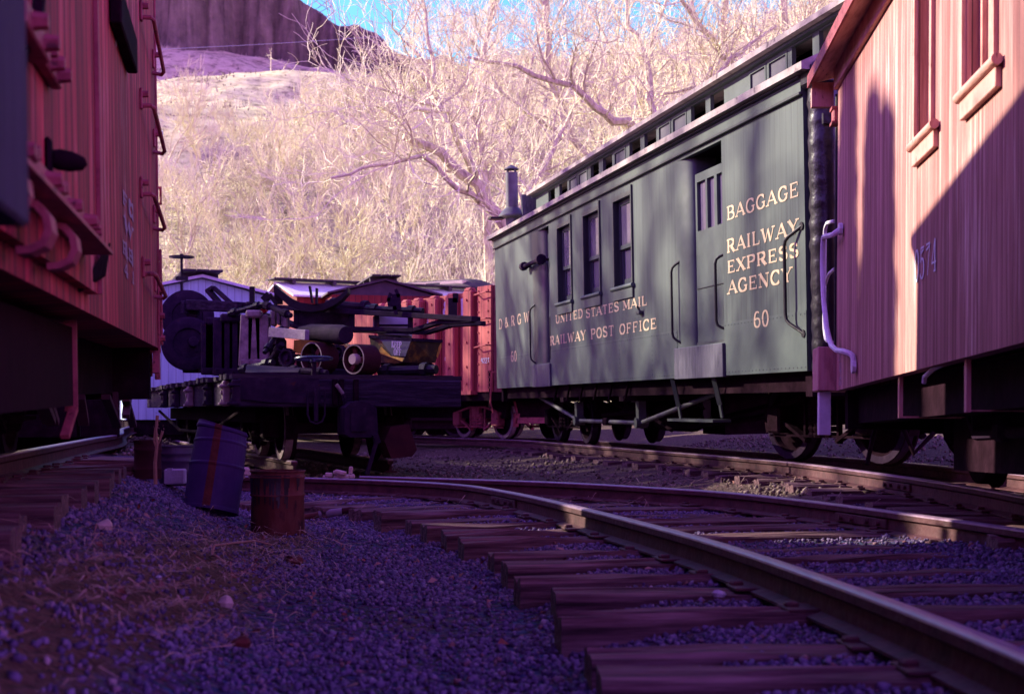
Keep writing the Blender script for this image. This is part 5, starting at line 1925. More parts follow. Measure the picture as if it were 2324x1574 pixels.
# small stencil near the corner
for k, (uu, vv) in enumerate(((1906, 808), (1908, 830), (1908, 848), (1908, 864))):
    yy, zz = CF.at(uu, vv)
    st = MB()
    lettering(st, ['23', '82', '11', '60'][k] if k != 2 else 'T', Vector((0, yy + .05, zz - .03)), Vector((0, -1, 0)), Vector((0, 0, 1)), Vector((-1, 0, 0)), .09, .05, 1.4)
    st.build('lettering', M_FADED, cab)
# end platform beam, white grab rails, marker bracket
zb0 = CF.aty(1875, 886, .2)[1]
es = MB()
es.b2((-.12, .03, .0), (CW + .12, .30, .30), .006)
es.build('end_sill', M_CABP, cab)
pad = MB()
pad.b2((-.10, .10, -.30), (-.02, .19, -.003), .004)
pad.build('poling_pad', M_WHITE, cab)


def side_pts(F, px, x):
    return [Vector((x, *F.at(u_, v_, x))) for u_, v_ in px]


gr = [(1896, 520), (1896, 533), (1874, 538), (1872, 600), (1875, 680), (1882, 745), (1892, 783), (1905, 795), (1922, 797), (1925, 805), (1925, 832)]
pp = [Vector((-.02 if i in (0, 9, 10) else -.07, *CF.at(u_, v_, -.05))) for i, (u_, v_) in enumerate(gr)]
handrail(cab, pp, .018, M_WHITE, 'grab_rail')
gr = [(1893, 502), (1876, 506), (1871, 520), (1870, 640), (1870, 745), (1874, 772), (1890, 778)]
pp = [Vector((.05, *CF.at(u_, v_, .05))) for i, (u_, v_) in enumerate(gr)]
handrail(cab, pp, .014, M_WHITE, 'grab_rail', feet=False)
gr = [(1893, 610), (1880, 622), (1872, 645)]
pp = [Vector((.02, *CF.at(u_, v_, .02))) for i, (u_, v_) in enumerate(gr)]
handrail(cab, pp, .012, M_WHITE, 'brake_hose', feet=False)
bk = MB()
yy, zz = CF.at(1888, 277, -.01)
bk.b2((-.03, .0, zz - .05), (.04, .10, zz + .06), .008)
bk.b2((-.04, .0, zz + .045), (.05, .11, zz + .065))
bk.b2((-.04, .0, zz - .055), (.05, .11, zz - .035))
bk.build('marker_bracket', M_BOXP, cab)
pst = MB()
pst.tube([(.02, .14, .3), (.02, .14, CH)], .018, 8)
pst.tube([(.45, .16, .3), (.45, .16, CH)], .018, 8)
pst.build('end_post', M_BLK, cab)
# underframe with two hanging plates
uf = MB()
for x in (.2, .9, 1.5, 2.2):
    uf.b2((x - .07, -CL + .05, -.22), (x + .07, -.03, -.003))
uf.b2((.06, -.12, -.26), (CW - .06, -.0, -.003))
uf.b2((.35, -CL + .2, -.5), (CW - .35, -1.9, -.221))
uf.build('underframe', M_IRON, cab)
for (ul, vt, vb) in ((2041, 826, 948), (2193, 816, 935)):
    yy, zt_ = CF.at(ul, vt, .03)
    _, zb_ = CF.at(ul, vb, .03)
    pl = MB()
    pl.b2((.025, yy - .018, zb_), (.045, yy + .022, -.003))
    pl.b2((.045, yy - .02, zb_ + .01), (.9, yy + .0, -.225))
    pl.build('step_box', M_CABP if ul > 0 else M_IRON, cab)
mb = MB()
yy, z1 = CF.at(2122, 836, .03)
yy2, z2 = CF.at(2096, 868, .03)
mb.tube([(.06, yy - .02, z1 + .02), (.03, yy + .06, z1), (.03, yy2 - .02, (z1 + z2) / 2), (.03, yy2, z2)], .012, 8)
mb.build('steam_pipe', M_WHITE, cab, smooth=True)
mb = MB()
yy, z1 = CF.at(2215, 986, .35)
mb.tube([(.35, yy, z1), (.35, -CL + .2, z1 + .03)], .028, 10)
mb.box((.35, yy - .55, z1 + .012), (.1, .14, .1), None, .02)
mb.bar((.35, yy + .02, z1), (.33, yy + .35, z1 + .3), .03, .03)
mb.bar((.35, yy + .02, z1), (.33, yy + .0, z1 + .3), .03, .03)
mb.build('brake_rod', M_STEEL, cab)
truck(cab, (CW / 2, -1.75, -.59), 0, wb=1.3, rim_m=M_IRON)
truck(cab, (CW / 2, -CL + 1.3, -.72), 0, wb=1.3)
cpl = MB()
cpl.b2((CW / 2 - .1, .3, -.2), (CW / 2 + .1, .62, .02), .03)
cpl.build('coupler', M_IRON, cab)
MB().tube([(.35, .2, 0), (.3, .3, -.3), (.25, .25, -.5)], .016, 8).build('hose', M_IRON, cab)

# ------------------------------------------------------------------ the weathered red boxcar at left
BF = Frame((-2.2358, 9.0, 1.0895), 0.1912, 0.0169, -0.0139)
BH, BL, BW = 2.70, 10.5, 2.9
box = empty('boxcar', BF.M, 'weathered red wooden boxcar with rusty door hardware at the left edge', 'rail car')
bw = MB()
bw.b2((-BW, -BL, 0), (0, 0, BH))
bw.build('body', M_BOX, box)
rf = MB()
sec = []
for y in (-BL - .15, .15):
    sec.append([(.12, y, BH - .02), (.12, y, BH + .04), (-BW / 2, y, BH + .34), (-BW - .12, y, BH + .04), (-BW - .12, y, BH - .02), (-BW / 2, y, BH + .001)])
rf.sweep(sec)
rf.b2((-BW / 2 - .35, -BL - .3, BH + .40), (-BW / 2 + .35, .34, BH + .44))
for k in range(10):
    rf.b2((-BW / 2 - .3, -BL + k * 1.1, BH + .28), (-BW / 2 + .3, -BL + k * 1.1 + .08, BH + .399))
rf.build('roof', M_DROOF, box)
# sliding door: its right edge stands at u = 193
yD0 = BF.at(193, 300)[0]
_, zdb = BF.at(120, 668)
dr = MB()
dr.b2((.002, -BL + 2.0, .06), (.035, yD0, BH - .25))
door = dr.build('door', M_BOX, box)
ed = MB()
ed.b2((.036, yD0 - .035, .06), (.05, yD0, BH - .25))
ed.build('door_edge', M_BOXP, door)


def strap(px0, px1, hgt, x0=.0, th=.03, name='strap', bolts=0, m=None, parent=None):
    y0, z0 = BF.at(*px0, x0)
    y1, z1 = BF.at(*px1, x0)
    z = (z0 + z1) / 2
    mb = MB()
    mb.b2((x0 + .001, min(y0, y1), z - hgt / 2), (x0 + th, max(y0, y1), z + hgt / 2), .004)
    for k in range(bolts):
        y = min(y0, y1) + abs(y1 - y0) * (k + .5) / bolts
        for dz in (-.0,):
            mb.lathe([(0, .03), (.016, .03), (.02, .0)], (x0 + th, y, z + dz), (1, 0, 0), 6)
    return mb.build(name, m or M_BOXP, parent or box)


# door track: an angle iron along the bottom of the door, three bolt clusters
y0, z0 = BF.at(33, 341, .04)
y1, z1 = BF.at(194, 513, .04)
zt_ = (z0 + z1) / 2
_, zlow_ = BF.at(194, 528, .04)
hh_ = max(.05, z1 - zlow_) * 1.5
tk = MB()
tk.b2((.036, -BL + 1.5, zt_ - hh_), (.075, y1, zt_), .004)
tk.b2((.036, -BL + 1.5, zt_ - hh_ - .012), (.12, y1, zt_ - hh_ - .001))
for (uu, vv) in ((44, 362), (50, 370), (57, 377), (110, 428), (117, 436), (125, 444), (160, 488), (196, 508), (202, 514), (207, 520)):
    yy, _ = BF.at(uu, vv, .08)
    tk.lathe([(0, .035), (.015, .035), (.02, .0)], (.075, min(yy, y1 - .02), zt_ - hh_ * .45 + random.uniform(-.01, .01)), (1, 0, 0), 6)
tk.build('door_track', M_BOXP, box)


def hook(px, size, name='track_hanger'):
    """flat iron hanger that loops out under the door track and back to the door"""
    (uu, vv) = px
    y, z = BF.at(uu, vv, .09)
    mb = MB()
    q = [(.048, .045), (.080, .040), (.100, .012), (.104, -.022), (.092, -.050), (.066, -.064), (.040, -.066)]
    secs = []
    for i, (x_, z_) in enumerate(q):
        a, b = q[max(0, i - 1)], q[min(len(q) - 1, i + 1)]
        dx, dz = b[0] - a[0], b[1] - a[1]
        l = math.hypot(dx, dz)
        nx_, nz_ = -dz / l * .008, dx / l * .008
        k = .055 * size
        secs.append([(x_ - nx_, y - k, z + z_ * size - nz_), (x_ + nx_, y - k, z + z_ * size + nz_), (x_ + nx_, y + k, z + z_ * size + nz_), (x_ - nx_, y + k, z + z_ * size - nz_)])
    mb.sweep(secs)
    return mb.build(name, M_BOXP, box)


hook((42, 420), .8)
hook((100, 508), .9)
hook((160, 552), .9)
strap((60, 104), (112, 178), .045, .036, .03, 'door_strap', 3)
strap((0, 20), (62, 118), .05, .036, .05, 'door_strap', 2)
lat = MB()
yy, zz = BF.at(118, 356, .05)
lat.b2((.036, yy - .03, zz - .045), (.05, yy + .03, zz + .045), .006)
lat.lathe([(.020, 0), (.026, .02), (.025, .05), (.017, .08), (0, .092)], (.045, yy + .02, zz), (1, .5, -.1), 12)
lat.build('door_latch', M_IRON, box, smooth=True)
# wedge-shaped stop bracket
ws = MB()
ya, za = BF.at(196, 601, .03)
yb, zb_ = BF.at(198, 662, .03)
yc, zc_ = BF.at(262, 600, .16)
ye, ze = BF.at(256, 622, .12)
ws.prism([(.003, ya, za), (.003, ya, zb_), (.05, ya + .20, (za + zb_) / 2 + .02), (.075, ya + .30, za + .10), (.06, ya + .27, za - .01)], (0, .05, .0))
ws.build('door_stop', M_IRON, box)
# dark box bracket high up with a strap above it
yq0, zq0 = BF.at(247, 40, .05)
bb = MB()
yq1, _ = BF.at(300, 40, .05)
zq1 = BF.at(275, 8, .05)[1]
yq0, zq0 = BF.at(247, 52, .0)
yq1, zq1 = BF.at(285, 8, .0)
bb.b2((.002, yq0, zq0), (.05, yq1, zq0 + .16), .006)
bb.bar((.012, yq0 + .03, zq0 + .14), (.012, yq0 - .12, zq0 + .42), .04, .02)
bb.build('lamp_bracket', M_IRON, box)
# a dark plank fixed upright near the frame's edge
pk = MB()
yp, _ = BF.at(30, 250, .17)
_, zp = BF.at(20, 505, .17)
pk.b2((.13, yp - .9, zp), (.19, yp, BH), .006)
pk.b2((.036, yp - .5, zp + .2), (.129, yp - .4, zp + .3))
pk.b2((.036, yp - .5, zp + 1.2), (.129, yp - .4, zp + 1.3))
pk.build('batten', mat('grey_batten', [(0.02, 0.013, 0.024), (0.05, 0.036, 0.055)], scale=6, stretch=(4, 4, .5), rough=.9, bump=.4), box)
cv = MB()
for k in range(8):
    pass
pts = [BF.at(a, b, .06) for a, b in ((103, -30), (98, 40), (80, 85), (62, 125), (52, 180), (47, 240))]
secs = []
for (y, z) in pts:
    secs.append([(.04, y - .02, z), (.06, y - .02, z), (.06, y + .02, z), (.04, y + .02, z)])
cv.sweep(secs)
cv.build('curved_strap', M_IRON, box)
# grab irons by the corner
GRABS = [((318, 80), (345, 112)), ((318, 268), (347, 302)), ((318, 455), (347, 487)), ((322, 610), (350, 664))]
for k, (a, b) in enumerate(GRABS):
    y0, z0 = BF.at(*a)
    y1, z1 = -.04, 0
    y1, z1 = BF.at(*b)
    z = (z0 + z1) / 2
    mb = MB()
    q0, q1 = Vector((0, y0, z)), Vector((0, y1 - .0, z))
    mb.tube([q0, q0 + Vector((.055, .0, -.0)), q0 + Vector((.07, .03, -.005)), q1 + Vector((.07, -.04, -.05)), q1 + Vector((.055, 0, -.06)), q1 + Vector((0, 0, -.05))], .012, 8)
    for q in (q0, q1):
        mb.b2((.001, q.y - .025, q.z - .02), (.015, q.y + .025, q.z + .09), .004)
        mb.lathe([(0, .03), (.016, .03), (.018, 0)], (.015, q.y, q.z + .06), (1, 0, 0), 6)
    mb.build('grab_iron', M_BOXP, box)
ge = MB()
zg = BF.at(368, 455)[1]
ge.tube([(-.2, .0, zg), (-.2, .10, zg), (.02, .11, zg), (.02, .11, zg - .10), (-.06, .10, zg - .12)], .012, 8)
ge.build('end_grab_iron', M_BOXP, box)
ci = MB()
ci.b2((.001, -.10, -.02), (.014, -.0, .42), .003)
ci.b2((.015, -.06, .02), (.03, -.03, .62), .003)
for z in (.06, .2, .36):
    ci.lathe([(0, .03), (.018, .03), (.022, 0)], (.014, -.075, z), (1, 0, 0), 6)
ci.b2((-.3, .001, -.03), (.012, .03, .55), .004)
ci.build('corner_iron', M_BOXP, box)
bat = MB()
bat.b2((-.07, .004, .55), (.012, .03, BH - .05), .004)
bat.build('corner_post', M_BOXP, box)
flag = MB()
yy, zz = BF.at(352, 300)
flag.prism([(.03, .06, zz + .02), (.03, .14, zz + .04), (.03, .15, zz - .05), (.03, .07, zz - .06)], (.01, 0, 0))
flag.build('tin_tag', M_WHITE, box)
sp_ = MB()
y0, z0 = BF.at(341, 788, .02)
_, z1 = BF.at(341, 858, .02)
sp_.b2((-.02, -.13, z1), (.01, -.01, -.02))
sp_.bar((-.01, -.12, -.02), (-.01, -.17, z1 + .04), .04, .012)
sp_.b2((-.3, .0, z1 + .02), (-.04, .02, -.0))
sp_.build('stirrup_step', M_BOXP, box)
# underframe: deep side box, braces, brake hangers
uf = MB()
for x in (-.35, -1.2, -1.7, -2.5):
    uf.b2((x - .08, -BL, -.28), (x + .08, 0, -.002))
uf.b2((-BW + .05, -.18, -.32), (-.05, -.02, -.003))
uf.b2((-2.3, -3.0, -.75), (-.9, -1.2, -.281))
uf.build('underframe', M_IRON, box)
yq, zt1 = BF.at(164, 775, -.1)
_, zb1 = BF.at(164, 920, -.1)
tb = MB()
tb.b2((-1.3, yq - 3.2, zb1), (-.10, yq, -.03))
tbo = tb.build('tool_box', mat('maroon_box', [(0.012, 0.002, 0.006), (0.020, 0.004, 0.010)], rough=.9, spec=.04, bump=.1), box)
te = MB()
te.b2((-.13, yq + .001, zb1 - .02), (-.085, yq + .02, -.005))
te.bar((-.1, yq + .01, zb1 - .01), (-.12, yq - .10, zb1 - .11), .03, .02)
te.build('edge_iron', M_BOXP, tbo)
for (a, b) in (((85, 890), (112, 955)), ((98, 890), (120, 958)), ((240, 900), (266, 965)), ((262, 890), (262, 940)), ((285, 905), (302, 965)), ((292, 890), (285, 945)), ((180, 900), (190, 960))):
    y0, z0 = BF.at(*a, -.25)
    y1, z1 = BF.at(*b, -.25)
    MB().bar((-.25, y0, z0), (-.25, y1, z1), .05, .03).build('brake_hanger', mat('brake_iron', [(0.03, 0.006, 0.016), (0.06, 0.014, 0.03)], bump=.1), box)
truck(box, (-BW / 2 + .05, -1.75, -.62 - .03), 0, gauge=1.2, wb=1.5, rw=.38)
truck(box, (-BW / 2 + .05, -BL + 1.9, -.48), 0, gauge=1.2, wb=1.5, rw=.38)
cpx = MB()
cpx.b2((-BW / 2 - .1, .0, -.3), (-BW / 2 + .1, .55, -.06), .03)
cpx.bar((-.5, .03, -.05), (-.5, .05, -.55), .05, .02)
cpx.build('coupler', M_IRON, box)
# faded stencil marks down the side
rs = random.Random(2)
for k, (txt, ul, vt, vb, ur) in enumerate((('FC', 276, 430, 458, 301), ('W', 279, 490, 515, 300), ('RB', 276, 545, 572, 300), ('4 1', 279, 592, 622, 302))):
    y0, z0 = BF.at(ul, vb)
    y1, z1 = BF.at(ur, vb)
    zt2 = BF.at(ul, vt)[1]
    mb = MB()
    lettering(mb, txt, Vector((0, y0, z0)), Vector((0, 1, 0)), Vector((0, 0, 1)), Vector((1, 0, 0)), abs(y1 - y0), zt2 - z0, 1.5, thin=.3)
    mb.build('lettering', M_FADED, box)
fd_ = MB()
for k in range(16):
    uu = 262 + k * 2.6
    v0 = 62 + rs.uniform(0, 12)
    v1 = v0 + rs.uniform(12, 90) * (.4 + .6 * (k / 16))
    if uu > 304:
        break
    y, za = BF.at(uu, v0, .002)
    _, zb_ = BF.at(uu, v1, .002)
    y2, _ = BF.at(uu + 1.7, v0, .002)
    fd_.add([(.003, y, zb_), (.003, y2, zb_ + .02), (.003, y2, za), (.003, y, za)], [(0, 1, 2, 3)])
fd_.build('faded_paint', mat('old_whitewash', [(0.40, 0.32, 0.44), (0.62, 0.54, 0.66)], scale=20, bump=0), box)

# ------------------------------------------------------------------ the flatcar in the middle
FF = Frame(tuple(FORG), FYAW)
flat = empty('flatcar', FF.M, 'dark weathered flatcar loaded with old machinery, end beam towards the camera', 'rail car')
FW, FL = 2.12, 9.5
bm = MB()
bm.b2((-.01, -.02, -.27), (FW + .01, .18, -.012), .012)
bm.build('end_beam', M_BEAM, flat)
dk = MB()
rs = random.Random(12)
y = .02
while y < FL:
    wv = rs.uniform(.17, .23)
    dk.b2((-.05 + rs.uniform(-.06, .03), y, -.011), (FW + rs.uniform(-.02, .05), y + wv - .012, .035 + rs.uniform(-.008, .008)))
    y += wv
dk.build('deck', M_PLANK, flat)
sd = MB()
for x in (-.0, .7, 1.3, FW - .14):
    sd.b2((x, .185, -.25), (x + .14, FL, -.012))
sd.build('side_sill', M_BEAM, flat)
for uu in (429, 472, 510, 532, 398, 372):
    yy, zz = FF.at(uu, 890, -.05)
    sp_ = MB()
    sp_.b2((-.075, yy - .05, -.26), (-.002, yy + .05, -.02), .012)
    for z in (-.07, -.13, -.215):
        sp_.lathe([(0, -.095), (.022, -.09), (.03, -.05), (.03, -.0)], (-.0, yy, z), (1, 0, 0), 8)
    sp_.b2((-.11, yy - .06, -.085), (-.002, yy + .06, -.06), .006)
    sp_.b2((-.11, yy - .06, -.25), (-.002, yy + .06, -.225), .006)
    sp_.build('stake_pocket', M_PALE if uu in (429, 510) else M_STEEL, flat)  # the two sunlit pockets get paler steel, their brightness put into the colour
eb = MB()
x0, z0 = FF.aty(543, 905, -.05)
x1, z1 = FF.aty(700, 860, -.05)
eb.prism([(x0, -.045, z0), (x0 + .02, -.045, z1 + .01), (x1 + .1, -.045, z1 + .01), (x1 + .12, -.045, z0 - .04), (x0 + .3, -.045, z0 - .03)], (0, .02, 0))
eb.build('end_plate', M_STEEL, flat)
eb = MB()
for uu in (760, 775, 808):
    x0, z0 = FF.aty(uu, 885, -.05)
    eb.b2((x0 - .025, -.06, -.25), (x0 + .025, -.021, -.01), .005)
eb.build('end_straps', M_IRON, flat)
# coupler box with its arched top, hanging under the beam
q = [FF.aty(a, b, -.28) for a, b in ((783, 985), (783, 925), (795, 913), (815, 909), (838, 914), (855, 926), (858, 985), (845, 992), (795, 992))]
cb = MB()
cb.prism([(a, -.28, b) for a, b in q], (0, .34, 0))
q2 = [FF.aty(a, b, -.30) for a, b in ((797, 978), (797, 928), (830, 925), (832, 978))]
cb.prism([(a, -.30, b) for a, b in q2], (0, .019, 0))
cb.build('coupler', M_STEEL, flat, smooth=False)
lv = MB()
a, b = FF.aty(855, 998, -.3), FF.aty(832, 1076, -.3)
lv.bar((a[0], -.3, a[1]), (b[0], -.3, b[1]), .05, .03)
a, b = FF.aty(850, 985, -.3), FF.aty(857, 1005, -.3)
lv.bar((a[0], -.3, a[1]), (b[0], -.3, b[1]), .07, .05)
lv.build('uncoupling_lever', M_STEEL, flat)
a, b = FF.aty(763, 872, -.1), FF.aty(778, 893, -.1)
mb = MB()
mb.tube([(a[0], -.1, a[1]), (b[0], -.1, b[1])], .018, 8)
mb.build('release_handle', M_PALE, flat)
mb = MB()
cpts = [FF.aty(u_, v_, -.1) for u_, v_ in ((778, 893), (781, 903), (783, 915))]
for k in range(7):
    t = k / 6
    i = min(1, int(t * 2))
    f_ = t * 2 - i
    x_ = cpts[i][0] + (cpts[i + 1][0] - cpts[i][0]) * f_
    z_ = cpts[i][1] + (cpts[i + 1][1] - cpts[i][1]) * f_
    mb.lathe([(.012, -.006), (.022, -.006), (.022, .006), (.012, .006), (.012, -.006)], (x_, -.1, z_), (1, 0, 0) if k % 2 else (0, 1, 0), 8)
mb.build('chain', M_STEEL, flat)
us = MB()
pts = [FF.aty(u_, v_, -.12) for u_, v_ in ((698, 885), (698, 940), (704, 956), (718, 961), (731, 956), (737, 940), (737, 885))]
us.tube([(a, -.12, b) for a, b in pts], .010, 6)
pts = [FF.aty(u_, v_, -.12) for u_, v_ in ((717, 880), (717, 955))]
us.tube([(a, -.12, b) for a, b in pts], .022, 8)
us.build('foot_stirrup', M_STEEL, flat)
sh = MB()
q = [FF.aty(u_, v_, .0) for u_, v_ in ((886, 968), (928, 962), (946, 1020), (935, 1035), (888, 1040), (872, 1000))]
sh.prism([(a, .0, b) for a, b in q], (0, .3, 0))
sh.build('draft_casting', M_BROWN, flat)
# brake wheel on its staff
a, b = FF.aty(711.8, 813.6, .12)
hw = MB()
hr = 42 / FOC * 13.0
hw.lathe([(hr + .013 * math.cos(k * .785), .013 * math.sin(k * .785)) for k in range(9)], (a, .12, b), (0, 0.06, 1), 32)
for k in range(5):
    an = k * 1.2566 + .3
    hw.bar((a, .12, b - .01), (a + hr * math.cos(an), .12 + hr * math.sin(an), b - .06 * hr * math.sin(an)), .025, .014)
hw.lathe([(0, -.03), (.04, -.03), (.035, .02), (0, .03)], (a, .12, b), (0, 0, 1), 12)
st = MB()
st.tube([(a, .12, -.25), (a, .12, b)], .025, 8)
sto = st.build('brake_staff', M_STEEL, flat)
hw.build('brake_wheel', mat('blue_black_iron', [(0.02, 0.02, 0.05), (0.05, 0.05, 0.10)], rough=.35, bump=.1), sto, smooth=True)
truck(flat, (FW / 2, 1.5, -(FORG.z - .22)), 0, gauge=.97, wb=1.3, rw=.33, rim_m=M_PALE)
truck(flat, (FW / 2, FL - 1.6, -(FORG.z - .22)), 0, gauge=.97, wb=1.3, rw=.33)
uf = MB()
uf.b2((.3, .9, -.42), (FW - .3, FL - .5, -.251))
uf.tube([(.12, .6, -.3), (.12, 3, -.55), (.12, 6, -.55), (.12, 8.8, -.3)], .02, 8)
uf.build('underframe', M_IRON, flat)


def thing(name, loc, label, cat, group=None):
    return empty(name, Matrix.Translation(Vector(loc)), label, cat, group)


def rel(o, p):
    return Vector(p) - Vector(o.matrix_world.translation)


DECK = FORG.z + .036
# --- two dark iron discs leaning at the far left end
for k, (uu, vv, r_, Y, lab) in enumerate(((425, 718, 60, 18.6, 'upper of two dark iron discs on the left end of the flatcar'), (428, 780, 61, 18.0, 'lower notched dark iron disc hanging at the left end of the flatcar'))):
    c = P(uu, vv, Y)
    rr = r_ / FOC * Y
    e = thing('iron_disc', c, lab, 'machinery', 'iron discs on the flatcar')
    d = MB()
    ax = Vector((.25, -1, .02)).normalized()
    d.lathe([(0, .02), (rr * .55, .02), (rr * .58, .05), (rr * .92, .05), (rr, .03), (rr, -.05), (0, -.05)], (0, 0, 0), ax, 40)
    d.build('plate', M_STEEL, e, smooth=True)
    hb = MB()
    hb.lathe([(0, .14), (.06, .14), (.07, .05), (.07, .02)], (.06, 0, .02), ax, 14)
    if k == 1:
        hb.box((.12, -.08, -.06), (.05, .03, .10), None, .01)
        for a in (-.35, -.2, .1):
            hb.box((rr * math.cos(a) * .98, -.02, rr * math.sin(a) - .1), (.06, .07, .05), None, .01)
    hb.build('hub', M_STEEL if k else M_IRON, e, smooth=False)
    if k == 1:
        ft = MB()
        ft.b2((-.1, .1, -rr - .02), (.1, .3, -rr + .1))
        ft.build('foot', M_IRON, e)
# --- slatted iron frames (gear housings)
fr_specs = [(470, 500, 720, 850, 16.6), (498, 552, 712, 852, 15.9), (556, 598, 704, 832, 15.2)]
for k, (u0, u1, v0, v1, Y) in enumerate(fr_specs):
    a, b = P(u0, v1, Y), P(u1, v0, Y)
    e = thing('gear_casting', ((a.x + b.x) / 2, Y, a.z), ['short dark slatted iron frame next to the iron discs', 'wide dark slatted iron frame in the middle of the three', 'sunlit arched iron frame with tall slots behind the dark slab'][k], 'machinery', 'slatted iron frames on the flatcar')
    wv, hv = (b.x - a.x), (b.z - a.z)
    m = MB()
    nb = 3 if k == 2 else 4
    for i in range(nb):
        x = -wv / 2 + wv * i / (nb - 1)
        m.bar((x, 0, 0), (x * (.75 if k == 2 else 1), 0, hv * (.92 if i in (0, nb - 1) else 1)), .055, .14, bev=.01)
    m.b2((-wv / 2 - .04, -.08, 0), (wv / 2 + .04, .08, .08), .01)
    m.b2((-wv / 2 * .85, -.08, hv * .86), (wv / 2 * .85, .08, hv), .02)
    for i in range(3):
        m.lathe([(0, .02), (.025, .02), (.025, 0)], (-wv / 2 + .04 + i * wv / 2.4, -.08, .04), (0, -1, 0), 8)
    m.build('casting', M_PALE if k == 2 else M_STEEL, e)  # the arched frame's sunlit tone is put into a paler steel
    bk = MB()
    bk.b2((-wv / 2, .1, .0), (wv / 2, .55, hv * .7), .02)
    bk.build('housing', M_IRON, e)
# --- the long crane boom lying over everything
e = thing('crane_boom', P(700, 720, 15.4), 'long dark trussed crane boom lying across the flatcar load', 'machinery')


def bl(u_, v_):
    Y = 17.0 + (u_ - 430) / (1074 - 430) * (13.9 - 17.0)
    return P(u_, v_, Y) - e.location


ch1 = MB()
ch1.bar(bl(549, 692), bl(1076, 724), .07, .055, bev=.006)
ch1.bar(bl(549, 692) + Vector((.1, .45, .02)), bl(1060, 722) + Vector((.1, .45, .02)), .07, .055, bev=.006)
ch1.build('upper_chord', M_STEEL, e)
ch2 = MB()
cps = [(551, 703), (676, 742), (941, 749), (997, 731), (1072, 727)]
for i in range(4):
    ch2.bar(bl(*cps[i]), bl(*cps[i + 1]), .07, .045, bev=.006)
    ch2.bar(bl(*cps[i]) + Vector((.1, .45, .0)), bl(*cps[i + 1]) + Vector((.1, .45, 0)), .07, .045, bev=.006)
ch2.build('lower_chord', M_STEEL, e)
hd = MB()
hd.bar(bl(436, 692), bl(556, 698), .22, .125, bev=.012)
hd.bar(bl(428, 698), bl(436, 698), .26, .16, bev=.01)
hd.build('boom_head', M_BEAM, e)
wb2 = MB()
a, b, c, d = bl(672, 704), bl(672, 741), bl(800, 745), bl(800, 710)
wb2.prism([a, b, c, d], (.02, .03, 0))
wb2.build('web_plate', M_STEEL, e)
for uu in (672, 798, 855, 931):
    wb2 = MB()
    t, b_ = bl(uu, 696 + (uu - 549) * .06), bl(uu, 742 if uu < 700 else 749)
    wb2.bar(t, b_, .06, .05)
    wb2.build('upright', M_STEEL, e)
pp_ = MB()
pp_.bar(bl(850, 718), bl(850, 745), .035, .035)
pp_.build('light_post', M_PALE, e)
rd = MB()
rd.lathe([(0, 0), (.03, .0), (.045, .03), (.045, .07), (.03, .1), (0, .1)], bl(588, 703), (1, -.4, 0), 10)
rd.build('red_lamp', mat('red_lamp_paint', [(0.45, 0.02, 0.03), (0.65, 0.04, 0.05)], rough=.4, bump=0), e)
hk = MB()
hk.bar(bl(474, 660), bl(508, 700), .09, .05, bev=.01)
hk.bar(bl(470, 662), bl(486, 652), .08, .05, bev=.01)
hk.bar(bl(486, 654), bl(530, 693), .05, .05, bev=.01)
hk.build('boom_hook', M_STEEL, e)
# --- the curved saddle
e = thing('curved_saddle', P(708, 694, 15.2), 'dark upturned crescent saddle plate on top of the crane boom', 'machinery')
Y = 15.2
arc = [(625, 647), (640, 660), (660, 676), (685, 688), (710, 692), (735, 690), (760, 681), (778, 669), (792, 655)]
o_ = e.location
secs = []
for i, (uu, vv) in enumerate(arc):
    p = P(uu, vv, Y) - o_
    th = .045 + .05 * (1 - abs(i - 2) / 7)
    secs.append([p + Vector((0, -.12, 0)), p + Vector((0, .12, 0)), p + Vector((0, .12, -th)), p + Vector((0, -.12, -th))])
m = MB()
m.sweep(secs)
m.build('crescent', M_BLK, e, smooth=False)
m = MB()
pl = [P(a, b, Y) - o_ for a, b in ((622, 652), (628, 646), (640, 662), (640, 690), (622, 690))]
m.prism(pl, (0, .05, 0))
m.bar(P(598, 682, Y) - o_, P(612, 668, Y) - o_, .12, .07)
m.bar(P(612, 668, Y) - o_, P(628, 690, Y) - o_, .10, .04)
m.build('end_bracket', M_BLK, e)
for (a, b) in (((707, 652), (713, 690)), ((723, 657), (722, 692))):
    m = MB()
    m.bar(P(*a, Y) - o_ + Vector((0, -.14, 0)), P(*b, Y) - o_ + Vector((0, -.14, 0)), .075, .02)
    for f_ in (.25, .5):
        q = (P(*a, Y) * (1 - f_) + P(*b, Y) * f_) - o_ + Vector((0, -.153, 0))
        m.lathe([(0, .004), (.012, .004), (.012, 0)], q, (0, -1, 0), 8)
    m.build('hanger_bar', M_BLK, e)
for k, (a, b, lab) in enumerate(((((572, 650)), ((572, 690)), 'short black post standing on the crane boom head'),)):
    e = thing('iron_post', P(*b, 16.1), lab, 'post')
    m = MB()
    m.bar((0, 0, 0), P(*a, 16.1) - e.location, .055, .055, bev=.006)
    m.lathe([(0, 0), (.07, .0), (.07, .025), (0, .025)], (0, 0, 0), (0, 0, 1), 10)
    m.build('shaft', M_BLK, e)
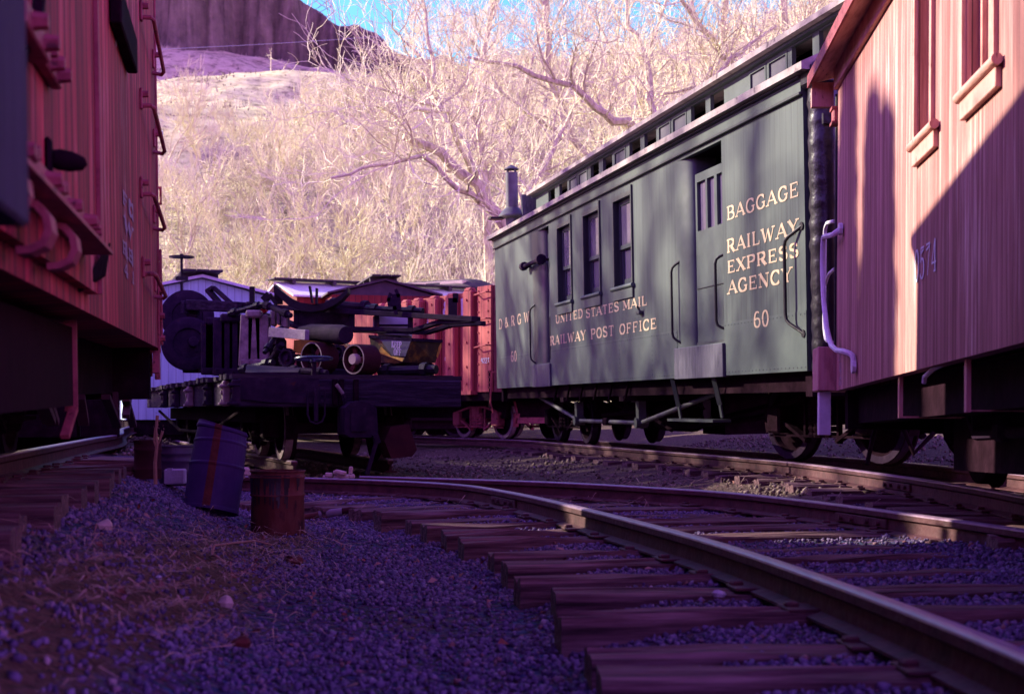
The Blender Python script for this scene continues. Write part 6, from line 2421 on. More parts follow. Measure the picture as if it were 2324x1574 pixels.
# --- Z-shaped brackets on the boom
for k, (pts, m_, lab) in enumerate(((((880, 673), (887, 675), (891, 703)), M_STEEL, 'bent grey bracket standing on the boom, left of the tall one'),
                                     (((905, 664), (898, 667), (901, 703), (893, 705)), M_STEEL, 'tall black Z shaped bracket on the boom'),
                                     (((1040, 676), (1027, 676), (1027, 716)), M_BLK, 'black angle bracket near the right tip of the boom'))):
    Y = 14.9 - k * .35
    e = thing('boom_bracket', P(*pts[-1], Y), lab, 'bracket', 'brackets on the crane boom')
    m = MB()
    for i in range(len(pts) - 1):
        m.bar(P(*pts[i], Y) - e.location, P(*pts[i + 1], Y) - e.location, .09, .022, up=(0, 1, 0))
    m.build('bent_bar', m_, e)
# --- gear tackle below the boom: pale jaws, grey plank, grey tank, yellow skip
e = thing('air_pump', P(612, 760, 15.3), 'pale iron pump with pipes and jaws behind the arched frame', 'machinery')
m = MB()
for (u0, v0, u1, v1) in ((598, 716, 612, 770), (616, 705, 626, 740), (630, 702, 637, 738), (640, 702, 655, 745), (604, 765, 620, 790), (618, 758, 628, 782)):
    a, b = P(u0, v1, 15.3) - e.location, P(u1, v0, 15.3) - e.location
    m.b2((a.x, -.09, a.z), (b.x, .09, b.z), .015)
m.build('body', M_PALE, e)
m = MB()
m.lathe([(0, 0), (.16, 0), (.18, .05), (.18, .32), (.15, .36), (0, .36)], P(612, 840, 15.4) - e.location, (0, 0, 1), 18)
m.build('cylinder', M_IRON, e, smooth=True)
e = thing('grey_plank', P(655, 754, 14.5), 'pale grey plank laid level above the cart wheels', 'plank')
MB().bar(P(614, 753, 14.8) - e.location, P(697, 760, 14.2) - e.location, .05, .10, bev=.004).build('timber', mat('grey_plank_wood', [(0.20, 0.15, 0.19), (0.34, 0.27, 0.30)], scale=6, stretch=(1, 4, 6), bump=.3), e)
e = thing('steel_tank', P(735, 757, 14.3), 'tapered dark steel tank lying under the crane boom', 'tank')
m = MB()
a, b = P(682, 752, 14.7) - e.location, P(785, 760, 14.0) - e.location
m.tube([a, a.lerp(b, .25), a.lerp(b, .9), b], [.05, .085, .10, .085], 18)
m.build('shell', M_STEEL, e, smooth=True)
e = thing('yellow_skip', P(720, 790, 14.9), 'yellow steel skip partly hidden behind the two cart wheels', 'skip')
pl = [P(a, b, 14.9) - e.location for a, b in ((667, 772), (720, 765), (745, 770), (790, 787), (784, 800), (740, 806), (665, 800))]
MB().prism(pl, (.1, .5, 0)).build('shell', M_YEL, e)
MB().prism([P(a, b, 14.88) - e.location for a, b in ((672, 803), (740, 806), (785, 800), (785, 850), (672, 850))], (.1, .45, 0)).build('base', M_IRON, e)
# --- the two spoked cart wheels
WAX = Vector((-.62, -.78, 0)).normalized()
for k, (uu, vv, r_, Y, lab) in enumerate(((711, 811, 36, 14.2, 'left of two spoked iron cart wheels on the flatcar, behind the brake wheel'), (807, 815, 35, 13.75, 'right of two spoked iron cart wheels, with a pale round hub'))):
    c = P(uu, vv, Y)
    rr = r_ / FOC * Y
    e = thing('cart_wheel', c, lab, 'wheel', 'spoked cart wheels on the flatcar')
    t = MB()
    t.lathe([(rr * .86, .0), (rr * .87, .03), (rr * .98, .03), (rr, .0), (rr, -.20), (rr * .86, -.20), (rr * .86, .0)], (0, 0, 0), WAX, 36)
    t.build('tyre', M_BROWN, e, smooth=True)
    rm = MB()
    rm.lathe([(rr * .88, .032), (rr * .97, .032), (rr * .97, .029), (rr * .88, .029)], (0, 0, 0), WAX, 36)
    rm.build('rim', M_PALE, e)
    hb = MB()
    hr_ = rr * (.36 if k else .22)
    hb.lathe([(0, .05), (hr_ * .9, .05), (hr_, .03), (hr_, -.15), (0, -.15)], (0, 0, 0), WAX, 20)
    hb.build('hub', mat('pale_hub', [(0.34, 0.25, 0.22), (0.44, 0.34, 0.30)], bump=.2) if k else M_IRON, e, smooth=True)
    ux = WAX.orthogonal().normalized()
    uy = WAX.cross(ux)
    for q in range(6):
        an = q * math.pi / 3 + .25
        dv = ux * math.cos(an) + uy * math.sin(an)
        MB().bar(dv * hr_ * .8 - WAX * .03, dv * rr * .9 - WAX * .03, .045, .03, up=WAX).build('spoke', M_RUST if (q + k) % 2 else M_IRON, e)
# --- the hopper with KEEP OFF on it
e = thing('loading_hopper', P(920, 820, 13.9), 'dark and yellow tapered hopper lettered KEEP OFF', 'hopper')
Yh = 13.9
f = lambda a, b, dy=0.0: P(a, b, Yh + dy) - e.location
V_ = [f(838, 763, .25), f(936, 771, 0), f(1002, 774, .35), f(905, 766, .6), f(848, 830, .25), f(914, 822, .03), f(988, 823, .33), f(900, 826, .55)]
m = MB()
m.add(V_, [(0, 4, 5, 1), (1, 5, 6, 2), (2, 6, 7, 3), (3, 7, 4, 0), (4, 7, 6, 5)])
V2 = [v_ * .97 + Vector((0, .02, .005)) for v_ in V_]
m.add(V2, [(0, 1, 5, 4), (1, 2, 6, 5), (2, 3, 7, 6), (3, 0, 4, 7)])
m.build('shell', M_HOP, e)
rim = MB()
for a, b in ((0, 1), (1, 2)):
    rim.bar(V_[a], V_[b], .03, .03)
rim.build('rim', M_STEEL, e)
pn = MB()


def hf(u_, v_):
    t = (v_ - 765) / 60
    return f(u_, v_, (1 - t) * .25 * (936 - u_) / 98 + t * (.25 - (u_ - 848) / 66 * .22))


q = [hf(862, 768), hf(933, 773), hf(921, 808), hf(890, 806)]
nrm_ = (V_[1] - V_[0]).cross(V_[4] - V_[0]).normalized()
if nrm_.y > 0:
    nrm_ = -nrm_
pn.add([v_ + nrm_ * .010 for v_ in q], [(0, 1, 2, 3)])
pn.build('grey_patch', mat('grey_patch_paint', [(0.07, 0.065, 0.09), (0.11, 0.10, 0.13)], bump=.1), e)
yl = MB()
q = [hf(866, 786), hf(889, 808), hf(918, 812), hf(914, 820), hf(858, 800)]
yl.add([v_ + nrm_ * .012 for v_ in q], [(0, 1, 2, 3, 4)])
q = [f(1000, 777, .34), f(1001, 786, .34), f(992, 812, .33), f(985, 800, .32)]
n2_ = (V_[2] - V_[1]).cross(V_[5] - V_[1]).normalized()
if n2_.y > 0:
    n2_ = -n2_
yl.add([v_ + n2_ * .006 for v_ in q], [(0, 1, 2, 3)])
yl.build('yellow_stripe', M_YEL, e)
lt = MB()
ex_ = (V_[1] - V_[0]).normalized()
ez_ = nrm_.cross(ex_)
if ez_.z < 0:
    ez_ = -ez_
for txt, (uu, vv), wd in (('KEEP', (891, 788), .115), ('OFF', (896, 805), .085)):
    o3 = hf(uu, vv)
    lettering(lt, txt, o3, ex_, ez_, nrm_, wd, .065, 1.5, thin=.8, off=.022)
lt.build('lettering', M_WHITE, e)
ft = MB()
ft.b2((-.25, .1, DECK - e.location.z), (.25, .5, -.01))
ft.build('support', M_IRON, e)
# --- dark slab, pale box
e = thing('iron_slab', P(618, 846, 13.5), 'dark iron slab lying at the left front of the flatcar deck', 'slab')
pl = [P(a, b, Y_) - e.location for a, b, Y_ in ((556, 857, 13.25), (560, 838, 13.9), (682, 846, 13.6), (676, 856, 13.2))]
MB().prism(pl, (0, 0, .05)).build('plate', M_STEEL, e)
e = thing('white_box', P(893, 737, 15.6), 'pale box glimpsed between the two chords of the crane boom', 'box')
a, b = P(858, 762, 15.6) - e.location, P(928, 716, 15.6) - e.location
m = MB()
m.b2((a.x, -.1, a.z), (b.x, .5, b.z), .01)
m.build('shell', mat('pale_box_paint', [(0.42, 0.36, 0.40), (0.58, 0.52, 0.55)], bump=.2), e)
m = MB()
m.b2((a.x - .01, -.11, (a.z + b.z) / 2 - .01), (b.x + .01, -.101, (a.z + b.z) / 2 + .01))
m.b2((a.x + .1, 0, DECK - e.location.z), (b.x - .1, .4, a.z - .001))
m.build('stand', M_STEEL, e)

# ------------------------------------------------------------------ the red gondola
go0 = P(1117, 886, 23.0)
GO = Frame(tuple(go0), R(32))
gon = empty('gondola', GO.M, 'red wooden gondola with tall side stakes between the flatcar and the mail car', 'rail car')
GHH = (886 - 647) / FOC * 23.0
GOL = 9.2
m = MB()
m.b2((0, .02, 0), (.07, GOL, GHH - .06))
m.b2((2.2, .02, 0), (2.27, GOL, GHH - .06))
m.b2((.07, .02, 0), (2.2, .09, GHH - .04))
m.b2((.07, GOL - .07, 0), (2.2, GOL, GHH - .06))
m.b2((.07, .09, 0), (2.2, GOL - .07, .06))
m.build('side_boards', M_RED, gon)
for k, (a, b) in enumerate(((1064, 1084), (1024, 1044), (985, 1003), (948, 966), (922, 938), (905, 918), (885, 897), (868, 880), (851, 864))):
    y0 = GO.at(b, 760)[0]
    y1 = GO.at(a, 760)[0]
    if not (0 < y0 < GOL - .2):
        continue
    y1 = min(y1, y0 + .30)
    r_ = MB()
    hh = GHH + (.0 if k == 0 else -.05)
    r_.b2((-.13, y0, -.02), (-.001, y1, hh - .05), .02)
    r_.box((-.065, (y0 + y1) / 2, hh - .04), (.12, (y1 - y0) * .8, .08), None, .03)
    for z in (.12, .4, .8, 1.2, 1.5):
        r_.lathe([(0, .02), (.02, .02), (.022, 0)], (-.13, (y0 + y1) / 2, z), (-1, 0, 0), 6)
    r_.b2((-.16, y0 - .03, -.06), (-.001, y1 + .03, .0))
    r_.build('side_stake', M_RED, gon)
m = MB()
m.b2((-.05, -.04, -.02), (-.001, .40, GHH), .006)
for z in np.arange(.1, GHH - .05, .17):
    for y in (.05, .35):
        m.lathe([(0, .015), (.014, .015), (.016, 0)], (-.05, y, z), (-1, 0, 0), 6)
m.build('corner_plate', M_RED, gon)
m = MB()
m.b2((.0, -.05, -.02), (2.27, .015, GHH))
m.build('end_wall', M_BOXP, gon)
for vv in (664, 723, 783):
    _, z = GO.at(1095, vv + 6)
    g_ = MB()
    g_.tube([(-.05, .34, z), (-.14, .34, z), (-.14, -.02, z + .03), (-.05, -.02, z + .03)], .013, 8)
    g_.build('grab_iron', M_RED, gon)
m = MB()
m.b2((-.02, .0, -.16), (2.29, GOL, -.001))
m.b2((.5, .4, -.45), (1.8, GOL - .4, -.161))
m.build('underframe', M_IRON, gon)
ch_ = MB()
for k in range(14):
    ch_.lathe([(.013, -.006), (.024, -.006), (.024, .006), (.013, .006), (.013, -.006)], (-.10, -.08, .30 - k * .042), (1, 0, 0) if k % 2 else (0, 1, 0), 8)
ch_.build('chain', M_IRON, gon)
br = MB()
br.tube([(-.02, -.12, .3), (-.10, -.14, .28), (-.10, -.1, -.2), (-.05, -.1, -.35)], .014, 8)
br.build('brake_lever', M_RED, gon)
ls = MB()
for k, (a, b, c, d, t) in enumerate(((1052, 1070, 726, 716, 'A'), (1101, 1120, 724, 714, '&'), (1148, 1170, 722, 712, 'R'))):
    pass
for (poly) in (((1046, 716), (1070, 725), (1062, 725)), ((1142, 705), (1166, 712), (1150, 712))):
    pass


def gon_text(t, ul, ur, vb, vt, m=M_WHITE, bold=1.8):
    yl = GO.at(ul, vb, -.002)[0]
    yr = GO.at(ur, vb, -.002)[0]
    z0_, z1_ = GO.at(ul, vb)[1], GO.at(ul, vt)[1]
    mb = MB()
    lettering(mb, t, Vector((-.004, yl, z0_)), Vector((0, -1, 0)), Vector((0, 0, 1)), Vector((-1, 0, 0)), abs(yr - yl), z1_ - z0_, bold, .8)
    mb.build('lettering', m, gon)


gon_text('A', 970, 984, 735, 690)
gon_text('&', 1006, 1022, 716, 686)
gon_text('R', 1046, 1063, 716, 680)
gon_text('CU FT', 1010, 1029, 819, 809, M_WHITE, 1.4)
mb = MB()
y0, z0 = GO.at(1092, 824, -.05)
lettering(mb, '9227', Vector((-.052, y0, z0)), Vector((0, -1, 0)), Vector((0, 0, 1)), Vector((-1, 0, 0)), .26, .08, 1.5, .8)
mb.build('lettering', M_WHITE, gon)
zr = .24 - go0.z
truck(gon, (1.13, 1.3, zr), 0, gauge=.97, wb=1.3, rw=.33, frame_m=M_BOXP, rim_m=M_PALE)
truck(gon, (1.13, GOL - 1.5, zr), 0, gauge=.97, wb=1.3, rw=.33)

# ------------------------------------------------------------------ cars farther back
def house_car(name, F, label, L, Wd, H, rise, wallm, roofm, zrail, walk=True, end_m=None):
    e = empty(name, F.M, label, 'rail car')
    MB().b2((0, 0, 0), (Wd, L, H)).build('body', wallm, e)
    g_ = MB()
    g_.prism([(0, .0, H + .001), (Wd, .0, H + .001), (Wd / 2, .0, H + rise)], (0, L, 0))
    g_.build('gable', end_m or wallm, e)
    r_ = MB()
    sec = []
    for y in (-.12, L + .12):
        sec.append([(-.1, y, H + .01), (-.1, y, H + .05), (Wd / 2, y, H + rise + .06), (Wd + .1, y, H + .05), (Wd + .1, y, H + .01), (Wd / 2, y, H + rise + .012)])
    r_.sweep(sec)
    r_.build('roof', roofm, e)
    if walk:
        w_ = MB()
        for k in range(3):
            w_.b2((Wd / 2 - .32 + .22 * k, -.25, H + rise + .10), (Wd / 2 - .12 + .22 * k, L + .2, H + rise + .13))
        for k in range(int(L)):
            w_.b2((Wd / 2 - .3, k + .2, H + rise + .01), (Wd / 2 + .3, k + .28, H + rise + .099))
        w_.build('running_board', M_DROOF, e)
    u_ = MB()
    u_.b2((.05, .05, -.25), (Wd - .05, L - .05, -.001))
    u_.b2((.3, .1, -.45), (Wd - .3, L - .1, -.251))
    u_.build('underframe', M_IRON, e)
    truck(e, (Wd / 2, 1.4, zrail), 0, gauge=.97, wb=1.3, rw=.33)
    truck(e, (Wd / 2, L - 1.4, zrail), 0, gauge=.97, wb=1.3, rw=.33)
    return e


wp = P(285, 952, 23.3)
WF = Frame(tuple(wp), R(19))
white = house_car('white_boxcar', WF, 'white boarded boxcar behind the left end of the flatcar, with a brake mast', 8.5, 2.45, 2.05, .30, M_WHT, M_WHITE, .24 - wp.z)
m = MB()
bx, bz = WF.aty(412, 583, -.1)
m.tube([(bx, -.1, 1.2), (bx, -.1, bz)], .022, 8)
m.b2((bx - .1, -.14, 2.3), (bx + .1, -.02, 2.36))
bs = m.build('brake_mast', M_BLK, white)
m = MB()
m.lathe([(.175, -.012), (.205, -.012), (.205, .012), (.175, .012), (.175, -.012)], (bx, -.1, bz), (0, 0, 1), 22)
for k in range(4):
    a = k * .785
    m.bar((bx - .18 * math.cos(a), -.1 - .18 * math.sin(a), bz), (bx + .18 * math.cos(a), -.1 + .18 * math.sin(a), bz), .02, .012)
m.lathe([(0, -.03), (.03, -.03), (.03, .05), (0, .05)], (bx, -.1, bz), (0, 0, 1), 10)
m.build('brake_wheel', M_BLK, bs)
rp_ = P(752, 900, 31.0)
RF = Frame(tuple(rp_), R(14))
redb = house_car('red_boxcar', RF, 'dark red boxcar showing its gable end above the flatcar load', 8.0, 2.35, (900 - 668) / FOC * 31.0, .31, M_REDF, M_DROOF, .1 - rp_.z, end_m=M_DROOF)
wp2 = P(600, 930, 34.0)
house_car('pale_roofed_boxcar', Frame(tuple(wp2), R(-62)), 'boxcar with a pale sunlit roof left of the dark red boxcar', 5.0, 2.3, (930 - 690) / FOC * 34.0, .38, M_REDF, M_WHITE, .1 - wp2.z)
cp0 = P(1046, 905, 36.0)
CO = Frame(tuple(cp0), R(58))
coach = empty('passenger_coach', CO.M, 'dark roofed passenger coach with a cream clerestory behind the gondola', 'rail car')
cH = (905 - 668) / FOC * 36
MB().b2((0, 0, 0), (2.6, 9, cH)).build('body', M_GRND, coach)
m = MB()
sec = []
for y in (-.3, 9.2):
    sec.append([(-.12, y, cH), (-.1, y, cH + .07), (.25, y, cH + .2), (2.35, y, cH + .2), (2.7, y, cH + .07), (2.72, y, cH)])
m.sweep(sec)
m.build('lower_roof', M_DROOF, coach)
m = MB()
panel_with_holes(m, .5, .3, 8.8, cH + .2, cH + .42, [(1.0 + k * .8, 1.45 + k * .8, cH + .23, cH + .39) for k in range(9)], .05)
m.b2((.55, .3, cH + .201), (2.1, .35, cH + .42))
m.build('clerestory', mat('cream_paint', [(0.55, 0.47, 0.36), (0.68, 0.6, 0.48)], bump=.1), coach)
m = MB()
secs = []
for k in range(7):
    t = k / 6
    y = -.25 + .75 * t
    hgt = cH + .12 + (.40) * math.sin(t * 1.5708)
    secs.append([(.3 + 2.0 * q / 10, y, cH + .08 + (hgt - cH - .08) * (1 - (2 * q / 10 - 1) ** 2) ** .5) for q in range(11)])
secs.append([(q[0], 9.0, q[2]) for q in secs[-1]])
for i in range(len(secs) - 1):
    for q in range(10):
        m.add([secs[i][q], secs[i][q + 1], secs[i + 1][q + 1], secs[i + 1][q]], [(0, 1, 2, 3)])
m.build('upper_roof', M_DROOF, coach, smooth=True)
truck(coach, (1.3, 1.4, .05 - cp0.z), 0, gauge=.97, wb=1.3, rw=.33)
truck(coach, (1.3, 7.6, .05 - cp0.z), 0, gauge=.97, wb=1.3, rw=.33)

# ------------------------------------------------------------------ drums, rubble and other things on the gravel
def hit(u_, v_):
    """where the line of sight through (u, v) meets the ground"""
    Y = 2.5
    while Y < 30:
        p = P(u_, v_, Y)
        if p.z <= GZ(p.x, p.y):
            return Vector((p.x, p.y, GZ(p.x, p.y)))
        Y += .02
    return P(u_, v_, 20)


# tall blue drum, dented and leaning
b0 = hit(477, 1163)
Yd = b0.y + .2
ctr = Vector((P(477, 1163, Yd).x, Yd, b0.z))
top = P(506, 970, Yd + .12)
ctr.z -= .03
e = thing('leaning_drum', ctr, 'tall dented blue drum leaning to the right, with a rust stripe', 'drum', 'drums on the gravel')
ax = (top - ctr)
Lh = ax.length
r0 = 63 / FOC * Yd
m = MB()
n = 40
rs = random.Random(4)
prof_ = [(1.0, 0), (1.0, .03), (.985, .05), (.985, .50), (1.01, .52), (1.01, .535), (.965, .55), (.945, .78), (.965, .795), (.965, .81), (.93, .825), (.90, .93), (.94, .945), (.94, .965), (.90, .975), (.89, 1.0)]
axn = ax.normalized()
ux = Vector((1, 0, 0))
ux = (ux - axn * ux.dot(axn)).normalized()
uy = axn.cross(ux)
secs = []
for rr, hh in prof_:
    ring = []
    for k in range(n):
        an = 2 * math.pi * k / n
        dent = 1 + .012 * math.sin(3 * an + hh * 5)
        dent -= .10 * math.exp(-((an - 5.6) / .35) ** 2) * math.exp(-((hh - .12) / .15) ** 2)
        dent -= .07 * math.exp(-((an - 6.0) / .3) ** 2) * math.exp(-((hh - .93) / .12) ** 2)
        lift = (.055 * math.cos(an + 3.14) + .02 * math.sin(2 * an + 1)) * Lh * (1 if hh > .97 else (.6 if hh > .9 else 0)) * .8
        ring.append(axn * (hh * Lh + lift) + (ux * math.cos(an) + uy * math.sin(an)) * r0 * rr * dent)
    secs.append(ring)
inner = [[axn * ((.99 - .3 * i) * Lh) + (p - axn * p.dot(axn)) * .96 + axn * (p.dot(axn) - .99 * Lh if i == 0 else 0) for p in secs[-1]] for i in range(3)]
allr = secs + inner
for i in range(len(allr) - 1):
    for k in range(n):
        m.add([allr[i][k], allr[i][(k + 1) % n], allr[i + 1][(k + 1) % n], allr[i + 1][k]], [(0, 1, 2, 3)])
m.add(allr[-1], [tuple(range(n))])
m.build('shell', M_BLUE, e, smooth=True, ang=60)
st = MB()
secs2 = []
for rr, hh in prof_[1:]:
    row = []
    for an in (4.62, 4.70, 4.78, 4.86, 4.90):
        dent = 1 + .012 * math.sin(3 * an + hh * 5)
        lift = (.055 * math.cos(an + 3.14) + .02 * math.sin(2 * an + 1)) * Lh * (1 if hh > .97 else (.6 if hh > .9 else 0)) * .8
        row.append(axn * (hh * Lh + lift) + (ux * math.cos(an) + uy * math.sin(an)) * (r0 * rr * dent + .003))
    secs2.append(row)
for i in range(len(secs2) - 1):
    for k in range(4):
        st.add([secs2[i][k], secs2[i][k + 1], secs2[i + 1][k + 1], secs2[i + 1][k]], [(0, 1, 2, 3)])
st.build('rust_stripe', M_RUSTS, e, smooth=True)


def drum(name, uc, vb, wpx, vt, m_, label, hoops, open_=True, rings=None):
    b0 = hit(uc, vb)
    r_ = wpx / 2 / FOC * b0.y
    Yc = b0.y + r_ * .9
    r_ = wpx / 2 / FOC * Yc
    c = Vector((P(uc, vb, Yc).x, Yc, b0.z - .01))
    H = P(uc, vt, Yc).z - c.z
    e = thing(name, c, label, 'drum', 'drums on the gravel')
    pr = [(0, 0), (r_ * .97, 0), (r_, .01)]
    for hh in hoops:
        pr += [(r_ * .985, H * hh - .012), (r_ * 1.03, H * hh - .004), (r_ * 1.03, H * hh + .004), (r_ * .985, H * hh + .012)]
    pr += [(r_ * .985, H - .012), (r_ * 1.03, H - .008), (r_ * 1.03, H), (r_ * .97, H), (r_ * .96, H - .02), (r_ * .96, H * .55), (0, H * .55)]
    mb = MB()
    mb.lathe(pr, (0, 0, 0), (0, 0, 1), 40)
    o = mb.build('shell', m_, e, smooth=True, ang=50)
    rs = random.Random(int(uc))
    for v in o.data.vertices:
        v.co.x *= 1 + .012 * math.sin(v.co.z * 17 + uc)
        v.co.y += .006 * math.sin(v.co.z * 23 + v.co.x * 20)
    return e, r_, H


de, dr_, dh_ = drum('rusty_drum', 630, 1213, 121, 1066, M_RUST, 'short rusty drum with dark drips, in front of the blue one', (.62, .90))
dm = MB()
rs = random.Random(9)
for k in range(26):
    an = rs.uniform(3.4, 6.0)
    l_ = rs.uniform(.05, .22) * (1.6 if k % 6 == 0 else 1)
    for j in range(4):
        za, zb_ = dh_ * .93 - l_ * j / 4, dh_ * .93 - l_ * (j + 1) / 4
        wv = .010 * (1 - j * .18)
        q = [Vector((math.cos(an + s_ * wv / dr_) * dr_ * 1.004, math.sin(an + s_ * wv / dr_) * dr_ * 1.004, z)) for s_, z in ((-1, zb_), (1, zb_), (1, za), (-1, za))]
        for v in q:
            v.x *= 1 + .012 * math.sin(v.z * 17 + 630)
            v.y += .006 * math.sin(v.z * 23 + v.x * 20) - .003
        dm.add(q, [(0, 1, 2, 3)])
tag(dm.build('tar_drips', mat('tar_drip', [(0.008, 0.003, 0.008), (0.016, 0.007, 0.014)], rough=.5, bump=0), de), kind='stuff')
drum('steel_drum', 401, 1100, 76, 1010, M_DRUM, 'dark ribbed drum half hidden behind the leaning blue drum', (.35, .62, .8))
drum('brown_barrel', 335, 1092, 62, 998, M_BROWN, 'brown barrel standing leftmost among the drums', (.25, .75))
e = thing('concrete_block', hit(393, 1106), 'pale concrete block at the foot of the leaning blue drum', 'block')
m = MB()
wq = 46 / FOC * e.location.y
m.box((0, .06, wq * .36), (wq, .12, wq * .75), Matrix.Rotation(.1, 3, 'Z'), .008)
m.build('block', M_CONC, e)
m = MB()
m.b2((-wq * .3, -.004, wq * .62), (-wq * .05, .02, wq * .78))
m.build('chip', M_CONC, e)
# dead weed stalk by the brown barrel
e = thing('dry_weed', hit(352, 1094), 'dry brown weed stalk standing in front of the barrels', 'weed')
Yw = e.location.y
m = MB()
sk = lambda *pts: [P(a, b, Yw) - e.location for a, b in pts]
m.tube(sk((353, 1098), (352, 1050), (356, 1010), (354, 975), (357, 942)), [.014, .013, .011, .009, .012], 6)
m.tube(sk((355, 1012), (362, 1000), (369, 978)), [.009, .007, .010], 6)
m.tube(sk((355, 1015), (349, 1000), (352, 970)), [.008, .006, .006], 6)
m.build('stalk', M_WEED, e)
m = MB()
rs = random.Random(1)
for (a, b) in ((357, 945), (369, 980), (352, 972), (356, 1000), (353, 1040), (357, 960)):
    for k in range(14):
        c = P(a + rs.uniform(-3, 3), b + rs.uniform(-14, 14), Yw) - e.location
        dv = Vector((rs.gauss(0, 1), rs.gauss(0, 1), rs.gauss(0, 1))).normalized() * .012
        m.add([c, c + dv, c + Vector((dv.y, dv.z, dv.x)) * .8], [(0, 1, 2)])
m.build('seed_head', M_WEED, e)
# old pipe lying right of the rusty drum
e = thing('old_pipe', hit(765, 1176), 'brown jointed pipe lying on the gravel right of the rusty drum', 'pipe')
Yq = e.location.y
sk = lambda *pts: [P(a, b, Yq) - e.location for a, b in pts]
r_ = 8.5 / FOC * Yq
for nm, pts, m_, k in (('pipe', sk((680, 1174), (712, 1170), (727, 1166)), M_RUST, 1), ('sleeve', sk((724, 1167), (750, 1163), (776, 1160)), mat('grey_sleeve', [(0.14, 0.10, 0.15), (0.22, 0.17, 0.22)], bump=.2), 1.05), ('elbow', sk((774, 1160), (795, 1156), (815, 1160), (836, 1162), (842, 1156)), M_BROWN, .85)):
    MB().tube(pts, r_ * k, 12).build(nm, m_, e, smooth=True)
# bent wire
e = thing('bent_wire', hit(500, 1262), 'bent rusty wire looped on the gravel below the rusty drum', 'wire')
pts = [(615, 1240), (580, 1243), (530, 1248), (500, 1246), (486, 1250), (480, 1262), (490, 1278), (512, 1288), (524, 1296)]
MB().tube([hit(a, b) + Vector((0, 0, .012 + .01 * math.sin(i))) - e.location for i, (a, b) in enumerate(pts)], .006, 6).build('strand', mat('rusty_wire', [(0.25, 0.10, 0.08), (0.34, 0.18, 0.15)], bump=0), e)
# broken bricks and stones in a patch of sun beyond the rusty drum
rs = random.Random(3)
BR = [(748, 1076, 16, 10), (762, 1072, 14, 9), (776, 1070, 24, 9), (779, 1079, 26, 9), (792, 1081, 22, 10), (798, 1066, 9, 18), (738, 1082, 12, 8), (560, 1068, 22, 20), (573, 1078, 16, 14), (549, 1080, 14, 12), (762, 1083, 12, 7)]
M_BRICK = mat('sunlit_stone', [(0.34, 0.24, 0.21), (0.50, 0.38, 0.33)], scale=9, rough=.9, bump=.5)
for k, (uu, vv, wp_, hp) in enumerate(BR):
    b0 = P(uu, vv, 11.9)
    gz = float(ground(np.array([b0.x]), np.array([11.9]))[0])
    s_ = wp_ / FOC * 11.9
    hq = hp / FOC * 11.9
    e = thing('broken_stone', (b0.x, 11.9 + rs.uniform(-.1, .1), gz + max(0, b0.z - gz - hq / 2)), 'pale broken stone beside the rusty drum, %s from the left in the rubble' % nth(sorted([q[0] for q in BR]).index(uu)), 'stone', 'rubble in the patch of sun')
    m = MB()
    m.box((0, 0, hq / 2), (s_, s_ * .7, hq), Matrix.Rotation(rs.uniform(-.3, .3), 3, 'Y') @ Matrix.Rotation(rs.uniform(-.6, .6), 3, 'Z'), min(s_, hq) * .22)
    m.build('stone', M_BRICK, e)
# larger single stones in the gravel
for k, (uu, vv, r_, lab, m_) in enumerate(((236, 1197, 20, 'rounded brownish stone on the gravel bank at left', M_BRICK), (511, 1385, 22, 'round pale stone in the straw at bottom left', M_BRICK), (360, 1333, 8, 'small white stone left of the straw', M_CONC), (338, 1590, 1, '', None), (1632, 1340, 16, 'whitish stone lying against the foreground rail', M_CONC), (668, 1280, 24, 'dull red stone below the wire loop', M_RUSTS), (545, 1475, 22, 'dark red stone at bottom left', M_RUSTS))):
    if m_ is None:
        continue
    b0 = hit(uu, vv) if uu < 1600 else Vector(P(uu, vv + 10, 4.6))
    e = thing('loose_stone', b0, lab, 'stone', 'larger stones on the gravel')
    s_ = r_ / FOC * b0.y
    m = MB()
    m.lathe([(0, -.3 * s_), (.8 * s_, -.2 * s_), (s_, .25 * s_), (.75 * s_, .65 * s_), (.3 * s_, .85 * s_), (0, .88 * s_)], (0, 0, 0), (.1, .1, 1), 9)
    o = m.build('stone', m_, e)
    for v in o.data.vertices:
        v.co *= 1 + .18 * math.sin(v.co.x * 90 + v.co.y * 70 + k)

# ------------------------------------------------------------------ pylon on the mesa and its wire
pz = P(727, 32, 330)
e = thing('power_pylon', (pz.x, pz.y, float(hill_z(np.array([pz.x]), np.array([pz.y]))[0]) - .3), 'faint steel lattice pylon standing on the mesa rim', 'pylon')
m = MB()
hgt = 16.0
for sx in (-1, 1):
    for sy in (-1, 1):
        m.bar((sx * 3.2, sy * 3.2, 0), (sx * .6, sy * .6, hgt), .18, .18)
for k in range(5):
    f0, f1 = k / 5, (k + 1) / 5
    for sy in (-1, 1):
        a0, a1 = 3.2 - 2.6 * f0, 3.2 - 2.6 * f1
        m.bar((-a0, sy * a0, hgt * f0), (a1, sy * a1, hgt * f1), .12, .12)
        m.bar((a0, sy * a0, hgt * f0), (-a1, sy * a1, hgt * f1), .12, .12)
m.build('tower', M_PYLON, e)
m = MB()
for z in (11.5, 14.5):
    m.bar((-5, 0, z), (5, 0, z), .2, .2)
m.build('crossarm', M_PYLON, e)
e = thing('power_line', P(360, 112, 120), 'thin pale wire slanting across the hill above the grass', 'wire')
wl_ = []
for k in range(13):
    t = k / 12
    p = P(352 + (1420 - 352) * t, 113 - 90 * t + 26 * math.sin(t * 3.14) * .5, 120 + 30 * t)
    wl_.append(p - e.location)
MB().tube(wl_, .022, 5).build('conductor', M_PYLON, e)

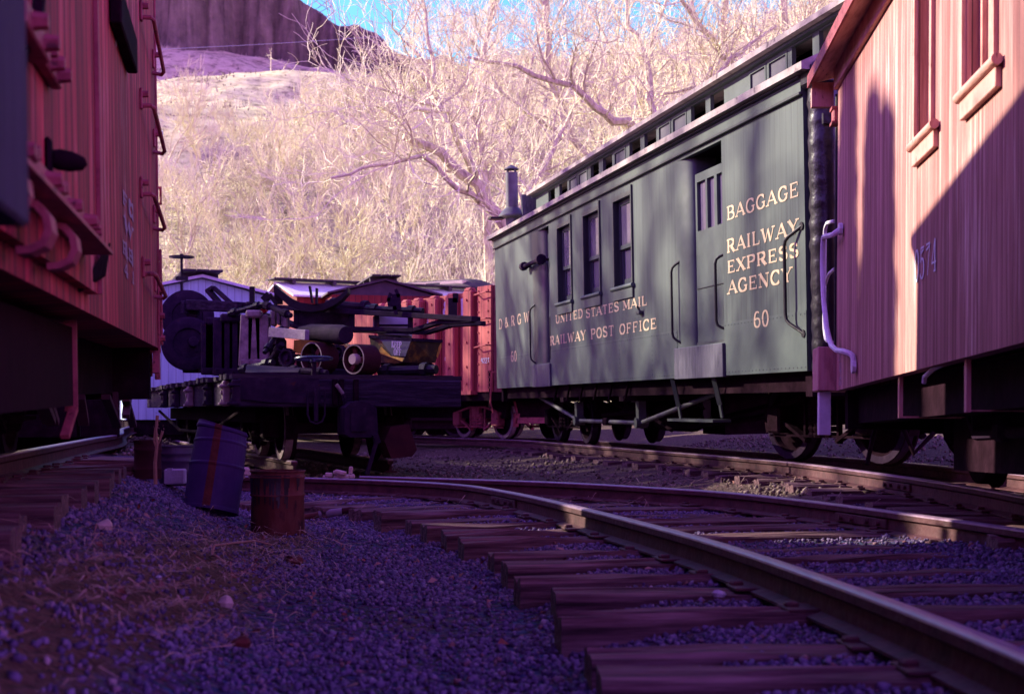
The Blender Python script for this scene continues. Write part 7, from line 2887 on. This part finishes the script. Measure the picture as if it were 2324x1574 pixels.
# ------------------------------------------------------------------ a low dark car added beyond the boxcar to darken the gap beneath it
np_ = Vector((-3.75, 13.6, 0.80))
NF = Frame(tuple(np_), R(17))
low = empty('dark_gap_flat', NF.M, 'low dark flat added beyond the left boxcar to darken the gap beneath it', 'rail car')
m = MB()
m.b2((-2.3, 0, -.35), (0, 9, .0))
m.b2((-2.0, .6, -.62), (-.2, 8.4, -.351))
m.build('frame', M_IRON, low)
m = MB()
for k in range(40):
    m.b2((-2.34, .02 + k * .224, .001), (.03, .02 + k * .224 + .21, .05))
m.build('deck', M_PLANK, low)
truck(low, (-1.15, 1.4, .24 - .80), 0, gauge=.97, wb=1.3, rw=.33)
truck(low, (-1.15, 7.6, .24 - .80), 0, gauge=.97, wb=1.3, rw=.33)

# a tall dark car added to the left, out of the view, that keeps the yard in shade
NB = Frame((-8.75, 2.6, 1.0), 0.19)
house_car('shade_boxcar', NB, 'tall dark red boxcar added out of view on the left to keep the yard in shade', 9.5, 2.6, 2.9, .3, M_REDF, M_DROOF, .25 - 1.0)

# ------------------------------------------------------------------ loose scrap among the machinery
rs = random.Random(21)
SCR = [((520, 712), (600, 690), 15.8, .03), ((598, 690), (660, 716), 15.0, .028), ((640, 742), (600, 800), 14.9, .025), ((655, 838), (742, 846), 13.9, .03), ((830, 700), (960, 706), 15.0, .035), ((742, 690), (850, 700), 15.6, .05), ((860, 842), (990, 838), 13.9, .045), ((600, 836), (640, 780), 15.0, .03), ((545, 840), (620, 822), 14.6, .035)]
for k, (a, b, Y, r_) in enumerate(SCR):
    p0, p1 = P(*a, Y), P(*b, Y - .3)
    e = thing('scrap_rod', (p0 + p1) / 2, 'dark scrap rod among the flatcar machinery, %s from the left' % nth(sorted([(q[0][0] + q[1][0]) for q in SCR]).index(a[0] + b[0])), 'rod', 'scrap rods on the flatcar')
    m = MB()
    m.tube([p0 - e.location, p1 - e.location], r_, 8)
    for t in (.15, .8):
        m.lathe([(r_, -.03), (r_ * 1.6, -.03), (r_ * 1.6, .03), (r_, .03)], (p0.lerp(p1, t)) - e.location, (p1 - p0).normalized(), 8)
    m.build('shaft', M_STEEL if k % 2 else M_BLK, e)
for k, (u_, v_, r_, Y) in enumerate(((652, 812, 20, 14.6), (585, 782, 22, 15.4), (770, 800, 16, 14.8), (845, 806, 14, 14.2))):
    c = P(u_, v_, Y)
    rr = r_ / FOC * Y
    e = thing('toothed_gear', c, 'small dark toothed gear in the flatcar load, %s from the left' % nth([1, 0, 2, 3][k]), 'gear', 'gears on the flatcar')
    m = MB()
    ax = Vector((-.5, -.85, .05)).normalized()
    m.lathe([(0, .03), (rr * .3, .03), (rr * .32, .0), (rr * .75, .0), (rr * .78, .03), (rr, .03), (rr, -.03), (0, -.03)], (0, 0, 0), ax, 24)
    ux = ax.orthogonal().normalized()
    uy = ax.cross(ux)
    for q in range(16):
        an = q * math.pi / 8
        dv = ux * math.cos(an) + uy * math.sin(an)
        m.bar(dv * rr * .97, dv * rr * 1.12, .02, .05, up=ax)
    m.build('body', M_STEEL, e)
e = thing('timber_block', P(700, 842, 14.6), 'dark timber block under the yellow skip and cart wheels', 'timber')
MB().b2((-.55, -.12, DECK - e.location.z + .002), (.6, .12, .02), .01).build('timber', M_BEAM, e)
